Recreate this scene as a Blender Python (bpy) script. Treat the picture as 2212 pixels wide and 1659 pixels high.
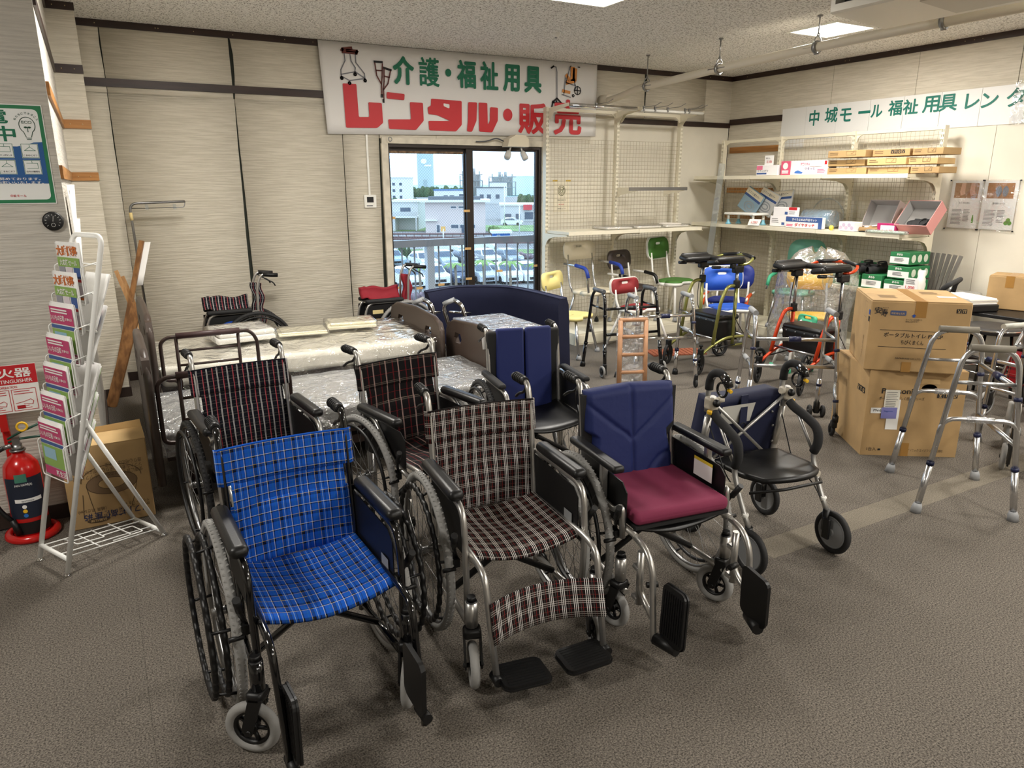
import bpy, bmesh, math, random
from mathutils import Vector as V, Matrix
random.seed(7)
sc = bpy.context.scene
COL = sc.collection
for o in list(bpy.data.objects):
    bpy.data.objects.remove(o)

# ------------------------------------------------------------------ camera
CX, CY, FP = 1106.0, 829.5, 1570.46
PITCH, YAW, ROLL, CH = .269398, .510887, -.003111, 1.62
FW = V((math.sin(YAW)*math.cos(PITCH), math.cos(YAW)*math.cos(PITCH), -math.sin(PITCH)))
R0 = V((math.cos(YAW), -math.sin(YAW), 0)); U0 = R0.cross(FW)
RI = R0*math.cos(ROLL)+U0*math.sin(ROLL); UP = -R0*math.sin(ROLL)+U0*math.cos(ROLL)
CAM = V((0, 0, CH))
cd = bpy.data.cameras.new('camera'); cd.sensor_width = 36; cd.lens = FP/2212*36
cd.clip_start = .05; cd.clip_end = 6000
co = bpy.data.objects.new('camera', cd); COL.objects.link(co)
m = Matrix((RI, UP, -FW)).transposed().to_4x4(); m.translation = CAM
co.matrix_world = m; sc.camera = co

def ray(x, y): return RI*((x-CX)/FP) - UP*((y-CY)/FP) + FW
def fl(x, y, z=0.0):
    d = ray(x, y); return CAM + d*((z-CH)/d.z)
def onY(x, y, Y):
    d = ray(x, y); return CAM + d*(Y/d.y)
def onX(x, y, X):
    d = ray(x, y); return CAM + d*(X/d.x)

# ------------------------------------------------------------------ colour management
sc.view_settings.view_transform = 'Standard'; sc.view_settings.look = 'None'
sc.view_settings.gamma = 1; sc.view_settings.use_curve_mapping = False
sc.view_settings.exposure = 0.12

def S(r, g, b):
    f = lambda c: c/12.92 if c <= .04045 else ((c+.055)/1.055)**2.4
    return (f(r/255), f(g/255), f(b/255), 1)

# ------------------------------------------------------------------ world (overcast sky)
wd = bpy.data.worlds.new('world'); sc.world = wd; wd.use_nodes = True
nt = wd.node_tree; bg = nt.nodes['Background']
tc = nt.nodes.new('ShaderNodeTexCoord'); sp = nt.nodes.new('ShaderNodeSeparateXYZ'); rp = nt.nodes.new('ShaderNodeValToRGB')
nt.links.new(tc.outputs['Generated'], sp.inputs[0]); nt.links.new(sp.outputs['Z'], rp.inputs[0]); nt.links.new(rp.outputs[0], bg.inputs[0])
e = rp.color_ramp.elements
e[0].position = .0; e[0].color = (.44, .69, 1, 1); e[1].position = .35; e[1].color = (.56, .78, 1, 1)
bg.inputs[1].default_value = 3.3

# ------------------------------------------------------------------ room constants
YB, XR, ZC = 6.846, 6.87, 2.832           # back wall, right wall, ceiling
YP, XP, YPIL, XPIL = 4.045, -.108, 6.32, .07   # near-left wall, its corner, pillar face, pillar corner
XL, YN = -4.2, -4.6                        # unseen left and near ends of the room
LIGHTS = [(5.48, 4.40), (3.12, 4.40), (.76, 4.40), (5.48, 2.04), (-1.6, 2.04), (5.48, -.32), (3.12, -.32), (.76, -2.68), (3.12, -2.68)]
LIGHT_W = 52.0
# ------------------------------------------------------------------ materials
MATS = {}
def nodes(name):
    m = bpy.data.materials.new(name); m.use_nodes = True
    n = m.node_tree.nodes; l = m.node_tree.links
    return m, n, l, n['Principled BSDF']
def mat(name, col=(128,128,128), rough=.5, metal=0, bump=0, bscale=200, var=0, vscale=8, emit=0, coat=0, spec=.5, alpha=1, trans=0, vcol=None, bdist=.002):
    if name in MATS: return MATS[name]
    m, n, l, p = nodes(name)
    c = S(*col); p.inputs['Base Color'].default_value = c
    p.inputs['Roughness'].default_value = rough; p.inputs['Metallic'].default_value = metal
    p.inputs['Specular IOR Level'].default_value = spec
    if coat: p.inputs['Coat Weight'].default_value = coat; p.inputs['Coat Roughness'].default_value = .1
    if trans: p.inputs['Transmission Weight'].default_value = trans
    if alpha < 1: p.inputs['Alpha'].default_value = alpha
    if emit: p.inputs['Emission Color'].default_value = c; p.inputs['Emission Strength'].default_value = emit
    if bump or var:
        t = n.new('ShaderNodeTexCoord')
    if var:
        z = n.new('ShaderNodeTexNoise'); z.inputs['Scale'].default_value = vscale; z.inputs['Detail'].default_value = 5
        l.new(t.outputs['Object'], z.inputs['Vector'])
        x = n.new('ShaderNodeMix'); x.data_type = 'RGBA'
        x.inputs[6].default_value = S(*(vcol or [max(0, v*(1-var)) for v in col]))
        x.inputs[7].default_value = S(*[min(255, v*(1+var*.5)) for v in col])
        r = n.new('ShaderNodeMapRange'); r.inputs[1].default_value = .32; r.inputs[2].default_value = .68
        l.new(z.outputs[0], r.inputs[0]); l.new(r.outputs[0], x.inputs[0]); l.new(x.outputs[2], p.inputs['Base Color'])
    if bump:
        z = n.new('ShaderNodeTexNoise'); z.inputs['Scale'].default_value = bscale; z.inputs['Detail'].default_value = 3
        l.new(t.outputs['Object'], z.inputs['Vector'])
        b = n.new('ShaderNodeBump'); b.inputs['Strength'].default_value = bump; b.inputs['Distance'].default_value = bdist
        l.new(z.outputs[0], b.inputs['Height']); l.new(b.outputs[0], p.inputs['Normal'])
    MATS[name] = m; return m

def stretched(name, c0, c1, scale, rough=.6, bump=.3, lo=.4, hi=.6, fine=0, dist=.003, world=True, metal=0):
    """noise stretched per axis: wallpaper ribs, wood grain, brushed cloth"""
    m, n, l, p = nodes(name)
    t = n.new('ShaderNodeTexCoord'); mp = n.new('ShaderNodeMapping'); mp.inputs['Scale'].default_value = scale
    if world:
        g = n.new('ShaderNodeNewGeometry'); l.new(g.outputs['Position'], mp.inputs[0])
    else: l.new(t.outputs['Object'], mp.inputs[0])
    z = n.new('ShaderNodeTexNoise'); z.inputs['Scale'].default_value = 1; z.inputs['Detail'].default_value = 3; z.inputs['Roughness'].default_value = .5
    l.new(mp.outputs[0], z.inputs['Vector'])
    r = n.new('ShaderNodeMapRange'); r.inputs[1].default_value = lo; r.inputs[2].default_value = hi; l.new(z.outputs[0], r.inputs[0])
    x = n.new('ShaderNodeMix'); x.data_type = 'RGBA'; x.inputs[6].default_value = S(*c0); x.inputs[7].default_value = S(*c1)
    l.new(r.outputs[0], x.inputs[0]); l.new(x.outputs[2], p.inputs['Base Color'])
    b = n.new('ShaderNodeBump'); b.inputs['Strength'].default_value = bump; b.inputs['Distance'].default_value = dist
    l.new(r.outputs[0], b.inputs['Height']); l.new(b.outputs[0], p.inputs['Normal'])
    p.inputs['Roughness'].default_value = rough; p.inputs['Metallic'].default_value = metal
    MATS[name] = m; return m

def plaid(name, base, warp, weft, pu, pv, k=.5, rough=.85, lighten=False):
    """warp/weft: lists (start, end, rgb) inside one period pu / pv (metres); woven by mixing two stripe ramps over UV"""
    m, n, l, p = nodes(name)
    uv = n.new('ShaderNodeUVMap'); s = n.new('ShaderNodeSeparateXYZ'); l.new(uv.outputs[0], s.inputs[0])
    outs = []
    for ax, lst, per in ((0, warp, pu), (1, weft, pv)):
        d = n.new('ShaderNodeMath'); d.operation = 'DIVIDE'; d.inputs[1].default_value = per; l.new(s.outputs[ax], d.inputs[0])
        f = n.new('ShaderNodeMath'); f.operation = 'FRACT'; l.new(d.outputs[0], f.inputs[0])
        r = n.new('ShaderNodeValToRGB'); r.color_ramp.interpolation = 'CONSTANT'; l.new(f.outputs[0], r.inputs[0])
        st = [(0, base)]
        for a, b_, c in sorted(lst): st += [(a, c), (b_, base)]
        el = r.color_ramp.elements
        el[1].position = 1.0; el[1].color = S(*(lst[-1][2] if sorted(lst)[-1][1] >= 1 else base))
        el[0].position = 0; el[0].color = S(*base)
        for a, c in st[1:]:
            q = el.new(min(a, .999)); q.color = S(*c)
        outs.append(r.outputs[0])
    x = n.new('ShaderNodeMix'); x.data_type = 'RGBA'; x.blend_type = 'LIGHTEN' if lighten else 'MIX'; x.inputs[0].default_value = 1 if lighten else k
    l.new(outs[0], x.inputs[6]); l.new(outs[1], x.inputs[7]); l.new(x.outputs[2], p.inputs['Base Color'])
    t = n.new('ShaderNodeTexCoord'); z = n.new('ShaderNodeTexNoise'); z.inputs['Scale'].default_value = 25; z.inputs['Detail'].default_value = 8
    l.new(t.outputs['Object'], z.inputs['Vector'])
    b = n.new('ShaderNodeBump'); b.inputs['Strength'].default_value = .35; b.inputs['Distance'].default_value = .004
    l.new(z.outputs[0], b.inputs['Height']); l.new(b.outputs[0], p.inputs['Normal'])
    p.inputs['Roughness'].default_value = rough; p.inputs['Specular IOR Level'].default_value = .25
    MATS[name] = m; return m

def film(name, gloss=.22, rough=.08, tint=(255,255,255), bs=9, bst=.9, haze=.0, bd=.02):
    """clear wrapping film: transparent with a share of glossy reflection and wrinkles"""
    m = bpy.data.materials.new(name); m.use_nodes = True; n = m.node_tree.nodes; l = m.node_tree.links
    n.remove(n['Principled BSDF']); out = n['Material Output']
    tr = n.new('ShaderNodeBsdfTransparent'); tr.inputs[0].default_value = S(*tint)
    gl = n.new('ShaderNodeBsdfGlossy'); gl.inputs['Roughness'].default_value = rough
    mx = n.new('ShaderNodeMixShader'); lw = n.new('ShaderNodeLayerWeight'); lw.inputs[0].default_value = .35
    mr = n.new('ShaderNodeMapRange'); mr.inputs[3].default_value = gloss*.35; mr.inputs[4].default_value = min(1, gloss*3.2)
    l.new(lw.outputs['Facing'], mr.inputs[0]); l.new(mr.outputs[0], mx.inputs[0])
    t = n.new('ShaderNodeTexCoord'); z = n.new('ShaderNodeTexNoise'); z.inputs['Scale'].default_value = bs; z.inputs['Detail'].default_value = 4; z.inputs['Distortion'].default_value = 1.2
    l.new(t.outputs['Object'], z.inputs['Vector'])
    b = n.new('ShaderNodeBump'); b.inputs['Strength'].default_value = bst; b.inputs['Distance'].default_value = bd
    l.new(z.outputs[0], b.inputs['Height']); l.new(b.outputs[0], gl.inputs['Normal']); l.new(b.outputs[0], lw.inputs['Normal'])
    l.new(tr.outputs[0], mx.inputs[1]); l.new(gl.outputs[0], mx.inputs[2])
    last = mx
    if haze:
        df = n.new('ShaderNodeBsdfDiffuse'); df.inputs[0].default_value = S(225,228,230); l.new(b.outputs[0], df.inputs['Normal'])
        m2 = n.new('ShaderNodeMixShader'); m2.inputs[0].default_value = haze
        l.new(mx.outputs[0], m2.inputs[1]); l.new(df.outputs[0], m2.inputs[2]); last = m2
    l.new(last.outputs[0], out.inputs[0]); MATS[name] = m; return m

# setting
WALL = stretched('wallpaper', (196,189,172), (211,204,188), (5, 5, 95), rough=.75, bump=.55, lo=.35, hi=.62, dist=.004)
WALLG = stretched('wallpaper_grey', (186,181,172), (202,197,187), (5, 5, 95), rough=.75, bump=.5, lo=.35, hi=.62, dist=.004)
WALLS = mat('smooth_board', (228,222,206), .6, var=.05, vscale=1.5)
BACKING = mat('dark_gap', (38,42,34), .9)
TRIM = stretched('dark_trim', (40,25,20), (52,33,26), (3, 3, 30), rough=.45, bump=.1)
TRIMO = stretched('tan_trim', (150,100,48), (172,120,62), (3, 3, 40), rough=.5, bump=.1)
BASEB = mat('baseboard_brown', (50,38,32), .5)
def ceiling_mat():
    m, n, l, p = nodes('ceiling_board')
    g = n.new('ShaderNodeNewGeometry')
    cols = []
    for sc_, rot in (((95, 38, 1), .6), ((40, 90, 1), -.5), ((70, 70, 1), 0)):
        mp = n.new('ShaderNodeMapping'); mp.inputs['Scale'].default_value = sc_; mp.inputs['Rotation'].default_value = (0, 0, rot); l.new(g.outputs['Position'], mp.inputs[0])
        z = n.new('ShaderNodeTexNoise'); z.inputs['Scale'].default_value = 1; z.inputs['Detail'].default_value = 1; l.new(mp.outputs[0], z.inputs['Vector'])
        r = n.new('ShaderNodeMapRange'); r.inputs[1].default_value = .335; r.inputs[2].default_value = .37; l.new(z.outputs[0], r.inputs[0]); cols.append(r.outputs[0])
    a = n.new('ShaderNodeMath'); a.operation = 'MINIMUM'; l.new(cols[0], a.inputs[0]); l.new(cols[1], a.inputs[1])
    b = n.new('ShaderNodeMath'); b.operation = 'MINIMUM'; l.new(a.outputs[0], b.inputs[0]); l.new(cols[2], b.inputs[1])
    x = n.new('ShaderNodeMix'); x.data_type = 'RGBA'; x.inputs[6].default_value = S(150,145,136); x.inputs[7].default_value = S(240,238,233)
    l.new(b.outputs[0], x.inputs[0]); l.new(x.outputs[2], p.inputs['Base Color'])
    bu = n.new('ShaderNodeBump'); bu.inputs['Strength'].default_value = .6; bu.inputs['Distance'].default_value = .003; l.new(b.outputs[0], bu.inputs['Height']); l.new(bu.outputs[0], p.inputs['Normal'])
    p.inputs['Roughness'].default_value = .9; MATS['ceiling_board'] = m; return m
CEIL = ceiling_mat()
def carpet_mat(name, c0, c1):
    m, n, l, p = nodes(name)
    g = n.new('ShaderNodeNewGeometry'); z = n.new('ShaderNodeTexNoise'); z.inputs['Scale'].default_value = 170; z.inputs['Detail'].default_value = 4; z.inputs['Roughness'].default_value = .75
    l.new(g.outputs['Position'], z.inputs['Vector'])
    r = n.new('ShaderNodeMapRange'); r.inputs[1].default_value = .36; r.inputs[2].default_value = .64; l.new(z.outputs[0], r.inputs[0])
    x = n.new('ShaderNodeMix'); x.data_type = 'RGBA'; x.inputs[6].default_value = S(*c0); x.inputs[7].default_value = S(*c1); l.new(r.outputs[0], x.inputs[0])
    z2 = n.new('ShaderNodeTexNoise'); z2.inputs['Scale'].default_value = 1.3; z2.inputs['Detail'].default_value = 4; l.new(g.outputs['Position'], z2.inputs['Vector'])
    oi = n.new('ShaderNodeObjectInfo'); ad = n.new('ShaderNodeMath'); ad.operation = 'MULTIPLY_ADD'; ad.inputs[1].default_value = .04; l.new(oi.outputs['Random'], ad.inputs[0]); l.new(z2.outputs[0], ad.inputs[2])
    mr = n.new('ShaderNodeMapRange'); mr.inputs[1].default_value = .3; mr.inputs[2].default_value = .95; mr.inputs[3].default_value = .94; mr.inputs[4].default_value = 1.06; l.new(ad.outputs[0], mr.inputs[0])
    mu = n.new('ShaderNodeMix'); mu.data_type = 'RGBA'; mu.blend_type = 'MULTIPLY'; mu.inputs[0].default_value = 1; l.new(x.outputs[2], mu.inputs[6]); l.new(mr.outputs[0], mu.inputs[7])
    l.new(mu.outputs[2], p.inputs['Base Color'])
    b = n.new('ShaderNodeBump'); b.inputs['Strength'].default_value = .8; b.inputs['Distance'].default_value = .004; l.new(z.outputs[0], b.inputs['Height']); l.new(b.outputs[0], p.inputs['Normal'])
    p.inputs['Roughness'].default_value = .95; p.inputs['Specular IOR Level'].default_value = .1
    MATS[name] = m; return m
CARPET = carpet_mat('carpet', (50,47,43), (140,132,122))
CARPETL = carpet_mat('carpet_light', (98,92,82), (146,138,124))

# things
SILVER = mat('silver_tube', (196,194,190), .32, .85)
CHROME = mat('chrome', (225,225,225), .08, 1)
SATIN = mat('satin_silver', (186,185,182), .42, .8)
ALU = mat('brushed_aluminium', (205,206,208), .25, 1)
STEEL = mat('steel', (150,150,150), .35, 1)
BLACKT = mat('black_gloss_tube', (12,12,13), .12, 0, coat=.6)
BLACKP = mat('black_plastic', (13,13,14), .45)
BLACKM = mat('black_matt', (24,24,25), .7, bump=.2, bscale=300)
LEATHER = mat('black_vinyl', (15,15,16), .4, bump=.15, bscale=160)
GREYTIRE = mat('grey_tyre', (150,149,146), .7, bump=.4, bscale=120)
BLACKTIRE = mat('black_tyre', (34,34,35), .7, bump=.4, bscale=120)
GREYP = mat('grey_plastic', (150,152,154), .5)
GREYD = mat('dark_grey_plastic', (78,80,84), .5)
GRIPTAN = mat('taupe_grip', (122,116,103), .55)
NAVYP = mat('navy_plastic', (24,30,66), .4)
WHITEP = mat('white_plastic', (238,237,230), .4)
IVORY = mat('ivory_plastic', (232,222,196), .45)
SHELFC = mat('shelf_cream', (231,224,202), .45, var=.03, vscale=3)
WIREC = mat('wire_cream', (178,167,141), .5)
RED = mat('red_gloss', (190,20,18), .22, coat=.4)
REDM = mat('red_print', (196,30,40), .5)
GREENM = mat('green_print', (10,110,80), .6)
BLUEM = mat('blue_print', (25,70,150), .6)
BLACKM2 = mat('black_print', (28,28,30), .7)
WHITEM = mat('white_paper', (240,239,236), .6)
PAPERC = mat('cream_paper', (232,228,214), .6)
YELLOW = mat('yellow_plastic', (240,190,40), .4)
ORANGE = mat('orange_plastic', (226,88,24), .4)
CARD = mat('cardboard', (180,148,102), .8, var=.07, vscale=5, bump=.1, bscale=60)
CARDI = mat('cardboard_light', (205,172,120), .8, var=.05, vscale=6)
TAPE = mat('packing_tape', (160,118,60), .3)
BROWNT = mat('brown_tube', (52,38,34), .3, .2)
BROWNB = mat('brown_board', (66,54,47), .42, var=.08, vscale=2)
WOODG = stretched('wood_oak', (112,74,38), (148,104,60), (30, 30, 2), rough=.45, bump=.15, world=False)
WOODL = stretched('wood_light', (176,128,76), (198,152,98), (40, 40, 3), rough=.5, bump=.1, world=False)
WOODT = stretched('wood_walnut_top', (92,66,48), (138,108,84), (3, 46, 20), rough=.25, bump=.1, world=False)
NAVYC = mat('navy_cloth', (20,26,58), .75, bump=.35, bscale=14, bdist=.006)
BLUEC = mat('blue_cloth', (17,33,92), .7, bump=.5, bscale=18, bdist=.006)
BLUEC2 = mat('royal_cloth', (22,38,102), .65, bump=.35, bscale=12, bdist=.006)
MAROON = mat('maroon_cloth', (126,40,72), .85, bump=.15, bscale=400)
REDC = mat('red_cloth', (140,18,36), .75, bump=.4, bscale=16, bdist=.006)
MATTR = mat('white_mattress', (236,232,218), .55, bump=.35, bscale=7, bdist=.02)
GREYB = mat('grey_sheet', (158,156,152), .6, bump=.4, bscale=8, bdist=.02)
FILM = film('clear_film', .3, .07, bs=7, bst=1, bd=.03)
FILM2 = film('wrinkled_film', .5, .1, bs=10, bst=1, bd=.05, haze=.16)
FILM3 = film('bag_film', .3, .15, bs=8, bst=1, bd=.04, haze=.10)
GLASS = film('window_glass', .06, .01, bs=1, bst=0)
ACRY = film('acrylic', .18, .03, tint=(235,238,238), bs=1, bst=0, haze=.12)
SOLE = mat('sole_tan', (120,84,50), .6)
PINKB = mat('pink_cardboard', (214,150,146), .7)
LIGHTM = mat('lamp_panel', (255,246,230), .5, emit=9)

DK = (3,8,26)
BLUEPL = plaid('blue_tartan', (18,88,196), [(0,.13,DK),(.055,.08,(220,196,110)),(.20,.23,(30,120,170)),(.40,.56,DK),(.465,.495,(245,245,235)),(.66,.70,(20,40,90)),(.78,.81,(170,205,235)),(.90,1,DK)],
    [(0,.15,DK),(.06,.085,(225,200,110)),(.42,.57,DK),(.48,.505,(240,240,225)),(.70,.73,(30,90,150)),(.91,1,DK)], .066, .066)
BROWNPL = plaid('brown_check', (20,11,10), [(.06,.11,(222,219,216)),(.21,.26,(226,224,221)),(.36,.41,(222,219,216)),(.66,.70,(120,36,34)),(.82,.86,(84,76,72))],
    [(.06,.12,(134,127,121)),(.21,.27,(150,142,136)),(.36,.42,(134,127,121)),(.68,.72,(96,32,30))], .041, .043, lighten=True)
NAVYPL = plaid('navy_red_check', (13,15,26), [(.04,.085,(206,204,204)),(.12,.165,(206,204,204)),(.50,.66,(150,30,46)),(.56,.60,(190,120,124))],
    [(.08,.13,(104,98,88)),(.45,.49,(84,80,74))], .046, .034, lighten=True)
BLACKPL = plaid('black_check', (14,11,13), [(.06,.085,(206,172,164)),(.115,.14,(206,172,164)),(.5,.515,(140,28,36)),(.55,.565,(140,28,36))],
    [(.1,.16,(78,72,66)),(.6,.615,(120,30,36)),(.20,.215,(120,108,96))], .071, .095, lighten=True)
TARTANR = plaid('red_tartan', (150,24,30), [(.1,.35,(20,30,36)),(.2,.22,(220,200,120))], [(.1,.35,(20,30,36)),(.6,.62,(220,210,190))], .06, .06)

# ------------------------------------------------------------------ mesh builder
def basis(ax):
    ax = V(ax).normalized()
    a = V((0, 0, 1)) if abs(ax.z) < .9 else V((1, 0, 0))
    u = a.cross(ax).normalized(); return u, ax.cross(u), ax

class B:
    def __init__(s): s.v = []; s.f = []; s.s = []; s.uv = {}; s.mi = []; s.cm = 0
    def add(s, vs, fs, smooth=False, uvs=None):
        k = len(s.v); s.v += [tuple(p) for p in vs]
        for f in fs: s.f.append([i+k for i in f]); s.s.append(smooth); s.mi.append(s.cm)
        if uvs:
            for i, u in enumerate(uvs): s.uv[i+k] = u
        return s
    def box(s, c, d, M=None):
        c = V(c); h = [x/2 for x in d]
        vs = [V((sx*h[0], sy*h[1], sz*h[2])) for sz in (-1, 1) for sy in (-1, 1) for sx in (-1, 1)]
        if M is not None: vs = [M @ p for p in vs]
        return s.add([p+c for p in vs], [(0,2,3,1), (4,5,7,6), (0,1,5,4), (2,6,7,3), (0,4,6,2), (1,3,7,5)])
    def bx(s, a, b):
        return s.box([(p+q)/2 for p, q in zip(a, b)], [abs(p-q) for p, q in zip(a, b)])
    def rbox(s, c, d, r=.01, seg=2, M=None):
        bm = bmesh.new(); bmesh.ops.create_cube(bm, size=1)
        for v in bm.verts: v.co = V((v.co.x*d[0], v.co.y*d[1], v.co.z*d[2]))
        bmesh.ops.bevel(bm, geom=bm.edges[:], offset=min(r, min(d)*.49), segments=seg, affect='EDGES', profile=.5)
        bm.verts.index_update(); bm.normal_update()
        vs = [(M @ v.co if M is not None else v.co)+V(c) for v in bm.verts]
        fs = [[v.index for v in f.verts] for f in bm.faces]; fl_ = [max(abs(x) for x in f.normal) < .9995 and seg > 1 for f in bm.faces]; bm.free()
        k = len(s.s); s.add(vs, fs, True); s.s[k:] = fl_
        return s
    def tube(s, pts, r, n=8, cap=True, closed=False, flat=None):
        pts = [V(p) for p in pts]; N = len(pts)
        rs = r if isinstance(r, (list, tuple)) else [r]*N
        tan = []
        for i in range(N):
            a = pts[(i-1) % N] if (closed or i > 0) else pts[i]; b = pts[(i+1) % N] if (closed or i < N-1) else pts[i]
            tan.append((b-a).normalized())
        u, w, _ = basis(tan[0]); rings = []
        for i in range(N):
            if i:
                q = tan[i-1].rotation_difference(tan[i]); u = q @ u; w = q @ w
            for k in range(n):
                t = 2*math.pi*k/n; rings.append(pts[i]+(u*math.cos(t)+w*math.sin(t)*(flat or 1))*rs[i])
        fs = []
        for i in range(N if closed else N-1):
            for k in range(n):
                j = (i+1) % N
                fs.append((i*n+k, i*n+(k+1) % n, j*n+(k+1) % n, j*n+k))
        s.add(rings, fs, True)
        if cap and not closed:
            base = len(s.v)-N*n
            s.f.append([base+k for k in range(n)][::-1]); s.s.append(False); s.mi.append(s.cm)
            s.f.append([base+(N-1)*n+k for k in range(n)]); s.s.append(False); s.mi.append(s.cm)
        return s
    def cyl(s, a, b, r, n=14, r2=None): return s.tube([a, b], [r, r if r2 is None else r2], n)
    def lathe(s, prof, c=(0, 0, 0), ax=(0, 0, 1), n=20):
        u, w, a = basis(ax); c = V(c); vs = []; fs = []
        for r, z in prof:
            for k in range(n):
                t = 2*math.pi*k/n; vs.append(c+a*z+(u*math.cos(t)+w*math.sin(t))*r)
        for i in range(len(prof)-1):
            for k in range(n): fs.append((i*n+k, i*n+(k+1) % n, (i+1)*n+(k+1) % n, (i+1)*n+k))
        return s.add(vs, fs, True)
    def torus(s, c, ax, R, r, N=40, n=8, wav=0, wn=0, flat=None):
        u, w, a = basis(ax); c = V(c); vs = []; fs = []
        for i in range(N):
            t = 2*math.pi*i/N; d = u*math.cos(t)+w*math.sin(t); rr = R+wav*math.sin(wn*t)
            for k in range(n):
                q = 2*math.pi*k/n; vs.append(c+d*(rr+r*math.cos(q))+a*(r*(flat or 1)*math.sin(q)))
        for i in range(N):
            for k in range(n): j = (i+1) % N; fs.append((i*n+k, j*n+k, j*n+(k+1) % n, i*n+(k+1) % n))
        return s.add(vs, fs, True)
    def sph(s, c, r, n=12):
        if not isinstance(r, (tuple, list)): r = (r, r, r)
        bm = bmesh.new(); bmesh.ops.create_uvsphere(bm, u_segments=n, v_segments=max(6, n//2+2), radius=1)
        bm.verts.index_update()
        vs = [V((v.co.x*r[0], v.co.y*r[1], v.co.z*r[2]))+V(c) for v in bm.verts]; fs = [[v.index for v in f.verts] for f in bm.faces]; bm.free()
        return s.add(vs, fs, True)
    def prism(s, poly, o, ux, uy, t):
        """flat outline extruded by t along ux x uy"""
        o, ux, uy = V(o), V(ux), V(uy); n = ux.cross(uy).normalized(); N = len(poly)
        a = [o+ux*p[0]+uy*p[1] for p in poly]; b = [p+n*t for p in a]
        fs = [list(range(N))[::-1], list(range(N, 2*N))]+[(i, (i+1) % N, N+(i+1) % N, N+i) for i in range(N)]
        return s.add(a+b, fs)
    def sheet(s, fn, nu, nv, off=(0, 0, 0), uvs=None, smooth=True):
        """fn(a,b)->point for a,b in 0..1; closed with a second face shifted by off"""
        off = V(off); P = [V(fn(i/nu, j/nv)) for j in range(nv+1) for i in range(nu+1)]
        U = [(uvs(i/nu, j/nv) if uvs else (i/nu, j/nv)) for j in range(nv+1) for i in range(nu+1)]
        w = nu+1; fs = [(j*w+i, j*w+i+1, (j+1)*w+i+1, (j+1)*w+i) for j in range(nv) for i in range(nu)]
        if off.length == 0: return s.add(P, fs, smooth, U)
        K = len(P); Q = [p+off for p in P]
        bd = [i for i in range(w)]+[j*w+nu for j in range(1, nv+1)]+[nv*w+i for i in range(nu-1, -1, -1)]+[j*w for j in range(nv-1, 0, -1)]
        fb = [tuple(x+K for x in f[::-1]) for f in fs]
        fr = [(bd[(i+1) % len(bd)], bd[i], bd[i]+K, bd[(i+1) % len(bd)]+K) for i in range(len(bd))]
        return s.add(P+Q, fs+fb+fr, smooth, U+U)
    def mesh(s, name, mats):
        me = bpy.data.meshes.new(name); me.from_pydata(s.v, [], s.f)
        me.polygons.foreach_set('use_smooth', s.s)
        for m in mats if isinstance(mats, (list, tuple)) else [mats]: me.materials.append(m)
        me.polygons.foreach_set('material_index', s.mi)
        if s.uv:
            lay = me.uv_layers.new(name='UVMap')
            for lp in me.loops: lay.data[lp.index].uv = s.uv.get(lp.vertex_index, (0, 0))
        me.update(); return me

def link(name, me, parent=None, loc=(0, 0, 0), rot=(0, 0, 0)):
    o = bpy.data.objects.new(name, me); COL.objects.link(o); o.parent = parent; o.location = loc; o.rotation_euler = rot
    return o
def ob(b, name, mats, parent=None, **k): return link(name, b.mesh(name, mats), parent, **k)
def tag(o, label=None, cat=None, group=None, kind=None):
    if label: o['label'] = label
    if cat: o['category'] = cat
    if group: o['group'] = group
    if kind: o['kind'] = kind
    return o
def T(name, label, cat, loc=(0, 0, 0), rz=0, group=None):
    o = bpy.data.objects.new(name, None); COL.objects.link(o); o.location = loc; o.rotation_euler = (0, 0, rz); o.empty_display_size = .1
    return tag(o, label, cat, group)
def st(o): return tag(o, kind='structure')
def copy_tree(o, parent=None):
    c = o.copy(); COL.objects.link(c); c.parent = parent
    for ch in [x for x in bpy.data.objects if x.parent == o]: copy_tree(ch, c)
    return c
def fil(pts, r, n=5):
    """round the corners of a polyline"""
    pts = [V(p) for p in pts]; out = [pts[0]]
    for i in range(1, len(pts)-1):
        a, p, b = pts[i-1], pts[i], pts[i+1]; d1 = (a-p); d2 = (b-p)
        rr = min(r, d1.length*.49, d2.length*.49); p1 = p+d1.normalized()*rr; p2 = p+d2.normalized()*rr
        for k in range(n+1):
            t = k/n; out.append(p1*(1-t)**2+p*2*t*(1-t)+p2*t*t)
    out.append(pts[-1]); return out
def arc(c, r, a0, a1, n, u=(1, 0, 0), w=(0, 0, 1)):
    c, u, w = V(c), V(u), V(w); return [c+u*r*math.cos(a0+(a1-a0)*i/n)+w*r*math.sin(a0+(a1-a0)*i/n) for i in range(n+1)]
def rrect(w, h, r, n=4):
    out = []
    for cx, cy, a in ((w/2-r, h/2-r, 0), (-w/2+r, h/2-r, 90), (-w/2+r, -h/2+r, 180), (w/2-r, -h/2+r, 270)):
        for k in range(n+1): t = math.radians(a+90*k/n); out.append((cx+r*math.cos(t), cy+r*math.sin(t)))
    return out
TXT = {}
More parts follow.
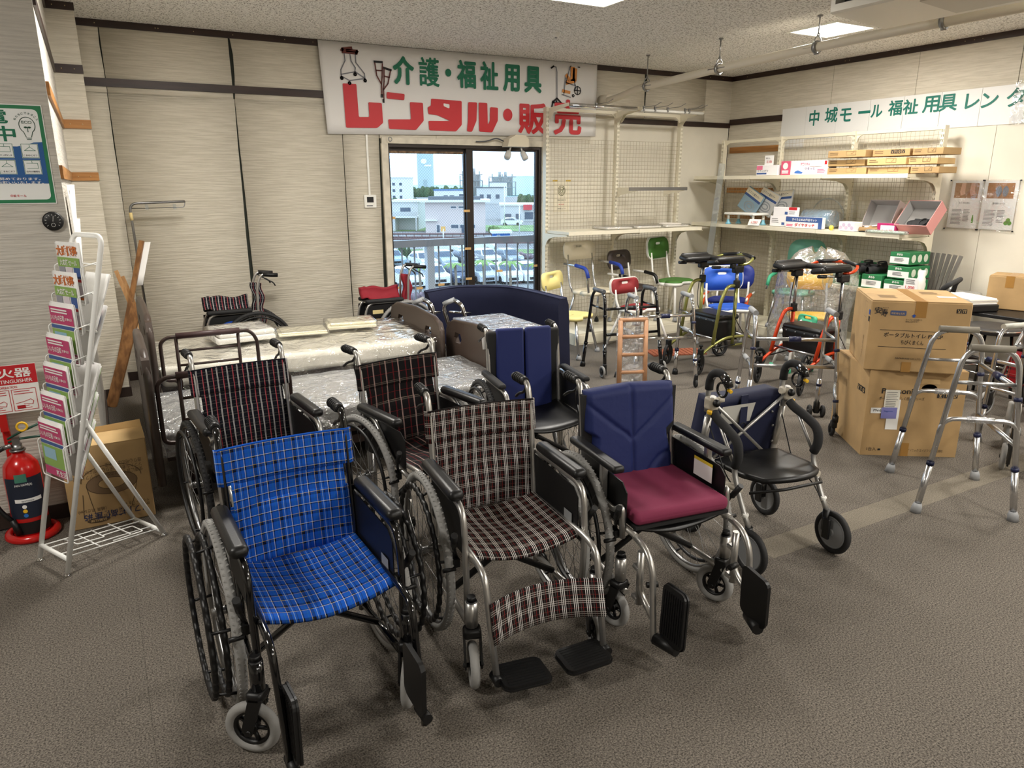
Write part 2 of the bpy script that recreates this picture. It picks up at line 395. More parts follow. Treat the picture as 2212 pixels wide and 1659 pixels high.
def text(body, mats, parent, o, ux, uy, w=None, h=None, bold=0, name='lettering', eps=.0015, fat=0, center=False):
    """writing laid flat on the plane o + ux*x + uy*y; scaled to width w and/or height h"""
    key = (body, bold)
    if key not in TXT:
        c = bpy.data.curves.new('t', 'FONT'); c.body = body; c.size = 1; c.offset = bold; c.resolution_u = 3; c.space_line = 1.05
        t = bpy.data.objects.new('t', c); COL.objects.link(t)
        me = bpy.data.meshes.new_from_object(t.evaluated_get(bpy.context.evaluated_depsgraph_get()))
        vs = [v.co.copy() for v in me.vertices]; fs = [list(p.vertices) for p in me.polygons]
        bpy.data.objects.remove(t); bpy.data.curves.remove(c); bpy.data.meshes.remove(me)
        TXT[key] = (vs, fs)
    vs, fs = TXT[key]
    if not vs: return None
    x0, x1 = min(v.x for v in vs), max(v.x for v in vs); y0, y1 = min(v.y for v in vs), max(v.y for v in vs)
    sx = w/(x1-x0) if w else None; sy = h/(y1-y0) if h else None
    sx = sx or sy; sy = sy or sx
    o, ux, uy = V(o), V(ux).normalized(), V(uy).normalized(); nn = ux.cross(uy).normalized()
    dx = -(x1-x0)*sx/2 if center else 0
    b = B()
    for k in range(9 if fat else 1):
        ax, ay = (0, 0) if k == 8 or not fat else (fat*math.cos(k*math.pi/4), fat*math.sin(k*math.pi/4))
        b.add([o+ux*((v.x-x0)*sx+dx+ax)+uy*((v.y-y0)*sy+ay)+nn*(eps+.00005*k) for v in vs], fs)
    return ob(b, name, mats, parent)
def decal(parent, mats, o, ux, uy, poly, name='print', eps=.001):
    o, ux, uy = V(o), V(ux).normalized(), V(uy).normalized(); nn = ux.cross(uy).normalized()
    b = B(); b.add([o+ux*p[0]+uy*p[1]+nn*eps for p in poly], [list(range(len(poly)))]); return ob(b, name, mats, parent)
def rect(x0, y0, x1, y1): return [(x0, y0), (x1, y0), (x1, y1), (x0, y1)]
def lines(parent, mats, o, ux, uy, x0, x1, y0, y1, n, h, name='fine_print', eps=.0012, jag=.25):
    """rows of small print as thin bars"""
    o, ux, uy = V(o), V(ux).normalized(), V(uy).normalized(); nn = ux.cross(uy).normalized(); b = B()
    for i in range(n):
        y = y1-(y1-y0)*(i+.5)/n; xe = x1-(x1-x0)*random.random()*jag
        b.add([o+ux*p[0]+uy*p[1]+nn*eps for p in rect(x0, y-h/2, xe, y+h/2)], [(0, 1, 2, 3)])
    return ob(b, name, mats, parent)
X, Y, Z = V((1, 0, 0)), V((0, 1, 0)), V((0, 0, 1))
def holed(outline, holes, t, o, ux, uy):
    """flat plate with holes: 2D curve filled and extruded, placed on o + ux*x + uy*y"""
    c = bpy.data.curves.new('c', 'CURVE'); c.dimensions = '2D'; c.fill_mode = 'BOTH'; c.extrude = t/2
    for pl in [outline]+holes:
        s = c.splines.new('POLY'); s.points.add(len(pl)-1); s.use_cyclic_u = True
        for i, p in enumerate(pl): s.points[i].co = (p[0], p[1], 0, 1)
    ob_ = bpy.data.objects.new('c', c); COL.objects.link(ob_)
    me = bpy.data.meshes.new_from_object(ob_.evaluated_get(bpy.context.evaluated_depsgraph_get()))
    o, ux, uy = V(o), V(ux).normalized(), V(uy).normalized(); n = ux.cross(uy)
    b = B(); b.add([o+ux*v.co.x+uy*v.co.y+n*v.co.z for v in me.vertices], [list(p.vertices) for p in me.polygons])
    bpy.data.objects.remove(ob_); bpy.data.curves.remove(c); bpy.data.meshes.remove(me); return b
# ================================================================== STRUCTURE
# floor: carpet tiles on a slab
fo = st(ob(B().bx((XL, YN, -.12), (XR+.1, YB+.1, -.008)), 'floor', CARPET))
tile = B().box((0, 0, 0), (.4994, .4994, .008)).mesh('carpet_tile', CARPET)
tileb = B().rbox((0, 0, 0), (.4985, .3385, .008), .002, 1).mesh('carpet_tile', CARPET)
lt = B().box((0, 0, 0), (.4994, .1494, .008)).mesh('light_carpet_tile', CARPETL)
rows = []
y = 2.13
while y < YB: rows.append(y+.25); y += .5
y = 1.98
while y > .45: rows.append(y-.25); y -= .5
for yy in rows:
    for i in range(-2, 14):
        xx = .2+i*.5
        if xx > XR+.2 or (yy > YP-.2 and xx < -.4) : continue
        link('carpet_tile', tile, fo, (xx, yy, -.004))
for i in range(-2, 14):
    xx = .2+i*.5
    link('light_carpet_tile' if xx > 2.4 else 'carpet_tile', lt if xx > 2.4 else B().box((0, 0, 0), (.4994, .1494, .008)).mesh('carpet_tile', CARPET), fo, (xx, 2.055, -.004))
b = B(); b.bx((XL, YN, -.008), (XR, .48, 0)); b.bx((XL, .48, -.008), (-1.06, YP, 0)); ob(b, 'carpet_field', CARPET, fo)

# ceiling
ce = st(ob(B().bx((XL, YN, ZC+.012), (XR+.1, YB+.1, ZC+.12)), 'ceiling', CEIL))
ct = B().box((0, 0, 0), (.9082, .4532, .012)).mesh('ceiling_tile', CEIL)
for i in range(-1, 8):
    for j in range(0, 8):
        xx = .418+.91*i-.455; yy = 5.98+.455*2-.2275-.455*j
        if xx > XR+.1: continue
        link('ceiling_tile', ct, ce, (xx, yy, ZC+.006))
b = B(); b.bx((XL, YN, ZC), (XR, 3.23, ZC+.012)); b.bx((XL, 3.23, ZC), (-.95, YB, ZC+.012)); b.bx((6.79, 3.23, ZC), (XR, YB, ZC+.012)); b.bx((-.95, 6.88, ZC), (XR, 6.9, ZC+.012))
ob(b, 'ceiling_field', CEIL, ce)

# window opening in the back wall
WX0, WX1, WZ0, WZ1 = 2.50, 4.20, .06, 1.985
wb = B(); D = .1
wb.bx((XPIL-.4, YB+.012, 0), (WX0-.05, YB+.012+D, ZC)); wb.bx((WX1+.05, YB+.012, 0), (XR, YB+.012+D, ZC))
wb.bx((WX0-.05, YB+.012, WZ1+.04), (WX1+.05, YB+.012+D, ZC)); wb.bx((WX0-.05, YB+.012, 0), (WX1+.05, YB+.012+D, WZ0-.01))
wall_back = st(ob(wb, 'wall_back', BACKING))
def panel(x0, x1, z0, z1, m=WALL, lean=0):
    ob(B().bx((x0, YB, z0), (x1, YB+.012, z1)), 'panel', m, wall_back)
def warped(xs0, xs1, z0, z1, m=WALL):
    """wall sheet whose side edges bow open (xs: list of x from bottom to top)"""
    N = 24
    def lerp(a, t): k = t*(len(a)-1); i = min(int(k), len(a)-2); return a[i]+(a[i+1]-a[i])*(k-i)
    b = B(); b.sheet(lambda u, v: (lerp(xs0, v)+(lerp(xs1, v)-lerp(xs0, v))*u, YB, z0+(z1-z0)*v), 2, N, (0, .012, 0))
    ob(b, 'panel', m, wall_back)
warped([XPIL-.05]*2, [.219, .221, .222, .222, .221, .216, .22], 0, 2.31); warped([XPIL-.05]*2, [.222, .22, .214, .222], 2.31, ZC)
warped([.225]*2, [1.163, 1.158, 1.153, 1.152, 1.157, 1.158, 1.165], 0, 2.31); warped([.226]*2, [1.158, 1.160, 1.159, 1.160], 2.31, ZC)
warped([1.185, 1.187, 1.185, 1.180, 1.178, 1.172, 1.170], [2.072, 2.068, 2.070, 2.073], 0, 2.31); warped([1.172, 1.186, 1.190, 1.170], [2.075]*2, 2.31, ZC)
warped([2.079]*2, [2.405, 2.40, 2.412, 2.425], 0, 2.31); panel(2.079, 3.0, 2.31, ZC)
panel(3.003, 3.91, 2.03, ZC); panel(3.913, 4.82, 2.03, ZC); panel(2.43, 3.0, 2.03, 2.31)
warped([4.823]*2, [5.555, 5.545, 5.545, 5.535], 2.31, ZC); panel(4.823, 6.86, 0, 2.27, WALLS); panel(4.255, 4.82, 0, 2.03, WALLS)
warped([5.56, 5.565, 5.575, 5.585], [6.455]*2, 2.28, ZC); panel(6.458, XR, 2.28, ZC); panel(4.823, 5.555, 2.27, 2.31)

# right wall
wall_right = st(ob(B().bx((XR+.012, YN, 0), (XR+.11, YB+.1, ZC)), 'wall_right', BACKING))
def rp_(y0, y1, z0, z1, m=WALL): ob(B().bx((XR, y0, z0), (XR+.012, y1, z1)), 'panel', m, wall_right)
for y0, y1 in ((5.433, YB), (4.511, 5.429), (3.616, 4.508), (2.7, 3.609), (1.79, 2.697), (.88, 1.787), (-.03, .877), (YN, -.033)):
    rp_(y0, y1, 2.29, ZC)
rp_(6.04, YB, 0, 2.288); 
for y0, y1, z0, z1 in ((5.433, 6.037, 0, 2.4), (4.6, 5.43, 0, 2.29), (3.722, 4.597, 0, 2.29), (2.8, 3.718, 0, 2.29), (1.9, 2.797, 0, 2.29), (1, 1.897, 0, 2.29), (0, .997, 0, 2.29), (YN, -.003, 0, 2.29)):
    ob(B().bx((XR-.004, y0, z0), (XR+.012, y1, z1)), 'panel', WALLS, wall_right)

# near-left wall with its corner, pillar, unseen walls
wn = B(); wn.bx((XL, YP, 0), (XP, YP+.1, ZC)); wn.bx((XP-.1, YP+.1, 0), (XP, YPIL+.02, ZC))
st(ob(wn, 'wall_left', WALLG))
wp = B(); wp.bx((XP-.1, YPIL, 0), (XPIL, YB+.05, ZC)); st(ob(wp, 'wall_pillar', WALL))
st(ob(B().bx((XL-.1, YN, 0), (XL, YP+.1, ZC)), 'wall_side', WALLG)); st(ob(B().bx((XL, YN-.1, 0), (XR, YN, ZC)), 'wall_near', WALLG))

# trims: dark boards along the ceiling and at head height, tan ones lower on the pillar
nail = mat('nail', (190,170,130), .4, .6)
TN = [0]
def trim(a, bb, m=TRIM, nails=()):
    TN[0] += 1
    o = st(ob(B().bx(a, bb), 'trim_%d' % TN[0], m))
    if nails:
        b = B()
        for p in nails: b.sph(p, .004, 6)
        ob(b, 'nail_head', nail, o)
zt = ZC-.052
trim((XPIL, YB-.014, zt), (1.9, YB, ZC), nails=[(x, YB-.014, ZC-.026) for x in (.2, .62, .64, .9, 1.2, 1.62, 1.86)])
trim((4.88, YB-.014, zt), (XR, YB, ZC), nails=[(x, YB-.014, ZC-.026) for x in (5.2, 5.9, 6.5, 6.7)])
trim((XR-.014, .0, zt), (XR, YB-.014, ZC), nails=[(XR-.014, y, ZC-.026) for y in (6.6, 5.9, 5.3, 5.25, 4.72, 4.62, 4.1, 4.02, 3.95, 3.6)])
trim((XPIL, YB-.014, 2.355), (1.92, YB, 2.416)); trim((5.2, YB-.014, 2.255), (XR, YB, 2.31)); trim((XR-.014, 6.04, 2.285), (XR, YB-.014, 2.35))
trim((XR-.012, 6.04, 1.962), (XR, 6.80, 2.03), TRIMO); trim((XR-.012, 6.04, 1.50), (XR, 6.8, 1.56), TRIMO); trim((XR-.012, 6.04, 1.20), (XR, 6.8, 1.26), TRIMO)
for z0, z1, m_ in ((ZC-.05, ZC, TRIM), (2.375, 2.432, TRIM), (2.006, 2.066, TRIMO), (1.647, 1.706, TRIMO)):
    trim((XP+.004, YPIL-.013, z0), (XPIL+.004, YPIL, z1), m_, nails=[(XP+.05, YPIL-.013, (z0+z1)/2), (XPIL-.05, YPIL-.013, (z0+z1)/2)])
    trim((XP, YP+.02, z0), (XP+.013, YPIL-.013, z1), m_)
def base(n, a, bb): st(ob(B().bx(a, bb), 'baseboard_'+n, BASEB))
base('left', (XL, YP-.012, 0), (XP, YP, .075)); base('pillar', (XP, YPIL-.012, 0), (XPIL, YPIL, .075)); base('back', (XPIL, YB-.012, 0), (WX0-.06, YB, .075))
base('right', (XR-.012, YN, 0), (XR, 4.0, .075)); base('corner', (XPIL, YPIL, 0), (XPIL+.012, YB-.012, .075)); base('side', (XP, YP, 0), (XP+.012, YPIL-.012, .075))

# ---- window: painted surround, dark aluminium frame, two sliding sashes
PAINT = mat('painted_surround', (216,208,190), .6, var=.08, vscale=12)
DARKAL = mat('bronze_frame', (44,36,32), .4, .3)
win = st(ob(B().bx((WX0-.06, YB-.02, WZ1), (WX1+.06, YB+.1, WZ1+.055)), 'window_1', PAINT))
for x0, x1 in ((WX0-.065, WX0), (WX1, WX1+.055)): ob(B().bx((x0, YB-.02, 0), (x1, YB+.1, WZ1)), 'casing', PAINT, win)
ob(B().bx((WX0, YB-.02, 0), (WX1, YB+.1, WZ0)), 'window_sill', PAINT, win)
b = B(); b.bx((WX0, YB, WZ1-.03), (WX1, YB+.1, WZ1)); b.bx((WX0, YB, WZ0), (WX1, YB+.1, WZ0+.03)); b.bx((WX0, YB, WZ0+.03), (WX0+.018, YB+.1, WZ1-.03)); b.bx((WX1-.03, YB, WZ0+.03), (WX1, YB+.1, WZ1-.03))
ob(b, 'window_frame', DARKAL, win)
def sash(x0, x1, y0, y1, top, l, r):
    b = B(); z0, z1 = WZ0+.03, WZ1-.03
    b.bx((x0, y0, z1-top), (x1, y1, z1)); b.bx((x0, y0, z0), (x1, y1, z0+.06)); b.bx((x0, y0, z0+.06), (x0+l, y1, z1-top)); b.bx((x1-r, y0, z0+.06), (x1, y1, z1-top))
    s = ob(b, 'sash', DARKAL, win)
    p = ob(B().bx((x0+l, (y0+y1)/2-.003, z0+.06), (x1-r, (y0+y1)/2+.003, z1-top)), 'pane', GLASS, s)
    return s
sash(WX0+.018, 3.37, YB+.055, YB+.085, .045, .012, .05)
s2 = sash(3.33, WX1-.03, YB+.02, YB+.05, .02, .075, .03)
ob(B().rbox((3.36, YB+.045, 1.42), (.045, .03, .07), .008), 'latch', BLACKP, win)
ob(B().bx((WX0+.03, YB+.05, WZ1-.085), (3.31, YB+.056, WZ1-.062)), 'weathered_wood_strip', mat('weathered', (120,96,72), .8, var=.4, vscale=30), win)
# wired glass: fine diagonal wire mesh inside the left pane
def wires(x0, x1, z0, z1, y, step, par):
    b = B(); k = x0-(z1-z0)
    while k < x1:
        for sg in (1, -1):
            a0 = max(x0, k); a1 = min(x1, k+(z1-z0))
            if a1 > a0:
                za, zb = z0+(a0-k), z0+(a1-k)
                if sg < 0: za, zb = z1-(a0-k), z1-(a1-k)
                b.tube([(a0, y, za), (a1, y, zb)], .0009, 3, cap=False)
        k += step
    o = ob(b, 'wire_mesh', mat('wire_in_glass', (140,140,140), .5, .3), par); o['kind'] = 'stuff'
wires(WX0+.03, 3.32, WZ0+.09, WZ1-.075, YB+.07, .028, win); wires(3.405, WX1-.06, WZ0+.09, WZ1-.05, YB+.035, .028, win)
tp = mat('old_tape', (210,170,110), .6); tb = B()
for x, z in ((2.52, 1.30), (2.54, .62), (3.02, .62), (2.78, .60), (3.325, 1.35), (3.33, .97), (3.335, .66), (3.70, .72), (4.16, .75)): tb.bx((x-.035, YB+.016, z-.012), (x+.035, YB+.019, z+.012))
ob(tb, 'tape_scrap', tp, win)

# ---- ceiling lights (recessed square troffers) with their own lamps
trof = [0]
for i, (lx_, ly_) in enumerate(LIGHTS):
    vis = (ly_ > 4 and lx_ > 3)
    lab = 'square white ceiling light recessed beside the hanging air conditioner' if lx_ > 5 and vis else 'square white ceiling light recessed in front of the banner' if vis else 'square white ceiling light recessed over the open floor'
    off = '' if vis else '_%d_offscreen' % i
    t = T('ceiling_light'+off, lab, 'ceiling light', (lx_, ly_, ZC), group='ceiling lights')
    b = B(); w = .245
    for a, c in (((-w, -w, -.012), (w, -w+.02, 0)), ((-w, w-.02, -.012), (w, w, 0)), ((-w, -w+.02, -.012), (-w+.02, w-.02, 0)), ((w-.02, -w+.02, -.012), (w, w-.02, 0))): b.bx(a, c)
    ob(b, 'frame', WHITEP, t)
    ob(B().rbox((0, 0, -.004), (2*w-.04, 2*w-.04, .012), .004, 1), 'diffuser'+off, LIGHTM, t)
    ld = bpy.data.lights.new('ceiling_lamp'+off, 'AREA'); ld.shape = 'SQUARE'; ld.size = .44; ld.energy = LIGHT_W; ld.color = (1, .955, .885)
    lo = bpy.data.objects.new('ceiling_lamp'+off, ld); COL.objects.link(lo); lo.parent = t; lo.location = (0, 0, -.02)
# ================================================================== WALL AND CEILING FIXTURES
def poly_part(par, name, m, o, ux, uy, polys, eps=.001):
    o, ux, uy = V(o), V(ux).normalized(), V(uy).normalized(); nn = ux.cross(uy).normalized(); b = B()
    for p in polys: b.add([o+ux*q[0]+uy*q[1]+nn*eps for q in p], [list(range(len(p)))])
    return ob(b, name, m, par)
def strokes(par, name, m, o, ux, uy, ls, w, eps=.0012):
    """flat brush lines: list of polylines in plane coordinates"""
    o, ux, uy = V(o), V(ux).normalized(), V(uy).normalized(); nn = ux.cross(uy).normalized(); b = B()
    for pl in ls:
        ww = w
        if isinstance(pl, tuple) and isinstance(pl[0], (float, int)) and not isinstance(pl[1], (float, int)): ww, pl = pl
        for p, q in zip(pl, pl[1:]):
            d = V((q[0]-p[0], q[1]-p[1], 0)); 
            if d.length == 0: continue
            d.normalize(); n_ = V((-d.y, d.x, 0))*ww/2; e_ = d*ww/2*.6
            c = [V((p[0], p[1], 0))-e_+n_, V((p[0], p[1], 0))-e_-n_, V((q[0], q[1], 0))+e_-n_, V((q[0], q[1], 0))+e_+n_]
            b.add([o+ux*t.x+uy*t.y+nn*eps for t in c], [(0, 1, 2, 3)])
    return ob(b, name, m, par)
def ell(cx, cy, rx, ry, n=20, a0=0, a1=2*math.pi): return [(cx+rx*math.cos(a0+(a1-a0)*i/n), cy+ry*math.sin(a0+(a1-a0)*i/n)) for i in range(n+1)]

# ---- long banner over the window
BY = YB-.022; BX0, BX1 = 1.90, 4.875
bn = T('banner', 'long white banner with green and red Japanese lettering above the window', 'banner', (0, 0, 0))
VINYL = mat('banner_vinyl', (228,226,224), .55, bump=.25, bscale=3, bdist=.02)
def bz(u): return (2.832-.004, 2.052+.055*u)
b = B(); b.sheet(lambda u, v: (BX0+.035*(1-v)*(1-u)+(BX1-BX0)*u, BY-.006*math.sin(u*22)*(.3+v)*.5, bz(u)[1]+(bz(u)[0]-bz(u)[1])*v), 60, 8, (0, .002, 0))
ob(b, 'cloth', VINYL, bn)
BO = V((0, BY-.008, 0))
def btx(s_, m_, x0, x1, z0, z1, bold): text(s_, m_, bn, (x0+bold, BY-.009, z0+bold), X, Z, x1-x0-2*bold, z1-z0-2*bold, 0, eps=.0, fat=bold)
q = lambda x, y: onY(x, y, BY-.009)
for ch, x0, x1, yt, yb in (('介', 850, 896, 121, 183), ('護', 906, 950, 124, 187), ('福', 988, 1029, 130, 191), ('祉', 1038, 1077, 133, 195), ('用', 1087, 1123, 139, 198), ('具', 1133, 1170, 143, 201)):
    a, c = q((x0+x1)/2, yb), q((x0+x1)/2, yt); w = (q(x1, yb)-q(x0, yb)).x
    btx(ch, GREENM, a.x-w/2, a.x+w/2, a.z, c.z, .0045 if ch == '護' else .0095 if ch in '介用具' else .007)
for ch, x0, x1, yt, yb in (('販', 1120, 1180, 222, 290), ('売', 1196, 1256, 215, 292)):
    a, c = q((x0+x1)/2, yb), q((x0+x1)/2, yt); w = (q(x1, yb)-q(x0, yb)).x
    btx(ch, REDM, a.x-w/2, a.x+w/2, a.z, c.z, .010)
for (x, y, rx), m_ in (((968.5, 157, 6.5), GREENM), ((1097, 248, 10), REDM)):
    c = q(x, y); r = (q(x+rx, y)-c).x
    decal(bn, m_, c, X, Z, ell(0, 0, r, r*1.1), 'dot', 0)
def rnd_poly(pl, r=9):
    return [(p.x, p.y) for p in fil([V(((pl[-1][0]+pl[0][0])/2, (pl[-1][1]+pl[0][1])/2, 0))]+[V((a, c_, 0)) for a, c_ in pl]+[V(((pl[-1][0]+pl[0][0])/2, (pl[-1][1]+pl[0][1])/2, 0))], r, 3)][:-1]
for nm, m_, dy, pl in (('katakana', REDM, 0, [(268, 368), (368, 374), (386, 612), (462, 612), (455, 505), (552, 511), (562, 655), (520, 692), (294, 690)]), ('katakana', REDM, 0, [(588, 431), (718, 446), (715, 491), (587, 478)]), ('katakana', REDM, 0, [(755, 504), (850, 510), (856, 640), (800, 707), (606, 698), (598, 629), (764, 630)]), ('katakana', REDM, 0, [(909, 479), (1131, 497), (1132, 670), (1090, 717), (896, 709), (890, 640), (1048, 641), (950, 598), (890, 592), (884, 542), (908, 530)]), ('letter_opening', VINYL, .002, [(998, 514), (1042, 520), (1041, 552), (1000, 534)]), ('katakana', REDM, 0, [(1178, 504), (1242, 507), (1238, 640), (1206, 720), (1168, 716), (1176, 640)]), ('katakana', REDM, 0, [(1254, 507), (1316, 511), (1320, 668), (1334, 640), (1337, 540), (1393, 545), (1392, 640), (1352, 724), (1258, 718)])):
    pts = [q(660+a/3.3515, 70+c_/3.3515) for a, c_ in rnd_poly(pl)]
    b = B(); b.add([p-V((0, dy, 0)) for p in pts], [list(range(len(pts)))[::-1]]); ob(b, nm, m_, bn)
# pictures: rollator, crutches, quad cane, wheelchair
GRY = mat('drawn_grey', (120,122,130), .6); BRN = mat('drawn_brown', (96,40,34), .6); ORG = mat('drawn_orange', (214,140,70), .6); BLK = BLACKM2
def pic(px0, py0, name, m_, ls, w):
    o = q(px0, py0); s_ = (q(px0+100, py0)-o).x/100
    tag(strokes(bn, name, m_, o, X, Z, [(l[0]*s_, [(x*s_, -y*s_) for x, y in l[1]]) if isinstance(l, tuple) else [(x*s_, -y*s_) for x, y in l] for l in ls], w*s_, 0), kind='stuff')
R8 = lambda cx, cy, r: ell(cx, cy, r, r, 8)
pic(730, 98, 'drawn_rollator', BRN, [[(7, 9), (9, 6), (28, 3)], [(9, 11), (38, 12), (40, 8), (18, 8)]], 6)
pic(730, 98, 'drawn_rollator_frame', GRY, [[(12, 14), (13, 28), (3, 46), (3, 60)], [(36, 14), (36, 30), (53, 50), (54, 62)], [(24, 14), (26, 28), (34, 40), (32, 52)], [(3, 55), (34, 48), (54, 60), (20, 66), (3, 58)]], 2.2)
pic(730, 98, 'drawn_rollator_wheel', BLK, [R8(4, 62, 2.4), R8(54, 64, 2.4), R8(33, 53, 2.4), R8(20, 71, 2.4)], 3)
pic(805, 128, 'drawn_crutches', BRN, [[(4, 6), (7, 30), (16, 46), (16, 66)], [(20, 7), (18, 32), (16, 46)], [(6, 20), (19, 20)], [(23, 16), (22, 40), (20, 54), (20, 74)], [(37, 18), (30, 44), (20, 56)], [(23, 30), (34, 32)]], 2.6)
pic(805, 128, 'drawn_crutch_pad', BLK, [[(3, 4), (20, 4)], [(22, 14), (38, 18)], [(16, 66), (16, 70)], [(19, 75), (19, 80)]], 4)
pic(1190, 136, 'drawn_cane', GRY, [[(2, 8), (5, 5), (11, 6), (13, 14), (14, 58)]], 2)
pic(1190, 136, 'drawn_cane_foot', BLK, [[(1, 8), (6, 5)], [(5, 64), (14, 58), (24, 66)], [(5, 64), (3, 73)], [(24, 66), (24, 74)], [(13, 62), (12, 76)], [(5, 65), (24, 66)]], 3)
pic(1215, 138, 'drawn_wheelchair', ORG, [(9., [(22, 6), (22, 24)]), (7., [(10, 30), (26, 26)]), (5., [(2, 44), (16, 46)]), (6., [(9, 18), (14, 24)]), (9., [(27, 8), (26, 24)])], 6)
pic(1215, 138, 'drawn_wheel', BLK, [R8(33, 42, 7), R8(24, 51, 2), [(33, 35), (33, 49)], [(26, 42), (40, 42)], [(16, 4), (18, 2)], [(33, 3), (37, 3)]], 1.6)
pic(1215, 138, 'drawn_frame', GRY, [[(7, 22), (4, 50)], [(26, 26), (30, 42)], [(0, 50), (18, 54)], [(16, 4), (8, 30)], [(8, 30), (28, 34)]], 1.8)

# ---- lettered panels along the right wall
SX = XR-.010
sg = T('wall_sign', 'row of white panels lettered in green high on the right wall', 'sign', (0, 0, 0))
ys = [6.045, 5.72, 5.335, 4.955, 4.60, 4.24, 3.885, 3.52, 3.16]
SIGNW = mat('sign_panel_white', (226,226,224), .5)
for i in range(len(ys)-1):
    z0 = 2.09 if i > 1 else 2.07; z1 = 2.405
    if i == 0: z0 = 1.98
    ob(B().bx((SX, ys[i+1]+.0015, z0), (SX+.005, ys[i]-.0015, z1)), 'sign_panel', SIGNW, sg)
SGN = mat('sign_green', (24,112,98), .6)
MY = V((0, -1, 0))
for ch, y0, y1, z0, z1 in (('中', 5.669, 5.55, 2.207, 2.36), ('城', 5.472, 5.325, 2.225, 2.37), ('モ', 5.289, 5.160, 2.222, 2.345), ('ー', 5.078, 4.95, 2.285, 2.305), ('ル', 4.936, 4.819, 2.24, 2.35), ('福', 4.752, 4.615, 2.24, 2.375), ('祉', 4.60, 4.455, 2.24, 2.37), ('用', 4.407, 4.255, 2.24, 2.378), ('具', 4.252, 4.092, 2.24, 2.378), ('レ', 4.016, 3.90, 2.243, 2.365), ('ン', 3.877, 3.744, 2.24, 2.355), ('タ', 3.671, 3.53, 2.23, 2.375), ('ル', 3.45, 3.31, 2.23, 2.375)):
    text(ch, SGN, sg, (SX, y0, z0), MY, Z, y0-y1, z1-z0, 0, eps=.002, fat=.0035)
for y0, y1, z0, z1 in ((3.62, 3.2, 2.08, 2.43),):
    b = B(); b.sheet(lambda u, v: (SX-.006-.004*math.sin(9*u+5*v), y0+(y1-y0)*u, z0+(z1-z0)*v), 8, 6); ob(b, 'clear_cover', FILM, sg)

# ---- two instruction sheets in clear sleeves on the right wall
def sheet_poster(y0, y1, lab, shoe):
    t = T('wall_poster', lab, 'poster', (0, 0, 0), group='instruction sheets on the right wall'); x = XR-.012
    ob(B().bx((x, y1, 1.215), (x+.003, y0, 1.63)), 'paper', WHITEM, t)
    o = (x, y0, 1.215); w = y0-y1
    decal(t, mat('photo_brown', (168,120,78), .6), o, MY, Z, rect(.03, .265, w-.03, .395), 'photograph')
    if shoe:
        for k in (0, 1): decal(t, mat('photo_shoe', (120,124,132), .6), o, MY, Z, ell(w*.45+k*.055, .325, .025, .045, 14), 'pictured_shoe', .002)
    else:
        for k in (0, 1):
            decal(t, mat('photo_skin', (222,176,150), .6), o, MY, Z, [(w*.33+k*.08, .395), (w*.33+k*.08+.035, .395), (w*.33+k*.085+.035, .33), (w*.33+k*.09+.04, .3), (w*.33+k*.09, .285), (w*.33+k*.085-.01, .32)], 'pictured_foot', .002)
    text('室内用シューズ' if shoe else 'むくみの足に', BLACKM2, t, V(o)+MY*(w*.32)+Z*.215, MY, Z, w*.36, .016)
    lines(t, mat('grey_print', (120,120,124), .7), o, MY, Z, .03, w*.45, .03, .17, 12, .004); lines(t, MATS['grey_print'], o, MY, Z, w*.5, w*.72, .06, .17, 9, .004)
    g = mat('photo_green', (96,160,50), .6)
    if shoe:
        for dx, dy in ((0, 0), (.03, 0), (.015, .025)): decal(t, g, o, MY, Z, ell(w*.8+dx, .06+dy, .018, .018, 12), 'pictured_lime', .002)
    else: decal(t, g, o, MY, Z, [(w*.8, .05), (w*.86, .05), (w*.86, .09), (w*.84, .12), (w*.82, .12), (w*.8, .09)], 'pictured_bottle', .002)
    b = B(); b.sheet(lambda u, v: (x-.006-.004*math.sin(7*u+3*v), y0+.02-(w+.04)*u, 1.20+.44*v), 8, 8); ob(b, 'clear_sleeve', FILM, t)
    b = B()
    for yy, zz in ((y0+.012, 1.632), (y0+.012, 1.208), (y1-.012, 1.632), (y1-.012, 1.208)): b.cyl((x-.012, yy, zz), (x, yy, zz), .006, 8)
    ob(b, 'push_pin', BLACKP, t)
sheet_poster(4.02, 3.75, 'white instruction sheet with a photo of bare feet pinned to right wall', False)
sheet_poster(3.735, 3.455, 'white instruction sheet with a photo of grey shoes pinned to right wall', True)

# ---- energy saving poster on the near left wall
PY = YP-.004
t = T('wall_poster', 'green bordered energy saving poster with a light bulb drawing on the left wall', 'poster', (0, 0, 0))
px1 = -.142; px0 = px1-.42; pz0, pz1 = 1.54, 1.958
ob(B().bx((px0-.004, PY, pz0-.004), (px1+.004, PY+.003, pz1+.004)), 'paper', WHITEM, t)
o = V((px0, PY, pz0)); W_ = px1-px0; Hh = pz1-pz0
decal(t, mat('poster_green', (34,122,78), .5), o, X, Z, rect(0, 0, W_, Hh), 'border', .001)
decal(t, mat('poster_white', (236,238,236), .5), o, X, Z, [(p[0]+W_/2, p[1]+Hh/2) for p in rrect(W_-.03, Hh-.03, .02)], 'field', .0015)
wave = [(W_-.015, .085), (W_-.015, .265)]+[(W_-.015-(W_-.03)*k/12, .255+.012*math.cos(k*.9)) for k in range(1, 13)]+[(.015, .085)]
decal(t, mat('poster_blue', (30,88,150), .5), o, X, Z, wave, 'blue_field', .002)
text('節電', GREENM, t, o+X*.10+Z*.335, X, Z, .19, .065, .02, eps=.0025); text('営業中', GREENM, t, o+X*.03+Z*.265, X, Z, .28, .065, .02, eps=.0025)
bc = (W_-.062, .335)
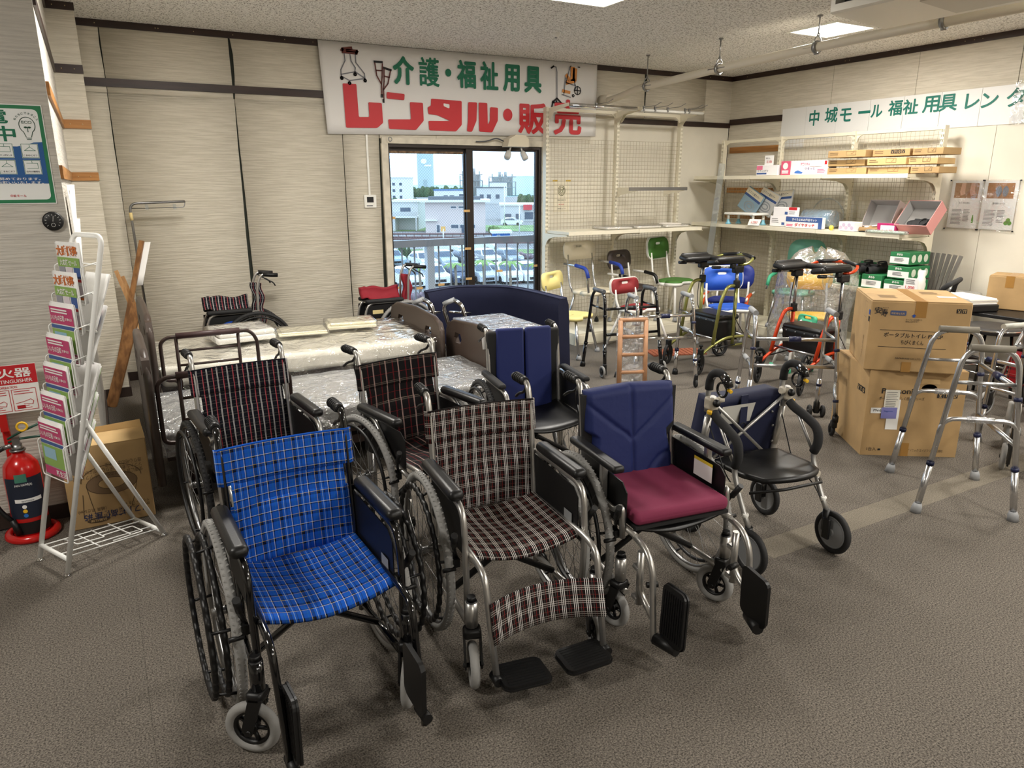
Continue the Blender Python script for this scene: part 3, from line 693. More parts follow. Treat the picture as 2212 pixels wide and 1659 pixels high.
strokes(t, 'bulb_outline', mat('bulb_green', (20,70,50), .6), o, X, Z, [[(bc[0]+.030*math.cos(a), bc[1]+.034*math.sin(a)) for a in [math.radians(-55+290*k/24) for k in range(25)]], [(bc[0]+.017, bc[1]-.028), (bc[0]+.010, bc[1]-.05)], [(bc[0]-.017, bc[1]-.028), (bc[0]-.010, bc[1]-.05)], [(bc[0]-.01, bc[1]-.054), (bc[0]+.01, bc[1]-.054)], [(bc[0]-.008, bc[1]-.06), (bc[0]+.008, bc[1]-.06)], [(bc[0], bc[1]-.01), (bc[0], bc[1]-.028)]], .0028, .0025)
for k in (-1, 1): decal(t, MATS['bulb_green'], o, X, Z, ell(bc[0]+k*.007, bc[1]-.009, .007, .004, 10), 'leaf_drawing', .0025)
text('ECO', MATS['bulb_green'], t, o+X*(bc[0]-.019)+Z*(bc[1]+.006), X, Z, .038, .013, .01, eps=.0025)
for k, ch in enumerate('私たちにできること'):
    a = math.radians(150-120*k/8); c = o+X*(bc[0]+.044*math.cos(a))+Z*(bc[1]+.046*math.sin(a)); r_ = a-math.pi/2
    text(ch, MATS['bulb_green'], t, c, X*math.cos(r_)+Z*math.sin(r_), Z*math.cos(r_)-X*math.sin(r_), None, .009, .015, eps=.0025, center=True)
for i in range(4):
    for j in range(2):
        x0 = W_-.06-.085*i-.025; z0 = .20-.055*j if j == 0 else .145
        x0 = .035+.095*i; z0 = .195 if j == 0 else .125
        decal(t, MATS['poster_white'], o, X, Z, rect(x0, z0, x0+.066, z0+.062), 'icon_box', .0025)
        strokes(t, 'icon', GREENM, o, X, Z, [rect(x0+.002, z0+.002, x0+.064, z0+.06)+[(x0+.002, z0+.002)], [(x0+.012, z0+.032), (x0+.033, z0+.048), (x0+.054, z0+.032), (x0+.012, z0+.032)] if (i+j) % 2 else rect(x0+.012, z0+.026, x0+.054, z0+.048), [(x0+.033, z0+.048), (x0+.033, z0+.058)]], .0018, .003)
        text(['店内の照明を', '適度な温度設定', 'つけっぱなしは', 'こまめにオフ'][(i+j) % 4], BLACKM2, t, o+X*(x0+.006)+Z*(z0+.008), X, Z, .052, .008, .015, eps=.003)
text('中城モールは節電に努めております。', WHITEM, t, o+X*.03+Z*.099, X, Z, .345, .013, .012, eps=.003); text('ご理解・ご協力をお願いいたします。', WHITEM, t, o+X*.04+Z*.084, X, Z, .345, .012, .012, eps=.003)
lines(t, MATS['grey_print'], o, X, Z, .03, W_-.03, .045, .078, 4, .003); text('中城モール', REDM, t, o+X*.25+Z*.026, X, Z, .06, .012, .01, eps=.003)

# ---- round black dial thermometer on the near left wall
c = V((-.166, YP, 1.457)); t = T('dial_thermometer', 'small round black dial thermometer on the left wall', 'thermometer', c)
ob(B().lathe([(0, .02), (.036, .02), (.042, .016), (.043, 0)], (0, 0, 0), (0, -1, 0), 28), 'case', BLACKP, t)
strokes(t, 'dial_marks', WHITEM, (0, -.0205, 0), X, Z, [[(.026*math.cos(a), .026*math.sin(a)), (.032*math.cos(a), .032*math.sin(a))] for a in [math.radians(-40+26*k) for k in range(11)]]+[[(0, 0), (.004, .024)], ell(0, -.016, .008, .008, 10)], .0014, .0006)

# ---- papers pinned along the corner return wall
t = T('pinned_papers', 'white papers pinned on the return wall above the leaflet rack', 'paper', (0, 0, 0))
for y0, z0, z1 in ((4.25, 1.18, 1.62), (4.32, 1.05, 1.45)):
    b = B(); b.sheet(lambda u, v: (XP+.014+.03*v*(1-u)*u*4, y0+.25*u, z0+(z1-z0)*v), 6, 6, (.001, 0, 0)); ob(b, 'paper', WHITEM, t)

# ---- thermostat and cable duct beside the window
c = V((2.302, YB, 1.459)); t = T('thermostat', 'white wall thermostat with a dark display beside the window', 'thermostat', c)
ob(B().rbox((0, -.008, 0), (.12, .018, .12), .006), 'case', WHITEP, t); decal(t, BLACKM2, (0, -.0175, 0), X, Z, rect(-.034, -.01, .03, .04), 'display')
decal(t, MATS['grey_print'], (0, -.0175, 0), X, Z, rect(-.04, -.045, .02, -.035), 'buttons'); ob(B().bx((-.012, -.012, .06), (.006, 0, .62)), 'cable_duct', WHITEP, t)

# ---- emergency twin-spot lamp over the window
c = V((3.83, YB-.066, 2.03)); t = T('emergency_lamp', 'cream twin-spot emergency lamp mounted above the window', 'emergency lamp', c)
LAMPC = mat('lamp_cream', (214,205,182), .5)
b = B(); b.prism([(-.12, -.055), (.125, -.055), (.125, .02), (.09, .055), (-.02, .06), (-.10, .02)], (0, .03, 0), X, Z, .12); ob(b, 'housing', LAMPC, t)
for sx, dx in ((-.055, -.05), (.06, .02)):
    b = B(); b.cyl((sx, -.04, -.05), (sx+dx*.6, -.05, -.11), .008); b.lathe([(.0, 0), (.022, 0), (.032, .03), (.034, .075), (.028, .09), (0, .09)], (sx+dx*.55, -.045, -.10), (dx*1.2, -.05, -.09), 16); ob(b, 'spot_head', mat('spot_grey', (196,194,188), .4), t)
ob(B().tube(fil([(-.12, 0, .0), (-.2, 0, .03), (-.3, .01, -.005), (-.42, .02, -.01)], .05), .007, 6), 'cable', GREYD, t)
ob(B().torus((-1.32, .01, -.01), (0, 1, 0), .018, .004, 14, 5), 'screw_eye', STEEL, t)

# ---- green seal poster behind the wire grid
c = onY(1213, 412, YB-.004); t = T('wall_notice', 'small printed notice with a round green emblem behind the wire grid', 'notice', c)
ob(B().bx((-.10, 0, -.22), (.10, .003, .11)), 'paper', mat('notice_paper', (234,226,204), .7), t)
sgm = mat('seal_green', (86,92,40), .6)
strokes(t, 'emblem', sgm, (0, 0, 0), X, Z, [ell(0, 0, .045, .052, 24), ell(0, 0, .032, .038, 20), [(-.02, .02), (0, .01), (.02, .02), (.014, -.012), (0, -.026), (-.014, -.012), (-.02, .02)], [(-.01, 0), (-.002, 0)], [(.01, 0), (.002, 0)]], .006)
for k, (s_, m_) in enumerate((('福祉用具貸与', BLACKM2), ('取扱店', REDM), ('お気軽にどうぞ', BLACKM2))): text(s_, m_, t, (-.055+(.02 if k == 1 else 0), 0, -.105-.045*k), X, Z, .11 if k != 1 else .07, .014)
for k in (-1, 1): decal(t, mat('masking_tape', (214,178,70), .6), (0, 0, 0), X, Z, rect(k*.085-.03, .095, k*.085+.03, .112), 'tape', .002)

# ---- ceiling-hung air conditioner
ACM = mat('ac_casing', (222,218,206), .45); ac0 = fl(1793, 30, 2.6); acx0, acy1 = 4.12, 3.33
t = T('air_conditioner', 'white ceiling-hung air conditioner with a dark outlet slot', 'air conditioner', (acx0, acy1, ZC))
prof = [(0, 0), (.64, 0), (.62, -.19), (.54, -.249), (.02, -.216), (0, -.205), (0, -.165), (.09, -.165), (.09, -.06), (0, -.06)]
b = B(); b.prism([(p[0], p[1]) for p in prof], (0, 0, 0), X, Z, 1.55); ob(b, 'casing', ACM, t)
for y0, y1 in ((-.03, 0), (-1.55, -1.52)): ob(B().bx((0, y0, -.165), (.09, y1, -.06)), 'end_cap', ACM, t)
ob(B().bx((.082, -1.52, -.165), (.09, -.03, -.06)), 'outlet_grille', GREYD, t); ob(B().bx((.0, -1.52, -.118), (.07, -.03, -.112)), 'louvre', BLACKP, t)
b = B(); b.box((.30, -.95, -.2355), (.36, .9, .01), Matrix.Rotation(.063, 3, 'Y')); ob(b, 'intake_panel', mat('ac_panel', (196,191,178), .5), t)

# ---- PVC pipe on hangers
PVC = mat('pvc_pipe', (206,198,180), .4)
t = T('pvc_pipe', 'pale plastic pipe slung below the ceiling on metal hangers', 'pipe', (0, 0, 0))
pts = [(4.96, 6.84, 2.475), (4.95, 6.75, 2.465), (4.93, 6.5, 2.48), (4.95, 6.25, 2.53), (4.965, 6.1, 2.545), (4.965, 5.1, 2.585), (4.96, 4.09, 2.61), (4.955, 3.3, 2.617), (4.955, 1.0, 2.62)]
ob(B().tube(fil(pts, .12, 4), .034, 14), 'pipe', PVC, t)
ob(B().cyl((4.96, 6.70, 2.468), (4.96, 6.846, 2.475), .06, 16), 'wall_socket', PVC, t)
for y_, z_ in ((6.1, 2.545), (5.12, 2.585), (4.1, 2.61), (3.12, 2.62)):
    h = B(); h.cyl((4.965, y_, z_+.09), (4.965, y_, ZC), .005, 8); h.cyl((4.965, y_, ZC-.012), (4.965, y_, ZC), .02, 10)
    h.torus((4.965, y_, z_+.085), (1, 0, 0), .012, .004, 12, 5); h.torus((4.963, y_, z_), (0, 1, 0), .043, .006, 22, 5, flat=3)
    h.tube([(4.925, y_, z_+.01), (4.935, y_, z_+.06), (4.965, y_, z_+.085), (4.995, y_, z_+.06), (5.005, y_, z_+.01)], .005, 6)
    h.cyl((4.965, y_-.02, z_-.045), (4.965, y_+.02, z_-.045), .008, 8); h.cyl((4.93, y_-.1, z_), (4.93, y_+.1, z_), .004, 5)
    ob(h, 'hanger', STEEL, t)
c = V((3.59, 5.63, ZC)); t = T('smoke_detector', 'small white smoke detector on the ceiling', 'smoke detector', c)
ob(B().lathe([(0, -.03), (.02, -.03), (.026, -.018), (.04, -.012), (.042, 0)], n=20), 'body', WHITEP, t); ob(B().lathe([(0, -.04), (.01, -.038), (.012, -.03)], n=12), 'sensor_tip', STEEL, t)

# ================================================================== SHOP SHELVING
def gondola(name, lab, o, ux, uy, xs, ztop, shelves, gz0, gz1, depth, base_d, base_h, rail=True, top_grid=True):
    """o: foot of the first upright; ux along, uy out into the room"""
    ux, uy, o = V(ux), V(uy), V(o); ang = math.atan2(ux.y, ux.x)
    t = T(name, lab, 'shelving unit', o); M3 = Matrix((ux, uy, Z)).transposed()
    fx = lambda b: (setattr(b, 'v', [tuple(M3 @ V(p)) for p in b.v]), b)[1]
    flip = M3.determinant() < 0
    for x in xs:
        b = B(); b.bx((x-.016, -.03, 0), (x+.016, -.0285, ztop)); b.bx((x-.016, -.0285, 0), (x-.0145, .03, ztop)); b.bx((x+.0145, -.0285, 0), (x+.016, .03, ztop))
        for xa, xb in ((-.0145, -.0105), (-.0045, .0045), (.0105, .0145)): b.bx((x+xa, .0285, 0), (x+xb, .03, ztop))
        for xa in (-.0105, .0045):
            z0_, z = 0, .2
            while z < ztop-.04: b.bx((x+xa, .0285, z0_), (x+xa+.006, .03, z)); z0_ = z+.022; z += .042
            b.bx((x+xa, .0285, z0_), (x+xa+.006, .03, ztop))
        ob(fx(b), 'upright', SHELFC, t)      # hollow channel with two rows of open slots
    for x0, x1 in zip(xs, xs[1:]):
        b = B(); r = .002
        n = int((x1-x0-.05)/.042)
        for i in range(n+1): xx = x0+.025+(x1-x0-.05)*i/n; b.tube([(xx, -.004, gz0), (xx, -.004, gz1)], r, 4, cap=False)
        n = int((gz1-gz0)/.042)
        for i in range(n+1): zz = gz0+(gz1-gz0)*i/n; b.tube([(x0+.017, 0, zz), (x1-.017, 0, zz)], r, 4, cap=False)
        ob(fx(b), 'wire_grid', WIREC, t)
        b = B(); b.bx((x0+.016, -.012, ztop-.035), (x1-.016, .012, ztop-.005))
        for sx, xx in ((1, x0+.016), (-1, x1-.016)):
            b.prism([(0, 0), (sx*.07, 0), (sx*.03, -.02), (sx*.012, -.04), (0, -.075)], (xx, -.006, ztop-.034), X, Z, -.012)
        ob(fx(b), 'top_rail', SHELFC, t)
        b = B(); b.bx((x0+.001, .0, .0), (x1-.001, base_d, base_h)); ob(fx(b), 'base_deck', SHELFC, t)
        b = B(); b.bx((x0+.001, base_d, .015), (x1-.001, base_d+.004, base_h-.02)); ob(fx(b), 'kick_plate', SHELFC, t)
    for z, dep in shelves:
        for x0, x1 in zip(xs, xs[1:]):
            b = B(); b.bx((x0+.002, .03, z-.028), (x1-.002, .03+dep-.004, z)); b.bx((x0+.002, .03+dep-.004, z-.034), (x1-.002, .03+dep, z+.003)); ob(fx(b), 'shelf_board', SHELFC, t)
        for x in xs:
            for k in (-1, 1):
                xb = x+k*.018
                b = B(); b.prism([(.03, -.03), (.03+dep-.01, -.03), (.03+dep-.01, -.045), (.2, -.06), (.10, -.085), (.06, -.12), (.03, -.17)], (xb, 0, z), Y, Z, .003); ob(fx(b), 'bracket', SHELFC, t)
    return t
GL = gondola('gondola_shelf', 'tall cream wire-backed shelving unit beside the window', (0, 6.69, 0), X, -Y, [4.159, 5.060, 5.955], 2.365, [(1.14, .42)], .15, 2.06, .4, .60, .12)
GR = gondola('gondola_shelf', 'cream wire-backed shelving unit with three bays along the right wall', (6.69, 0, 0), -Y, -X, [-6.72, -5.866, -4.953, -4.06], 2.105, [(1.69, .42), (1.165, .42)], .15, 1.66, .42, .5, .12)
b = B(); b.bx((6.20, 4.062, .632), (6.658, 4.95, .66)); b.bx((6.20, 3.78, .632), (6.55, 4.0625, .66)); o = ob(b, 'shelf_board', SHELFC, GR); o.location = -V(GR.location)
# upper grid on two bays of the right unit
b = B()
for y0, y1 in ((5.85, 4.97), (4.94, 4.075)):
    for i in range(21): yy = y0+(y1-y0)*i/20; b.tube([(6.69, yy, 1.67), (6.69, yy, 2.075)], .0016, 4, cap=False)
    for i in range(10): zz = 1.69+.042*i; b.tube([(6.686, y0, zz), (6.686, y1, zz)], .0016, 4, cap=False)
o = ob(b, 'wire_grid', WIREC, GR); o.location = -V(GR.location)
# chrome bars with hooks across the top of the tall unit, grey hanging bar and clear uprights
def bar(name, lab, p0, p1, m_, r=.012, hooks=(), br=None):
    t = T(name, lab, 'display bar', (0, 0, 0))
    ob(B().tube([p0, p1], r, 4), 'bar', m_, t)
    for x in hooks:
        h = B(); h.tube(fil([(x, 6.30, 2.372), (x+.01, 6.12, 2.375), (x+.012, 6.04, 2.40)], .02, 3), .003, 6); h.box((x, 6.30, 2.36), (.018, .02, .05)); ob(h, 'hook', STEEL, t)
    for x in (br or ()):
        h = B(); h.prism([(0, .01), (.36, .03), (.36, .0), (.1, -.03), (.03, -.10), (0, -.10)], (x, 6.655, 2.345), -Y, Z, .003); ob(h, 'bracket', SHELFC, t)
    return t
bar('chrome_bar', 'chrome bar across the top of the tall shelving unit', (4.19, 6.31, 2.352), (5.02, 6.31, 2.352), CHROME, .022, (4.5,), (4.17, 5.04))
bar('hook_bar', 'clear plastic bar with metal hooks atop the tall shelving unit', (5.08, 6.31, 2.345), (5.93, 6.31, 2.345), WHITEP, .017, (5.1, 5.25, 5.42, 5.66, 5.72), (5.08, 5.935))
t = T('hanging_bar', 'grey metal hanging bar on brackets inside the tall shelving unit', 'display bar', (0, 0, 0)); ob(B().bx((4.95, 6.29, 1.54), (5.75, 6.302, 1.575)), 'bar', STEEL, t)
for x in (5.06+.02, 5.955-.22): ob(B().prism([(0, .02), (.36, .02), (.36, -.01), (.05, -.06), (0, -.09)], (x, 6.66, 1.55), -Y, Z, .004), 'arm', SHELFC, t)
t = T('acrylic_strip', 'tall clear plastic corner strip leaning between the two shelving units', 'plastic strip', (0, 0, 0))
b = B(); b.box((6.12, 6.25, .97), (.09, .006, 1.72), Matrix.Rotation(.10, 3, 'Y')); ob(b, 'strip', ACRY, t)
# ================================================================== WHEELCHAIRS
CACHE = {}
def cached(key, fn, name, m_):
    k = (key, name, tuple(x.name for x in m_) if isinstance(m_, (list, tuple)) else m_.name)
    if k not in CACHE: CACHE[k] = fn().mesh(name, m_)
    return CACHE[k]
RW = .295
def wheel_part(par, loc, s, tire, rimm, hand, R=RW, tilt=0):
    """big spoked wheel; axle along x, hand rim on the outside"""
    def spokes():
        b = B(); b.torus((0, 0, 0), (1, 0, 0), R-.026, .009, 48, 6, flat=1.2); b.cyl((-.03, 0, 0), (.035, 0, 0), .014, 10); b.cyl((-.026, 0, 0), (-.02, 0, 0), .026, 12); b.cyl((.02, 0, 0), (.026, 0, 0), .026, 12)
        for k in range(28):
            a = 2*math.pi*k/28; a2 = a+(.5 if k % 4 < 2 else -.5); sx = .023 if k % 2 else -.023
            b.tube([(sx, .024*math.cos(a2), .024*math.sin(a2)), (0, (R-.03)*math.cos(a), (R-.03)*math.sin(a))], .0013, 4, cap=False)
        return b
    w = link('wheel', cached(('sp', R), spokes, 'wheel', rimm), par, loc, (tilt, 0, 0))
    def tyre():
        b = B(); b.torus((0, 0, 0), (1, 0, 0), R-.0135, .0155, 64, 10)
        for k in range(90):
            a = 2*math.pi*k/90; 
            for sx in (-1, 1):
                c = V((sx*.006, (R-.0005)*math.cos(a+sx*.02), (R-.0005)*math.sin(a+sx*.02)))
                b.box(c, (.011, .006, .003), Matrix.Rotation(a+math.pi/2, 3, 'X') @ Matrix.Rotation(sx*.5, 3, 'Z'))
        return b
    link('tire', cached(('ty', R), tyre, 'tire', tire), w)
    if hand:
        def rim():
            b = B()
            xs = (.032, .07) if hand == 'double' else (.030,)
            for x in xs:
                if hand in ('double', 'wavy'): b.torus((x*s, 0, 0), (1, 0, 0), R-.045, .0095, 160, 8, wav=.0045, wn=34)
                else: b.torus((x*s, 0, 0), (1, 0, 0), R-.045, .008, 56, 8)
            for k in range(6):
                a = 2*math.pi*k/6+.3; b.tube([(0, (R-.03)*math.cos(a), (R-.03)*math.sin(a)), (xs[-1]*s, (R-.045)*math.cos(a), (R-.045)*math.sin(a))], .005, 6)
            return b
        link('hand_rim', cached(('hr', hand, s, R), rim, 'hand_rim', BLACKP if hand in ('double', 'wavy', 'black') else STEEL), w)
    return w
def caster_part(par, loc, ang, r, tire, house, forkm=BLACKP, hh=.10):
    """front caster: loc = stem axis on the floor; the wheel trails at angle ang"""
    def fork():
        b = B(); b.cyl((0, 0, 2*r+.045), (0, 0, 2*r+.045+hh), .019, 12); b.cyl((0, 0, 2*r+.045+hh), (0, 0, 2*r+.06+hh), .015, 10)
        b.rbox((0, -.005, 2*r+.03), (.06, .05, .035), .01)
        for k in (-1, 1): b.prism([(-.02, .03), (.022, .03), (-.022, -r-.012), (-.042, -r-.012), (-.05, -r+.01)], (k*.027-.003, 0, 2*r), Y, Z, .006)
        b.cyl((-.034, -.03, r), (.034, -.03, r), .008, 8)
        return b
    f = link('caster', cached(('fk', r, hh), fork, 'caster', forkm), par, loc, (0, 0, ang))
    def tw(): b = B(); b.torus((0, -.03, r), (1, 0, 0), r-.016, .016, 32, 10); return b
    def hub():
        b = B(); b.torus((0, -.03, r), (1, 0, 0), r-.032, .007, 24, 6, flat=1.6); b.cyl((-.013, -.03, r), (.013, -.03, r), .018, 12)
        for k in range(5):
            a = 2*math.pi*k/5; b.tube([(0, -.03+.014*math.cos(a), r+.014*math.sin(a)), (0, -.03+(r-.034)*math.cos(a), r+(r-.034)*math.sin(a))], .008, 5, flat=.7)
        return b
    link('caster_tire', cached(('ct', r), tw, 'caster_tire', tire), f); link('caster_hub', cached(('ch', r), hub, 'caster_hub', BLACKP), f)
    return f
def plate_part(par, M4, w, d, name='footplate', m_=BLACKP):
    """ribbed foot plate in its own frame: x across, y along"""
    def f():
        b = B(); b.prism(rrect(w, d, .025), (0, 0, -.008), X, Y, .012)
        for k in range(9): b.box((0, -d/2+d*(k+1)/10, .005), (w*.8, .004, .003))
        b.prism(rrect(w+.008, d+.008, .028), (0, 0, -.012), X, Y, .006)
        return b
    o = link(name, cached(('pl', w, d), f, name, m_), par); o.matrix_local = M4; return o

def wheelchair(lab, pose, fab, frame=SILVER, tire=GREYTIRE, hand='black', seat=None, back='sling', arm='pad', foot='down', strap=False, panel=True, folded=None, cast=((.33, 0), (.33, 0)), cr=.078, hz=0, capw=.225, pvc=None, z_arm=0, group=None, frame_lab=None):
    x, y, hd = pose
    t = T('wheelchair', lab, 'wheelchair', (x, y, 0), math.radians(hd-90), group)
    HWd = .205
    for s in (1, -1):
        a = s*HWd; b = B(); r = .0115
        b.tube(fil([(a, -.03, .13), (a, -.045, .42), (a, -.093, .80), (a, -.115, .865+hz), (a, -.235, .862+hz)], .06, 6), r, 10)
        az = .615+z_arm
        if arm == 'diag':
            b.tube(fil([(a+s*.02, -.07, az-.02), (a+s*.02, .05, az-.02), (a+s*.02, .22, .42), (a+s*.01, .34, .38)], .05), r, 10)
        elif arm == 'adjust':
            b.tube(fil([(a+s*.025, -.09, az-.06), (a+s*.025, .05, az-.09), (a+s*.025, .14, az-.15), (a+s*.025, .25, az-.16), (a+s*.025, .30, .50), (a+s*.02, .30, .37)], .06), r, 10)
            b.rbox((a+s*.028, .16, .52), (.026, .026, .19), .004, 1)
        else:
            b.tube(fil([(a+s*.02, -.07, az-.022), (a+s*.02, .32, az-.022), (a+s*.02, .335, .42), (a+s*.015, .325, .15)], .07, 6), r, 10)
        if foot in ('down', 'up'):
            b.tube(fil([(a, -.05, .413), (a, .36, .428), (a, .455, .415), (a*.96, .54, .05)], .09, 6), r, 10)
        else:
            b.tube([(a, -.05, .40), (a, .36, .40)], r, 10)
        b.tube([(a, -.04, .16), (a+s*.012, .33, .16)], r, 10)
        b.cyl((a, -.0, .16), (a, 0, .41), r*.9, 8); b.cyl((a, 0, RW), (a+s*.05, 0, RW), .014, 10)
        ob(b, 'side_frame', frame, t)
        # push grip and brake lever
        g = B(); g.tube([(a, -.13, .864+hz), (a, -.15, .864+hz), (a, -.235, .862+hz), (a, -.25, .862+hz)], [.016, .0175, .0175, .012], 10)
        for k in range(5): g.torus((a, -.16-.016*k, .8635+hz), (0, 1, 0), .0175, .003, 14, 5)
        gp = ob(g, 'push_grip', BLACKP, t)
        ob(B().tube(fil([(a, -.125, .845+hz), (a, -.15, .815+hz), (a+s*.004, -.2, .80+hz), (a+s*.006, -.24, .775+hz)], .03), [.007]*0 or .006, 6), 'brake_lever', BLACKP, gp)
        ob(B().tube(fil([(a, -.13, .85+hz), (a+s*.02, -.11, .80+hz), (a-s*.01, -.13, .70), (a+s*.02, -.06, .5)], .04), .0025, 5), 'brake_cable', BLACKP, gp)
        # arm pad, side panel
        if arm == 'adjust':
            ob(B().rbox((a+s*.03, .095, az+.01), (.05, .37, .03), .012), 'arm_pad', BLACKP, t)
        elif arm == 'slim':
            ob(B().rbox((a+s*.028, .10, az+.005), (.042, .33, .028), .012), 'arm_pad', BLACKM, t)
        else:
            ob(B().rbox((a+s*.028, .12, az+.006), (.056, .34, .040), .019, 3), 'arm_pad', LEATHER, t)
        if panel:
            b = B(); b.prism([(-.06, .40), (.305, .405), (.305, .545+z_arm), (.27, .575+z_arm), (-.06, .585+z_arm)], (a+s*.008, 0, 0), Y, Z, .004); sp_ = ob(b, 'side_panel', BLACKP, t)
            decal(sp_, GREYP, (a+s*.0075 if s < 0 else a+s*.0075, .24, .44), Y*(1 if s < 0 else -1), Z, rect(-.03, -.025, .03, .03), 'sticker', .001 if s > 0 else .007)
        # wheel lock
        b = B(); b.tube(fil([(a+s*.03, .27, .39), (a+s*.045, .29, .44), (a+s*.055, .33, .50)], .02), .006, 6); b.cyl((a+s*.048, .30, .455), (a+s*.058, .335, .51), .012, 8); b.box((a+s*.035, .26, .38), (.02, .06, .03)); b.cyl((a+s*.04, .285, .36), (a+s*.085, .285, .36), .008, 8)
        ob(b, 'wheel_lock', BLACKP, t)
        wheel_part(t, (s*.262, 0, RW), s, tire, STEEL, hand)
        cy_, ca = cast[0 if s > 0 else 1]
        caster_part(t, (s*.232, cy_, 0), ca, cr, GREYTIRE, frame)
        h = B(); h.cyl((s*.232, cy_, 2*cr+.05), (s*.232, cy_, 2*cr+.14), .021, 12); h.tube([(s*.232, cy_, 2*cr+.07), (a+s*.012, cy_-.02, .17)], .012, 8); ob(h, 'caster_housing', frame, t)
        # footrests
        if foot == 'down':
            M4 = Matrix.Translation((s*.112, .545, .088)) @ Matrix.Rotation(s*-.05, 4, 'Y')
            p = plate_part(t, M4, .165, .125); ob(B().cyl((s*.2, .51, .085), (s*.2, .56, .085), .016, 10), 'hinge', BLACKP, t)
        elif foot == 'up':
            M4 = Matrix.Translation((s*.185, .515, .20)) @ Matrix.Rotation(math.radians(88*s), 4, 'Y') @ Matrix.Rotation(.12, 4, 'Z')
            plate_part(t, M4, .19, .13); ob(B().cyl((s*.195, .50, .085), (s*.195, .57, .09), .016, 10), 'hinge', BLACKP, t)
        elif foot == 'swing':
            b = B(); b.tube(fil([(a, .355, .395), (a, .43, .385), (a, .48, .33), (a, .50, .12), (a, .505, .065)], .06), r, 10)
            b.tube(fil([(a, .40, .33), (a, .40, .20), (a, .49, .15)], .05), r, 10); b.cyl((a, .40, .15), (a, .40, .36), .013, 10); b.rbox((a, .385, .29), (.03, .04, .02), .005, 1); b.rbox((a, .385, .17), (.03, .04, .02), .005, 1)
            ft = ob(b, 'footrest_tube', frame, t)
            ob(B().cyl((a-s*.01, .43, .24), (a-s*.05, .44, .24), .011, 10), 'knob', BLACKP, ft)
            M4 = Matrix.Translation((s*.175, .57, .19)) @ Matrix.Rotation(math.radians(84*s), 4, 'Y') @ Matrix.Rotation(.10, 4, 'Z')
            plate_part(t, M4, .2, .13); ob(B().cyl((s*.2, .51, .075), (s*.17, .60, .075), .022, 10), 'hinge', BLACKP, t)
    # cross brace under the seat
    b = B()
    for yy, k in ((.10, 1), (.125, -1)): b.tube([(-k*.19, yy, .405), (k*.205, yy, .165)], .0125, 8)
    b.cyl((0, .08, .285), (0, .145, .285), .011, 8); ob(b, 'cross_brace', BLACKT if frame is BLACKT else BLACKP, t)
    # seat sling
    sm_ = seat or fab
    b = B(); hw = .2
    b.sheet(lambda u, v: (-hw+2*hw*u, -.06+.395*v, .432-.035*(1-(2*u-1)**2)+.006*math.sin(9*v+3*u)*(1-abs(2*u-1))-(.012 if v > .99 else 0)), 24, 16, (0, 0, -.008), uvs=lambda u, v: (2*hw*u+.01, .395*v))
    ob(b, 'seat', sm_, t)
    # back sling: broad band over the tubes, narrower sheet below
    ybk = lambda z: -.045-(z-.42)*.125
    if back in ('sling', 'slot'):
        b = B()
        b.sheet(lambda u, v: (-capw+2*capw*u, ybk(.685+.12*v)+.014-.022*(1-(2*u-1)**2)-.012*max(0, abs(2*u-1)-.93)/.07, .685+.12*v), 28, 6, (0, -.01, 0), uvs=lambda u, v: (2*capw*u, .285+.12*v))
        hw2 = .185 if back == 'slot' else .19
        b.sheet(lambda u, v: (-hw2+2*hw2*u, ybk(.40+.30*v)+.008-.024*(1-(2*u-1)**2)-.004*math.sin(8*v+5*u), .40+.30*v), 24, 12, (0, -.008, 0), uvs=lambda u, v: (2*hw2*u+capw-hw2, .3*v))
        if back == 'slot':
            b.sheet(lambda u, v: (-.205+.41*u, ybk(.40+.21*v)+.008-.022*(1-(2*u-1)**2), .40+.21*v), 8, 6, (0, -.008, 0), uvs=lambda u, v: (.41*u+.02, .21*v))
        ob(b, 'backrest', fab, t)
        b = B(); b.tube([(-capw+.01, ybk(.80)+.010, .805)]+[(-capw+.01+(2*capw-.02)*k/10, ybk(.8)+.010-.022*(1-(k/5-1)**2), .805) for k in range(1, 10)]+[(capw-.01, ybk(.8)+.010, .805)], .004, 5); ob(b, 'top_hem', fab, t)
    elif back == 'cushion':
        b = B()
        b.bx((-.215, ybk(.7)-.016, .60), (-.17, ybk(.7)+.02, .81)); b.bx((.17, ybk(.7)-.016, .60), (.215, ybk(.7)+.02, .81)); b.bx((-.19, ybk(.5)-.02, .42), (.19, ybk(.5)-.01, .60)); ob(b, 'backrest_sling', BLACKM, t)
        # soft shaped cushion with sewn channels
        def half(v): return .205 if v > .62 else .205-.035*min(1, (.62-v)/.06) if v > .5 else .17+.02*min(1, (.5-v)/.2)
        def cy(u, v):
            xx = abs(2*u-1); seam = min(xx*.2, abs(v*.425-(.21+xx*.17))*.75, abs(math.hypot((xx-.98)*.2, (v-.02)*.425)-.135) if v < .5 else 1)
            ed = min(1, (1-xx)/.12)*min(1, v/.06)*min(1, (1-v)/.05)
            return .028*ed**.5*min(1, .62+.38*(seam/.016)**.7)
        b = B(); b.sheet(lambda u, v: ((2*u-1)*half(v), ybk(.40+.425*v)+.02+cy(u, v), .40+.425*v+.012*(1-abs(2*u-1))*max(0, v-.9)*10), 70, 70, (0, -.022, 0)); ob(b, 'back_cushion', BLUEC, t)
    elif back == 'pads':
        b = B(); b.rbox((0, -.09, .615), (.43, .035, .45), .015); ob(b, 'backrest', BLACKM, t)
        for k in (-1, 1):
            M3 = Matrix.Rotation(.07, 3, 'X') @ Matrix.Rotation(-k*.08, 3, 'Z'); b = B(); b.rbox((k*.083, -.062, .625), (.16, .03, .46), .014, 2, M3); ob(b, 'back_pad', BLUEC2, t)
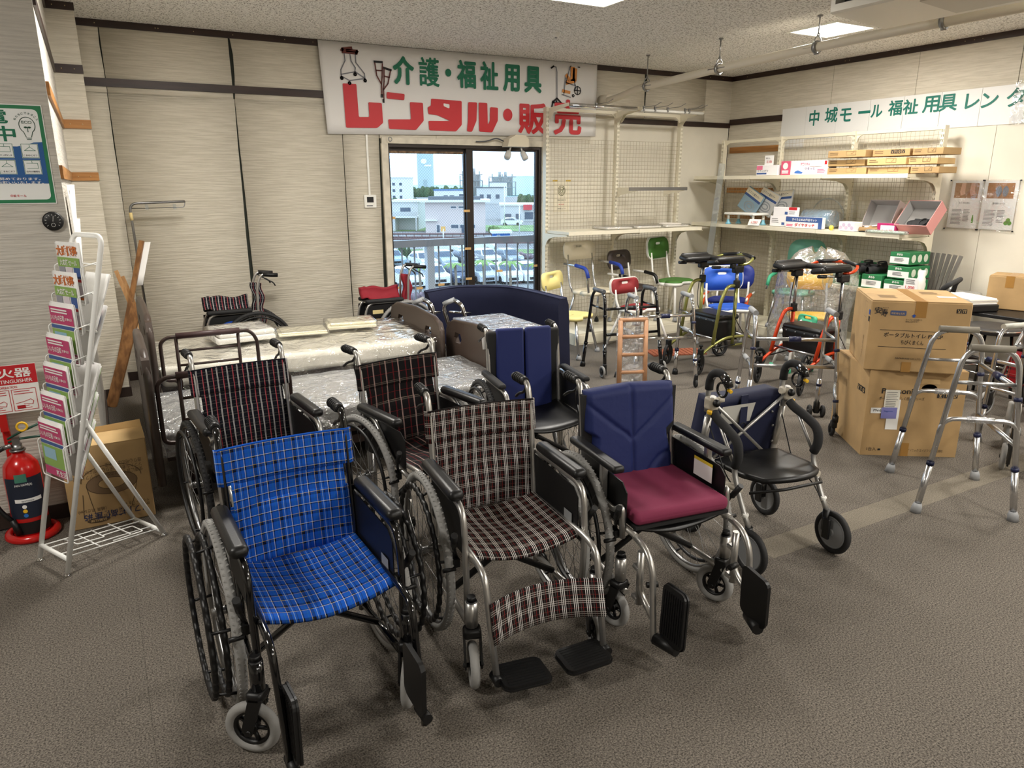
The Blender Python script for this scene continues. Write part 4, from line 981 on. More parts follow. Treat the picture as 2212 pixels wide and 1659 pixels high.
    if strap:
        b = B(); b.sheet(lambda u, v: (-.205+.41*u, .50-.055*(1-(2*u-1)**2)+.035*(1-v), .205+.125*v), 20, 4, (0, -.006, 0), uvs=lambda u, v: (.41*u, .125*v)); 
        ob(b, 'calf_strap', fab, t)
    return t

w1 = wheelchair('blue tartan wheelchair with a black frame and folded-up footplates', (.458, 2.268, -88.7), BLUEPL, BLACKT, GREYTIRE, 'double', back='slot', foot='up', cast=((.345, .9), (.345, 2.6)), cr=.085)
w2 = wheelchair('brown and white checked wheelchair with a calf strap and lowered footplates', (1.186, 2.283, -95.9), BROWNPL, SILVER, GREYTIRE, 'wavy', foot='down', strap=True, cast=((.40, 2.9), (.40, 2.95)))
w3 = wheelchair('wheelchair with a padded blue back cushion and maroon seat cushion', (1.795, 2.175, -98.0), BLACKM, SILVER, GREYTIRE, 'black', seat=LEATHER, back='cushion', arm='adjust', foot='swing', cast=((.31, .3), (.31, .5)), hz=-.01)
b = B(); b.rbox((0, .155, .455), (.405, .40, .055), .022, 3); o = ob(b, 'seat_cushion', MAROON, w3)
for v in o.data.vertices: v.co.z += -.012*(1-(v.co.x/.2)**2)*(v.co.z > .46)
ob(B().bx((-.2, -.02, .415), (.2, .35, .428)), 'cushion_base', BLACKM, w3)
decal(w3, mat('label_yellow', (226,200,60), .5), (-.196, .18, .50), -Y, Z, rect(-.06, .055, .06, .068), 'label_header', .003)
decal(w3, WHITEM, (-.196, .18, .50), -Y, Z, rect(-.06, -.01, .06, .055), 'caution_label', .003); lines(w3, MATS['grey_print'], (-.196, .18, .50), -Y, Z, -.055, .055, -.005, .05, 6, .003, eps=.004)
w4 = wheelchair('navy and red checked wheelchair standing behind the blue tartan one', (.511, 3.424, -85.2), NAVYPL, SILVER, BLACKTIRE, 'black', back='slot', foot='up', cr=.075)
w5 = wheelchair('black wheelchair with fine red and white check beside the wrapped bed', (1.205, 3.16, -79.6), BLACKPL, SILVER, GREYTIRE, 'black', back='slot', arm='diag', foot='up', cr=.075)
w6 = wheelchair('wheelchair with two royal blue back pads and a plain black seat', (1.975, 3.34, -100.5), BLACKM, SILVER, BLACKTIRE, 'black', seat=LEATHER, back='pads', arm='slim', foot='up', cr=.075, hz=-.02)
decal(w6, WHITEM, (.215, -.08, .80), X, Z, [(-.02, -.06), (.015, -.06), (.02, 0), (0, .015), (-.015, 0)], 'paper_tag', .02)

# two folded wheelchairs by the back wall, seen from the side
def folded_chair(lab, c, dirx, fab, padm, sticker):
    """narrow folded chair: x forward along the wall, backrest folded down"""
    t = T('folded_wheelchair', lab, 'wheelchair', c, 0, 'folded wheelchairs against the back wall'); k = dirx
    for yy in (-.10, .10):
        b = B(); r = .011
        b.tube(fil([(0, yy, .14), (.02*k, yy, .45), (.035*k, yy, .80), (.075*k, yy, .895), (.16*k, yy, .885)], .06), r, 9)
        b.tube(fil([(.02*k, yy, .585), (-.36*k, yy, .585), (-.40*k, yy, .42), (-.40*k, yy, .18)], .07), r, 9)
        b.tube(fil([(.02*k, yy, .42), (-.42*k, yy, .42), (-.52*k, yy, .38), (-.58*k, yy, .08)], .08), r, 9); b.tube([(0, yy, .16), (-.40*k, yy, .16)], r, 9)
        ob(b, 'side_frame', SILVER, t)
        g = ob(B().cyl((.09*k, yy, .89), (.21*k, yy, .878), .0175, 10), 'push_grip', BLACKP, t)
        ob(B().tube(fil([(.08*k, yy, .875), (.12*k, yy, .845), (.17*k, yy, .82), (.185*k, yy, .79)], .03), .006, 6), 'brake_lever', BLACKP, g)
        ob(B().rbox((-.20*k, yy, .60), (.36, .05, .035), .014), 'arm_pad', padm, t)
        b = B(); b.prism([(-.01*k, .44), (-.385*k, .44), (-.385*k, .56), (-.01*k, .57)], (0, yy-.002, 0), X, Z, .004); p_ = ob(b, 'side_panel', BLACKP, t)
        sgn = -1 if yy < 0 else 1
        w = wheel_part(t, (0, yy+sgn*.045, RW), sgn, BLACKTIRE if sticker else GREYTIRE, STEEL, 'black'); w.rotation_euler = (0, 0, math.pi/2)
        w.location = (0, yy+sgn*.04, RW)
        caster_part(t, (-.40*k, yy, 0), 1.6, .075, GREYTIRE, SILVER)
    # folded backrest cloth and bunched seat
    b = B(); b.sheet(lambda u, v: ((.0+.095*u)*k+.012*math.sin(12*v), -.085+.17*u*.4, .48+.345*v-.02*u), 6, 14, (.0, .06, 0), uvs=lambda u, v: (.12*u, .33*v)); ob(b, 'folded_backrest', fab, t)
    b = B(); b.sheet(lambda u, v: ((-.03-.36*u)*k, -.05+.10*math.sin(v*3.1)*.2+.05*v, .60+.11*v+.012*math.sin(9*u+2*v)+(.015 if u > .8 else 0)), 20, 6, (0, .05, 0), uvs=lambda u, v: (.36*u, .11*v)); ob(b, 'bunched_seat', fab, t)
    if sticker: decal(t, mat('oval_blue', (20,70,170), .4), (-.19*k, -.105, .50), X, Z, ell(0, 0, .07, .022, 20), 'oval_sticker', .004)
    else: decal(t, mat('label_cream', (214,196,140), .5), (-.27*k, -.105, .50), X, Z, rect(-.05, -.015, .05, .02), 'label', .004)
    return t
folded_chair('folded wheelchair in navy and red check standing against the back wall', (1.08, 6.45, 0), 1, NAVYPL, BLACKM, True)
folded_chair('folded wheelchair with deep red cloth standing against the back wall', (2.40, 6.38, 0), 1, REDC, BLACKM, False)
# ================================================================== WALKERS AND ROLLATORS
def small_wheel(par, c, ax, r, w=.022, tire=BLACKTIRE, name='wheel', spokes=0, hubm=BLACKP):
    def tw(): b = B(); b.torus((0, 0, 0), (1, 0, 0), r-w*.55, w*.55, 30, 8); return b
    ang = math.atan2(ax[1], ax[0])
    o = link(name, cached(('sw', r, w), tw, name, tire), par, c, (0, 0, ang))
    def hb():
        b = B(); b.torus((0, 0, 0), (1, 0, 0), r-w*1.15, w*.28, 24, 6, flat=1.6); b.cyl((-w*.7, 0, 0), (w*.7, 0, 0), max(.012, r*.16), 12)
        if spokes:
            for k in range(spokes):
                a = 2*math.pi*k/spokes; b.tube([(0, .01*math.cos(a), .01*math.sin(a)), (0, (r-w*1.1)*math.cos(a), (r-w*1.1)*math.sin(a))], .006, 5)
        else: b.cyl((-w*.35, 0, 0), (w*.35, 0, 0), r-w*1.0, 20)
        return b
    link('hub', cached(('hb', r, w, spokes), hb, 'hub', hubm), o); return o
def walker(lab, pose, w, d, h, m_, gripm, foot=('tip', 'tip'), clip=NAVYP, bars=(.62, .36), wrap=False, tipm=GREYP, low=True):
    """folding pick-up walker: x across, y forward (cross bars at the front)"""
    x, y, hd = pose; t = T('walker', lab, 'walking frame', (x, y, 0), math.radians(hd-90)); r = .0135
    for s in (1, -1):
        xs = s*w/2
        ztip = {'tip': 0, 'swivel': .13, 'wheel': .06, 'twin': .05, 'white': .07}
        zf, zr = ztip[foot[0]], ztip[foot[1]]
        pf, pr = V((xs*1.04, d/2, zf)), V((xs*1.06, -d/2-.02, zr)); tf, tr = V((xs*.93, .115, h)), V((xs*.93, -.115, h))
        lerp = lambda a, b_, z: a+(b_-a)*((z-a.z)/(b_.z-a.z))
        ob(B().tube(fil([pr, tr, tf, pf], .10, 7), r, 10), 'side_frame', m_, t)
        ob(B().tube(fil([tr+V((0, .02, 0)), tf-V((0, .02, 0))], .01), .0185, 12), 'hand_grip', gripm, t)
        if low:
            a, c = lerp(pr, tr, h*.50), lerp(pf, tf, h*.50); up = V((0, 0, .075))
            ob(B().tube(fil([lerp(pr, tr, h*.42), a+up, c+up, lerp(pf, tf, h*.42)], .07, 5), .0115, 9), 'side_bar', m_, t)
            mid = (a+c)/2+up; ob(B().cyl(mid-V((0, .06, 0)), mid+V((0, .06, 0)), .0165, 12), 'side_grip', FILM2 if wrap else gripm, t)
        a, c = lerp(pr, tr, h*.80), lerp(pf, tf, h*.80); ob(B().tube([a, c], .009, 8), 'upper_side_bar', m_, t)
        for (p0, p1, kind, dr) in ((pf, tf, foot[0], 1), (pr, tr, foot[1], -1)):
            ax = (p1-p0).normalized()
            ob(B().cyl(p0+ax*(.02), p0+ax*(h*.30), .0158, 12), 'leg_sleeve', m_, t)
            for hh in (h*.31, h*.72 if dr > 0 else h*.31):
                q_ = lerp(p0, p1, hh); ob(B().cyl(q_-ax*.009, q_+ax*.009, .0185, 12), 'collar', clip, t)
            if kind == 'tip':
                ob(B().lathe([(0, 0), (.026, 0), (.024, .03), (.018, .05), (.016, .05)], p0, ax, 14), 'rubber_tip', tipm, t)
            elif kind == 'swivel':
                b = B(); b.cyl(p0+V((0, 0, -.02)), p0+V((0, 0, .02)), .02, 12); b.rbox(p0+V((0, -.02, -.04)), (.035, .055, .05), .01); b.rbox(p0+V((0, -.045, -.075)), (.04, .02, .06), .006); ck = ob(b, 'caster_fork', BLACKP, t)
                small_wheel(t, p0+V((0, -.05, -.13+.045)), (1, 0), .045, .026)
            elif kind in ('wheel', 'white'):
                rr = .035 if kind == 'wheel' else .052; b = B(); b.rbox(p0+V((0, 0, .0)), (.032, .028, .10), .008); ob(b, 'fork', BLACKP, t)
                small_wheel(t, p0+V((s*.022 if kind == 'white' else 0, .0, rr-p0.z)), (1, 0), rr, .02, GREYTIRE if kind == 'white' else BLACKTIRE)
            elif kind == 'twin':
                b = B(); b.rbox(p0+V((0, 0, .02)), (.04, .04, .09), .01); b.cyl(p0+V((-.045, 0, 0)), p0+V((.045, 0, 0)), .008, 8); ob(b, 'axle_block', BLACKP, t)
                for k in (-1, 1): small_wheel(t, p0+V((k*.045, 0, .043-p0.z)), (1, 0), .043, .024)
    pf, tf = V((w/2*1.04, d/2, 0)), V((w/2*.93, .115, h))
    for i, k in enumerate(bars):
        p = pf+(tf-pf)*k/h*1.0 if k > 1 else pf+(tf-pf)*k; b = B(); b.tube([(-p.x, p.y, p.z), (p.x, p.y, p.z)], .0125, 10); cb = ob(b, 'cross_bar', m_, t)
        if i == 0: ob(B().cyl((-.035, p.y, p.z), (.04, p.y, p.z), .019, 12), 'fold_button', clip, cb)
    return t
walker('shiny aluminium walking frame with taupe grips in front of the big cartons', (3.808, 2.0, -43.5), .52, .42, .855, ALU, GRIPTAN, ('tip', 'tip'), wrap=True, bars=(.78, .45))
walker('aluminium walking frame with casters standing beside the big cartons', (3.955, 3.25, -127), .54, .44, .795, ALU, GREYP, ('swivel', 'twin'), clip=NAVYP, bars=(.80, .58))
walker('low chrome walking frame with small front wheels beside the green rollator', (3.945, 4.56, -109), .50, .42, .735, CHROME, GREYP, ('wheel', 'tip'), clip=NAVYP, tipm=BLACKP, bars=(.80, .56))
walker('black walking frame with white front casters beside the wrapped ladder frame', (3.97, 5.06, -100), .53, .42, .725, BLACKT, GREYD, ('white', 'tip'), clip=BLACKP, tipm=BLACKP, bars=(.80, .50), low=False)

def forearm_rollator(lab, pose, colm, za=.60):
    x, y, hd = pose; t = T('forearm_rollator', lab, 'rollator', (x, y, 0), math.radians(hd-90)); r = .0155
    for s in (1, -1):
        a = s*.225
        b = B(); b.tube([(a, 0, .23), (a, 0, za)], r, 10)
        b.tube(fil([(a, 0, za), (a, .10, za), (a, .16, za-.12), (a, .22, .26)], .08, 6), r, 10)
        b.tube(fil([(a, -.28, .25), (a, -.18, .30), (a, .06, .31), (a, .20, .26), (a, .30, .20), (a, .34, .17)], .08, 5), .013, 10)
        b.tube([(a, 0, .23), (a, -.15, .235)], .011, 8)
        ob(b, 'side_frame', colm, t)
        ob(B().cyl((a, 0, za), (a, 0, .88), .013, 10), 'height_tube', ALU, t)
        ob(B().rbox((a, 0, za+.01), (.04, .05, .07), .008), 'clamp', BLACKP, t); b = B(); b.rbox((a, .0, .90), (.05, .10, .06), .01); b.rbox((a, .055, .93), (.035, .05, .04), .008); ob(b, 'pad_bracket', BLACKP, t)
        ob(B().cyl((a, .05, .915), (a, .22, .93), .009, 8), 'arm_rod', ALU, t); ob(B().cyl((a, .20, .925), (a, .28, .93), .014, 10), 'hand_grip', BLACKP, t)
        ob(B().tube(fil([(a, .02, .88), (a+s*.02, .03, .70), (a+s*.02, .03, .5), (a, -.12, .33)], .1), .0035, 5), 'brake_cable', BLACKP, t)
        ob(B().tube([(a+s*.012, -.02, .24), (a+s*.012, .22, .22)], .006, 6), 'brake_link', BLACKP, t)
        b = B(); b.rbox((a, .345, .205), (.04, .045, .05), .008); b.cyl((a, .345, .23), (a, .345, .262), .008, 8); b.cyl((a, .345, .25), (a, .345, .265), .018, 10)
        for k in (-1, 1): b.bx((a+k*.022-.003, .335, .095), (a+k*.022+.003, .36, .19))
        ob(b, 'front_fork', BLACKP, t); small_wheel(t, (a, .35, .095), (math.cos(.5), math.sin(.5)), .095, .024, spokes=6)
        b = B(); b.rbox((a, -.285, .2), (.035, .05, .1), .01); ob(b, 'rear_fork', BLACKP, t); small_wheel(t, (a+s*.03, -.29, .095), (1, 0), .095, .024, spokes=6)
    b = B(); b.tube([(-.225, .19, .30), (.225, .19, .30)], .009, 8); b.tube([(-.225, -.12, .31), (.225, -.12, .31)], .009, 8); ob(b, 'cross_bar', ALU, t)
    ob(B().rbox((0, .03, .475), (.40, .24, .045), .02), 'seat', LEATHER, t)
    b = B(); b.sheet(lambda u, v: (-.19+.38*u+.004*math.sin(20*v), .12+.03*v, .27+.19*v), 10, 6, (0, -.2, 0)); bk = ob(b, 'basket', LEATHER, t)
    b = B()
    for k in range(4): b.sph((-.14+.093*k, .158, .445), .006, 8)
    ob(b, 'snap_button', STEEL, bk)
    # padded forearm rest: two arm troughs joined in front of the body
    for s in (1, -1):
        b = B(); b.rbox((s*.19, .10, .965), (.125, .34, .045), .02, 3, Matrix.Rotation(s*-.15, 3, 'Y')); b.rbox((s*.235, .10, .985), (.04, .30, .05), .018, 2); ob(b, 'arm_pad', LEATHER, t)
    ob(B().rbox((0, -.04, .96), (.40, .10, .04), .018, 3), 'front_pad', LEATHER, t)
    ob(B().tube(fil([(.2, -.02, .93), (.235, -.10, .94), (.2, -.20, .985), (0, -.24, 1.0), (-.2, -.20, .985), (-.235, -.10, .94), (-.2, -.02, .93)], .08, 5), .012, 10), 'loop_handle', colm, t)
    for s in (1, -1): ob(B().tube(fil([(s*.20, -.195, .983), (s*.1, -.225, .995), (s*.02, -.238, 1.0)], .05), .017, 10), 'loop_grip', LEATHER, t)
    return t
GREENT = mat('olive_green_tube', (150,150,86), .25, .6); ORANGET = mat('orange_tube', (206,66,24), .25, .2)
forearm_rollator('olive green rollator with padded forearm rests and a black seat basket', (4.80, 4.77, 176), GREENT, .76)
forearm_rollator('orange rollator with padded forearm rests behind the caster walking frame', (5.02, 3.90, 178), ORANGET)

# ---- silver rollator with navy cloth
t = T('rollator', 'silver rollator with black seat, foam armrests and navy cloth back', 'rollator', (2.53, 2.352, 0), math.radians(-96-90)); r = .012
FOAM = mat('foam_black', (30,30,31), .85)
BEIGEP = mat('beige_joint', (188,180,164), .5)
for s in (1, -1):
    a = s*.215
    ob(B().tube([(a, .0, .16), (a, .034, .33), (a, .085, .64), (a, .10, .70)], r*1.15, 10), 'upright', SATIN, t)
    ob(B().cyl((a, .045, .40), (a, .075, .60), .0175, 12), 'upright_sleeve', SILVER, t)
    ob(B().tube(fil([(a, .06, .62), (a, .065, .74), (a, .09, .80), (a, .155, .815), (a, .19, .79)], .045, 6), r, 10), 'handle_tube', SATIN, t)
    ob(B().tube(fil([(a, .066, .725), (a, .068, .77), (a, .09, .805), (a, .13, .818), (a, .165, .806)], .03, 6), .019, 12), 'hand_grip', FOAM, t)
    b = B(); b.tube([(a, .16, .808), (a, .19, .785), (a, .20, .765)], [.021, .022, .018], 12); bl = ob(b, 'brake_housing', BLACKT, t)
    ob(B().torus((a+s*.0, .155, .745), (1, 0, 0), .032, .006, 20, 6), 'brake_lever', BLACKT, bl); ob(B().cyl((a, .195, .755), (a, .215, .75), .008, 8), 'release_button', YELLOW, bl)
    b = B(); b.rbox((a, .09, .665), (.045, .06, .06), .012); b.cyl((a-s*.02, .10, .68), (a-s*.05, .11, .685), .014, 10); ob(b, 'joint', BEIGEP, t)
    ob(B().sph((a+s*.0, .125, .675), .018, 10), 'knob', BLACKP, t); ob(B().rbox((a+s*.02, .11, .63), (.02, .03, .02), .006), 'lock_lever', YELLOW, t)
    # foam armrest, front leg and wheel
    leg = fil([(a, .09, .65), (a*1.03, .14, .61), (a*1.04, .22, .585), (a*1.05, .295, .55), (a*1.05, .305, .48), (a*1.04, .28, .42), (a*1.04, .31, .35), (a*1.03, .35, .27), (a*1.03, .40, .19)], .04, 4)
    ob(B().tube(leg, r, 10), 'front_leg', SATIN, t); ob(B().tube(fil([(a*1.01, .115, .63), (a*1.03, .14, .61), (a*1.04, .22, .585), (a*1.05, .295, .55), (a*1.05, .305, .48), (a*1.045, .285, .435)], .04, 5), .0205, 12), 'foam_armrest', FOAM, t)
    ob(B().tube([(a*1.04, .16, .60), (a*1.04, .285, .43)], .008, 8), 'armrest_strut', SATIN, t)
    ob(B().tube([(a, .03, .30), (a*1.03, .33, .345)], .0145, 10), 'lower_bar', BEIGEP, t); ob(B().cyl((a, .03, .29), (a, .035, .34), .022, 12), 'lower_joint', BEIGEP, t)
    ob(B().cyl((a*1.03, .37, .23), (a*1.03, .374, .25), .0135, 10), 'white_band', WHITEP, t)
    ob(B().tube(fil([(a, .06, .6), (a-s*.02, .2, .35), (a-s*.01, .33, .3), (a, .39, .2)], .06), .003, 5), 'brake_cable', BLACKP, t)
    for yy, z0 in ((.435, .0), (.0, .0)):
        fk = B(); fk.cyl((a*1.03, yy-.035 if yy > .1 else yy, .10), (a*1.03, yy-.035 if yy > .1 else yy, .20), .017, 10); fk.rbox((a*1.03-s*.02, yy-.01, .12), (.014, .04, .10), .006); ob(fk, 'fork', BLACKP, t)
        small_wheel(t, (a*1.03+s*.012, yy, .1), (1, .0), .1, .026, BLACKTIRE, spokes=0, hubm=GREYP)
for s in (1, -1): ob(B().tube([(s*.2, .10, .66), (-s*.2, .03, .33)], .008, 8), 'cross_strut', SATIN, t)
ob(B().tube([(-.2, .36, .335), (-.1, .46, .375), (.1, .46, .375), (.2, .36, .335)], .007, 8), 'seat_loop', BLACKP, t)
b = B(); b.sheet(lambda u, v: ((2*u-1)*(.19-.035*max(0, v-.6)/.4), .10+.35*v-(.06*(2*u-1)**2)*(v > .5)*(v-.5)*2, .395+.012*math.cos((2*u-1)*1.5)+.006*v), 16, 14, (0, 0, -.02)); ob(b, 'seat', LEATHER, t)
b = B(); b.sheet(lambda u, v: ((2*u-1)*(.205-.01*v), .03+.06*v-.04*(1-(2*u-1)**2), .35+.33*v-.02*(1-(2*u-1)**2)*(v > .9)), 18, 12, (0, -.12, 0)); bp = ob(b, 'cloth_back', NAVYC, t)
b = B(); b.sheet(lambda u, v: (.13-.19*u, .057+.03*v-.02, .53+.10*v), 6, 4); ob(b, 'care_label', mat('care_label', (206,204,196), .6), t)
ob(B().bx((-.02, .055, .53), (.02, .062, .67)), 'strap', NAVYC, t); ob(B().torus((0, .062, .52), (0, 1, 0), .016, .003, 16, 5), 'strap_ring', BLACKP, t)
b = B()
for x_, z_ in ((-.17, .57), (-.18, .50), (-.185, .42)): b.sph((x_, .062, z_), .007, 8)
ob(b, 'snap_button', STEEL, t)

# ================================================================== SHOWER CHAIRS
def shower_chair(name, lab, pose, sw, sd, sz, bw, bh, bz, seatm, backm, legm, shellm=None, arms=None, z0=0, footm=None, splay=.05, armm=None, cut=True, legr=.0135, tilt=.12):
    x, y, hd = pose; t = T(name, lab, 'shower chair', (x, y, z0), math.radians(hd-90), None)
    for sx in (1, -1):
        for sy in (1, -1):
            p0 = (sx*(sw/2+splay*.6), sy*(sd/2+splay)-.01, 0); p1 = (sx*(sw/2-.05), sy*(sd/2-.06), sz-.03)
            ob(B().tube([p0, p1], legr, 9), 'leg', legm, t)
            ob(B().lathe([(0, 0), (.028, 0), (.024, .02), (.017, .045), (.012, .045)], p0, (0, 0, 1), 12), 'rubber_foot', footm or GREYP, t)
        ob(B().tube(fil([(sx*(bw/2-.05), -sd/2+.03, sz-.04), (sx*(bw/2-.045), -sd/2-.02, sz+.05), (sx*(bw/2-.05), -sd/2-.03-(bz-sz)*tilt, bz+bh*.3)], .04), .0115, 9), 'back_post', legm, t)
    ob(B().tube([(-sw/2+.05, 0, sz-.05), (sw/2-.05, 0, sz-.05)], .010, 8), 'seat_brace', legm, t)
    def seat_fn(top, k):
        def f(u, v):
            a = 2*math.pi*u; e = .55
            cx = math.copysign(abs(math.cos(a))**e, math.cos(a))*sw/2*k; cy = math.copysign(abs(math.sin(a))**e, math.sin(a))*sd/2*k
            return (cx*v, cy*v-(.06*max(0, math.sin(a))*max(0, .28-abs(math.cos(a)))*v if cut else 0)*3, sz+top-.010*(1-v**2)-(.012 if v > .95 else 0))
        return f
    if shellm:
        b = B(); b.sheet(seat_fn(0, 1.0), 40, 8, (0, 0, -.028)); ob(b, 'seat_shell', shellm, t)
        b = B(); b.sheet(seat_fn(.018, .93), 40, 8, (0, 0, -.02)); ob(b, 'seat_pad', seatm, t)
    else:
        b = B(); b.sheet(seat_fn(0, 1.0), 40, 8, (0, 0, -.03)); ob(b, 'seat', seatm, t)
    # backrest plate, slightly curved, with a hand slot
    yb = -sd/2-.025-(bz+bh/2-sz)*tilt
    out = rrect(bw, bh, min(bw, bh)*.38, 6); N = len(out); hw, hh = (.10, .028) if cut else (.001, .001)
    inn = [(p[0]*hw/bw, p[1]*hh/bh+bh*.22) for p in rrect(bw, bh, min(bw, bh)*.45, 6)]
    crv = lambda px_: .10*px_*px_*4*.5
    def ring(pl, dy): return [(p[0], yb+crv(p[0])+dy-(p[1])*tilt, bz+bh/2+p[1]) for p in pl]
    b = B(); vs = ring(out, 0)+ring(inn, 0)+ring(out, -.022)+ring(inn, -.022); fs = []
    for i in range(N):
        j = (i+1) % N; fs += [(i, j, N+j, N+i), (2*N+i, 3*N+i, 3*N+j, 2*N+j), (i, 2*N+i, 2*N+j, j), (N+i, N+j, 3*N+j, 3*N+i)]
    b.add(vs, fs, True); ob(b, 'backrest', backm, t)
    if shellm and shellm is not backm:
        o2 = [(p[0]*1.06, p[1]*1.1) for p in out]; b = B(); b.add([(p[0], yb+crv(p[0])-.012-p[1]*tilt, bz+bh/2+p[1]) for p in o2]+[(p[0], yb+crv(p[0])-.034-p[1]*tilt, bz+bh/2+p[1]) for p in o2], [list(range(N)), list(range(N, 2*N))[::-1]]+[(i, (i+1) % N, N+(i+1) % N, N+i) for i in range(N)]); ob(b, 'back_shell', shellm, t)
    if arms:
        for sx in (1, -1):
            xa = sx*(sw/2+.03)
            ob(B().tube(fil([(xa, -sd/2-.03, bz-.03), (xa, -.05, bz-.035), (xa, sd/2-.05, bz-.06), (xa, sd/2-.02, sz)], .06, 5), .012, 9), 'arm_tube', legm, t)
            ob(B().tube(fil([(xa, -.04, bz-.033), (xa, sd/2-.06, bz-.055), (xa, sd/2-.03, bz-.15)], .05, 5), .019, 10), 'arm_grip', armm or legm, t)
    return t
YELC = mat('pale_yellow_plastic', (238,224,150), .45); BRNC = mat('brown_plastic', (62,52,48), .5); REDS = mat('red_pad', (150,48,52), .6); GRNS = mat('green_pad', (72,124,48), .6); BLUS = mat('blue_pad', (42,92,196), .55); TEAL = mat('teal_plastic', (70,170,130), .5); BLUEGR = mat('blue_grip', (32,62,160), .5); WHT = mat('white_tube', (236,234,228), .35)
shower_chair('shower_chair', 'pale yellow plastic shower stool with a low back beside the window', (3.93, 5.80, -60), .40, .33, .40, .42, .17, .62, YELC, YELC, ALU, splay=.02)
shower_chair('shower_chair', 'white shower chair with blue arm grips standing on the tall shelving unit base', (4.57, 6.33, -80), .46, .36, .40, .46, .19, .70, IVORY, IVORY, ALU, arms=True, z0=.127, footm=BLACKP, armm=BLUEGR, splay=.0)
shower_chair('shower_chair', 'dark brown plastic shower chair with black armrests on the shelving unit base', (5.13, 6.36, -75), .40, .34, .40, .40, .21, .56, BRNC, BRNC, WHT, arms=True, z0=.127, armm=BLACKP, splay=.0)
shower_chair('shower_chair', 'low shower chair with red pads and white frame behind the black walking frame', (4.74, 5.785, -80), .40, .32, .40, .40, .15, .52, REDS, REDS, WHT, shellm=WHITEP, splay=.06)
shower_chair('shower_chair', 'shower chair with green pads and white frame on the shelving unit base', (5.68, 6.33, -72), .46, .34, .42, .42, .23, .66, GRNS, GRNS, WHT, shellm=WHITEP, z0=.127, splay=.0)
shower_chair('shower_chair', 'shower chair with bright blue pads behind the olive green rollator', (5.45, 5.23, -110), .44, .38, .42, .44, .23, .56, BLUS, BLUS, WHT, shellm=WHITEP, splay=.03)
shower_chair('shower_chair', 'yellow shower chair wrapped in a clear plastic bag beside the orange rollator', (5.80, 4.55, -130), .42, .36, .42, .42, .22, .62, YELLOW, YELLOW, GREYP, splay=.0, footm=GREYP)
shower_chair('shower_stool', 'small white shower stool with teal feet behind the green rollator', (5.285, 4.315, 170), .20, .2, .36, .22, .08, .40, WHITEP, TEAL, WHT, footm=TEAL, splay=.02)
shower_chair('shower_chair', 'dark blue cushioned shower chair with orange arms by the right shelving', (5.86, 5.68, -150), .40, .34, .42, .42, .26, .50, mat('navy_pad', (28,46,132), .5), MATS['navy_pad'], WHT, arms=True, armm=ORANGE, splay=.0)
shower_chair('shower_chair', 'mint green shower chair with curved arms standing on the right shelving base', (6.33, 5.22, -165), .40, .32, .40, .40, .32, .59, mat('mint_pad', (110,184,156), .5), mat('mint_vinyl', (112,176,154), .35), ALU, arms=True, z0=.127, armm=TEAL, splay=-.02, cut=False, tilt=.12)
# clear bag over the yellow chair
t = T('plastic_bag', 'loose clear plastic bag draped over the yellow shower chair', 'plastic bag', (5.80, 4.55, 0))
b = B()
def bag(u, v):
    a = 2*math.pi*u; rr = (.335+.025*math.sin(3*a+5*v)+.015*math.sin(7*a-9*v))*(1-.55*max(0, v-.8)/.2*.9)*(1 if v < .97 else .4); return (rr*math.cos(a)*1.05, rr*math.sin(a),   .05+.97*v+.03*math.sin(5*a)*v)
b.sheet(bag, 48, 20); ob(b, 'bag_film', FILM3, t)

# ---- wrapped pine ladder-frame and drain mat on the floor
t = T('wrapped_frame', 'pale wooden ladder frame wrapped in clear film beside the black walking frame', 'wooden frame', (3.52, 4.35, 0), math.radians(-22))
PINE = mat('pine_tube', (182,136,100), .5, var=.1, vscale=12)
for sx in (-1, 1): ob(B().tube([(sx*.105, 0, 0), (sx*.10, .03, .6)], .019, 10), 'post', PINE, t)
for z in (.05, .19, .33, .47, .60): ob(B().tube([(-.11, .03*z/.6, z), (.11, .03*z/.6, z)], .017, 10), 'rung', PINE, t)
b = B(); b.sheet(lambda u, v: (.128*math.cos(2*math.pi*u)*(1 if abs(math.cos(2*math.pi*u)) > .3 else 1.0), .015+.024*math.sin(2*math.pi*u)+.03*v, .10+.525*v), 40, 24); ob(b, 'stretch_film', FILM2, t)
t = T('slatted_mat', 'terracotta ribbed mat lying on the carpet behind the walking frames', 'mat', (4.84, 5.33, 0), math.radians(-20))
tm = mat('terracotta', (152,84,58), .7)
for k in range(12): ob(B().bx((-.27+.046*k, -.13, 0), (-.27+.046*k+.038, .13, .012)), 'slat', tm, t)
for y_ in (-.10, .10): ob(B().bx((-.27, y_-.01, .0), (.276, y_+.01, .006)), 'batten', tm, t)

# ================================================================== BIG CARTONS
def carton(name, lab, c, rz, w, d, h, m_=CARD, tape=True, group=None, cat='box'):
    """closed carton with top flaps; x = width of the front face (front is -y)"""
    t = T(name, lab, cat, c, rz, group)
    ob(B().rbox((0, 0, h/2), (w, d, h), .006, 1), 'carton_body', m_, t)
    for s in (-1, 1): ob(B().bx((-w/2+.004, s*.0015 if s > 0 else -d/2+.004, h), (w/2-.004, d/2-.004 if s > 0 else -.0015, h+.0035)), 'flap', m_, t)
    if tape:
        b = B(); b.bx((-.03, -d/2-.001, h+.0035), (.03, d/2+.001, h+.0045)); b.bx((-.03, -d/2-.0015, h-.09), (.03, -d/2, h+.004)); ob(b, 'tape', TAPE, t)
    return t
def mid(a, b_): return (V(a)+V(b_))/2
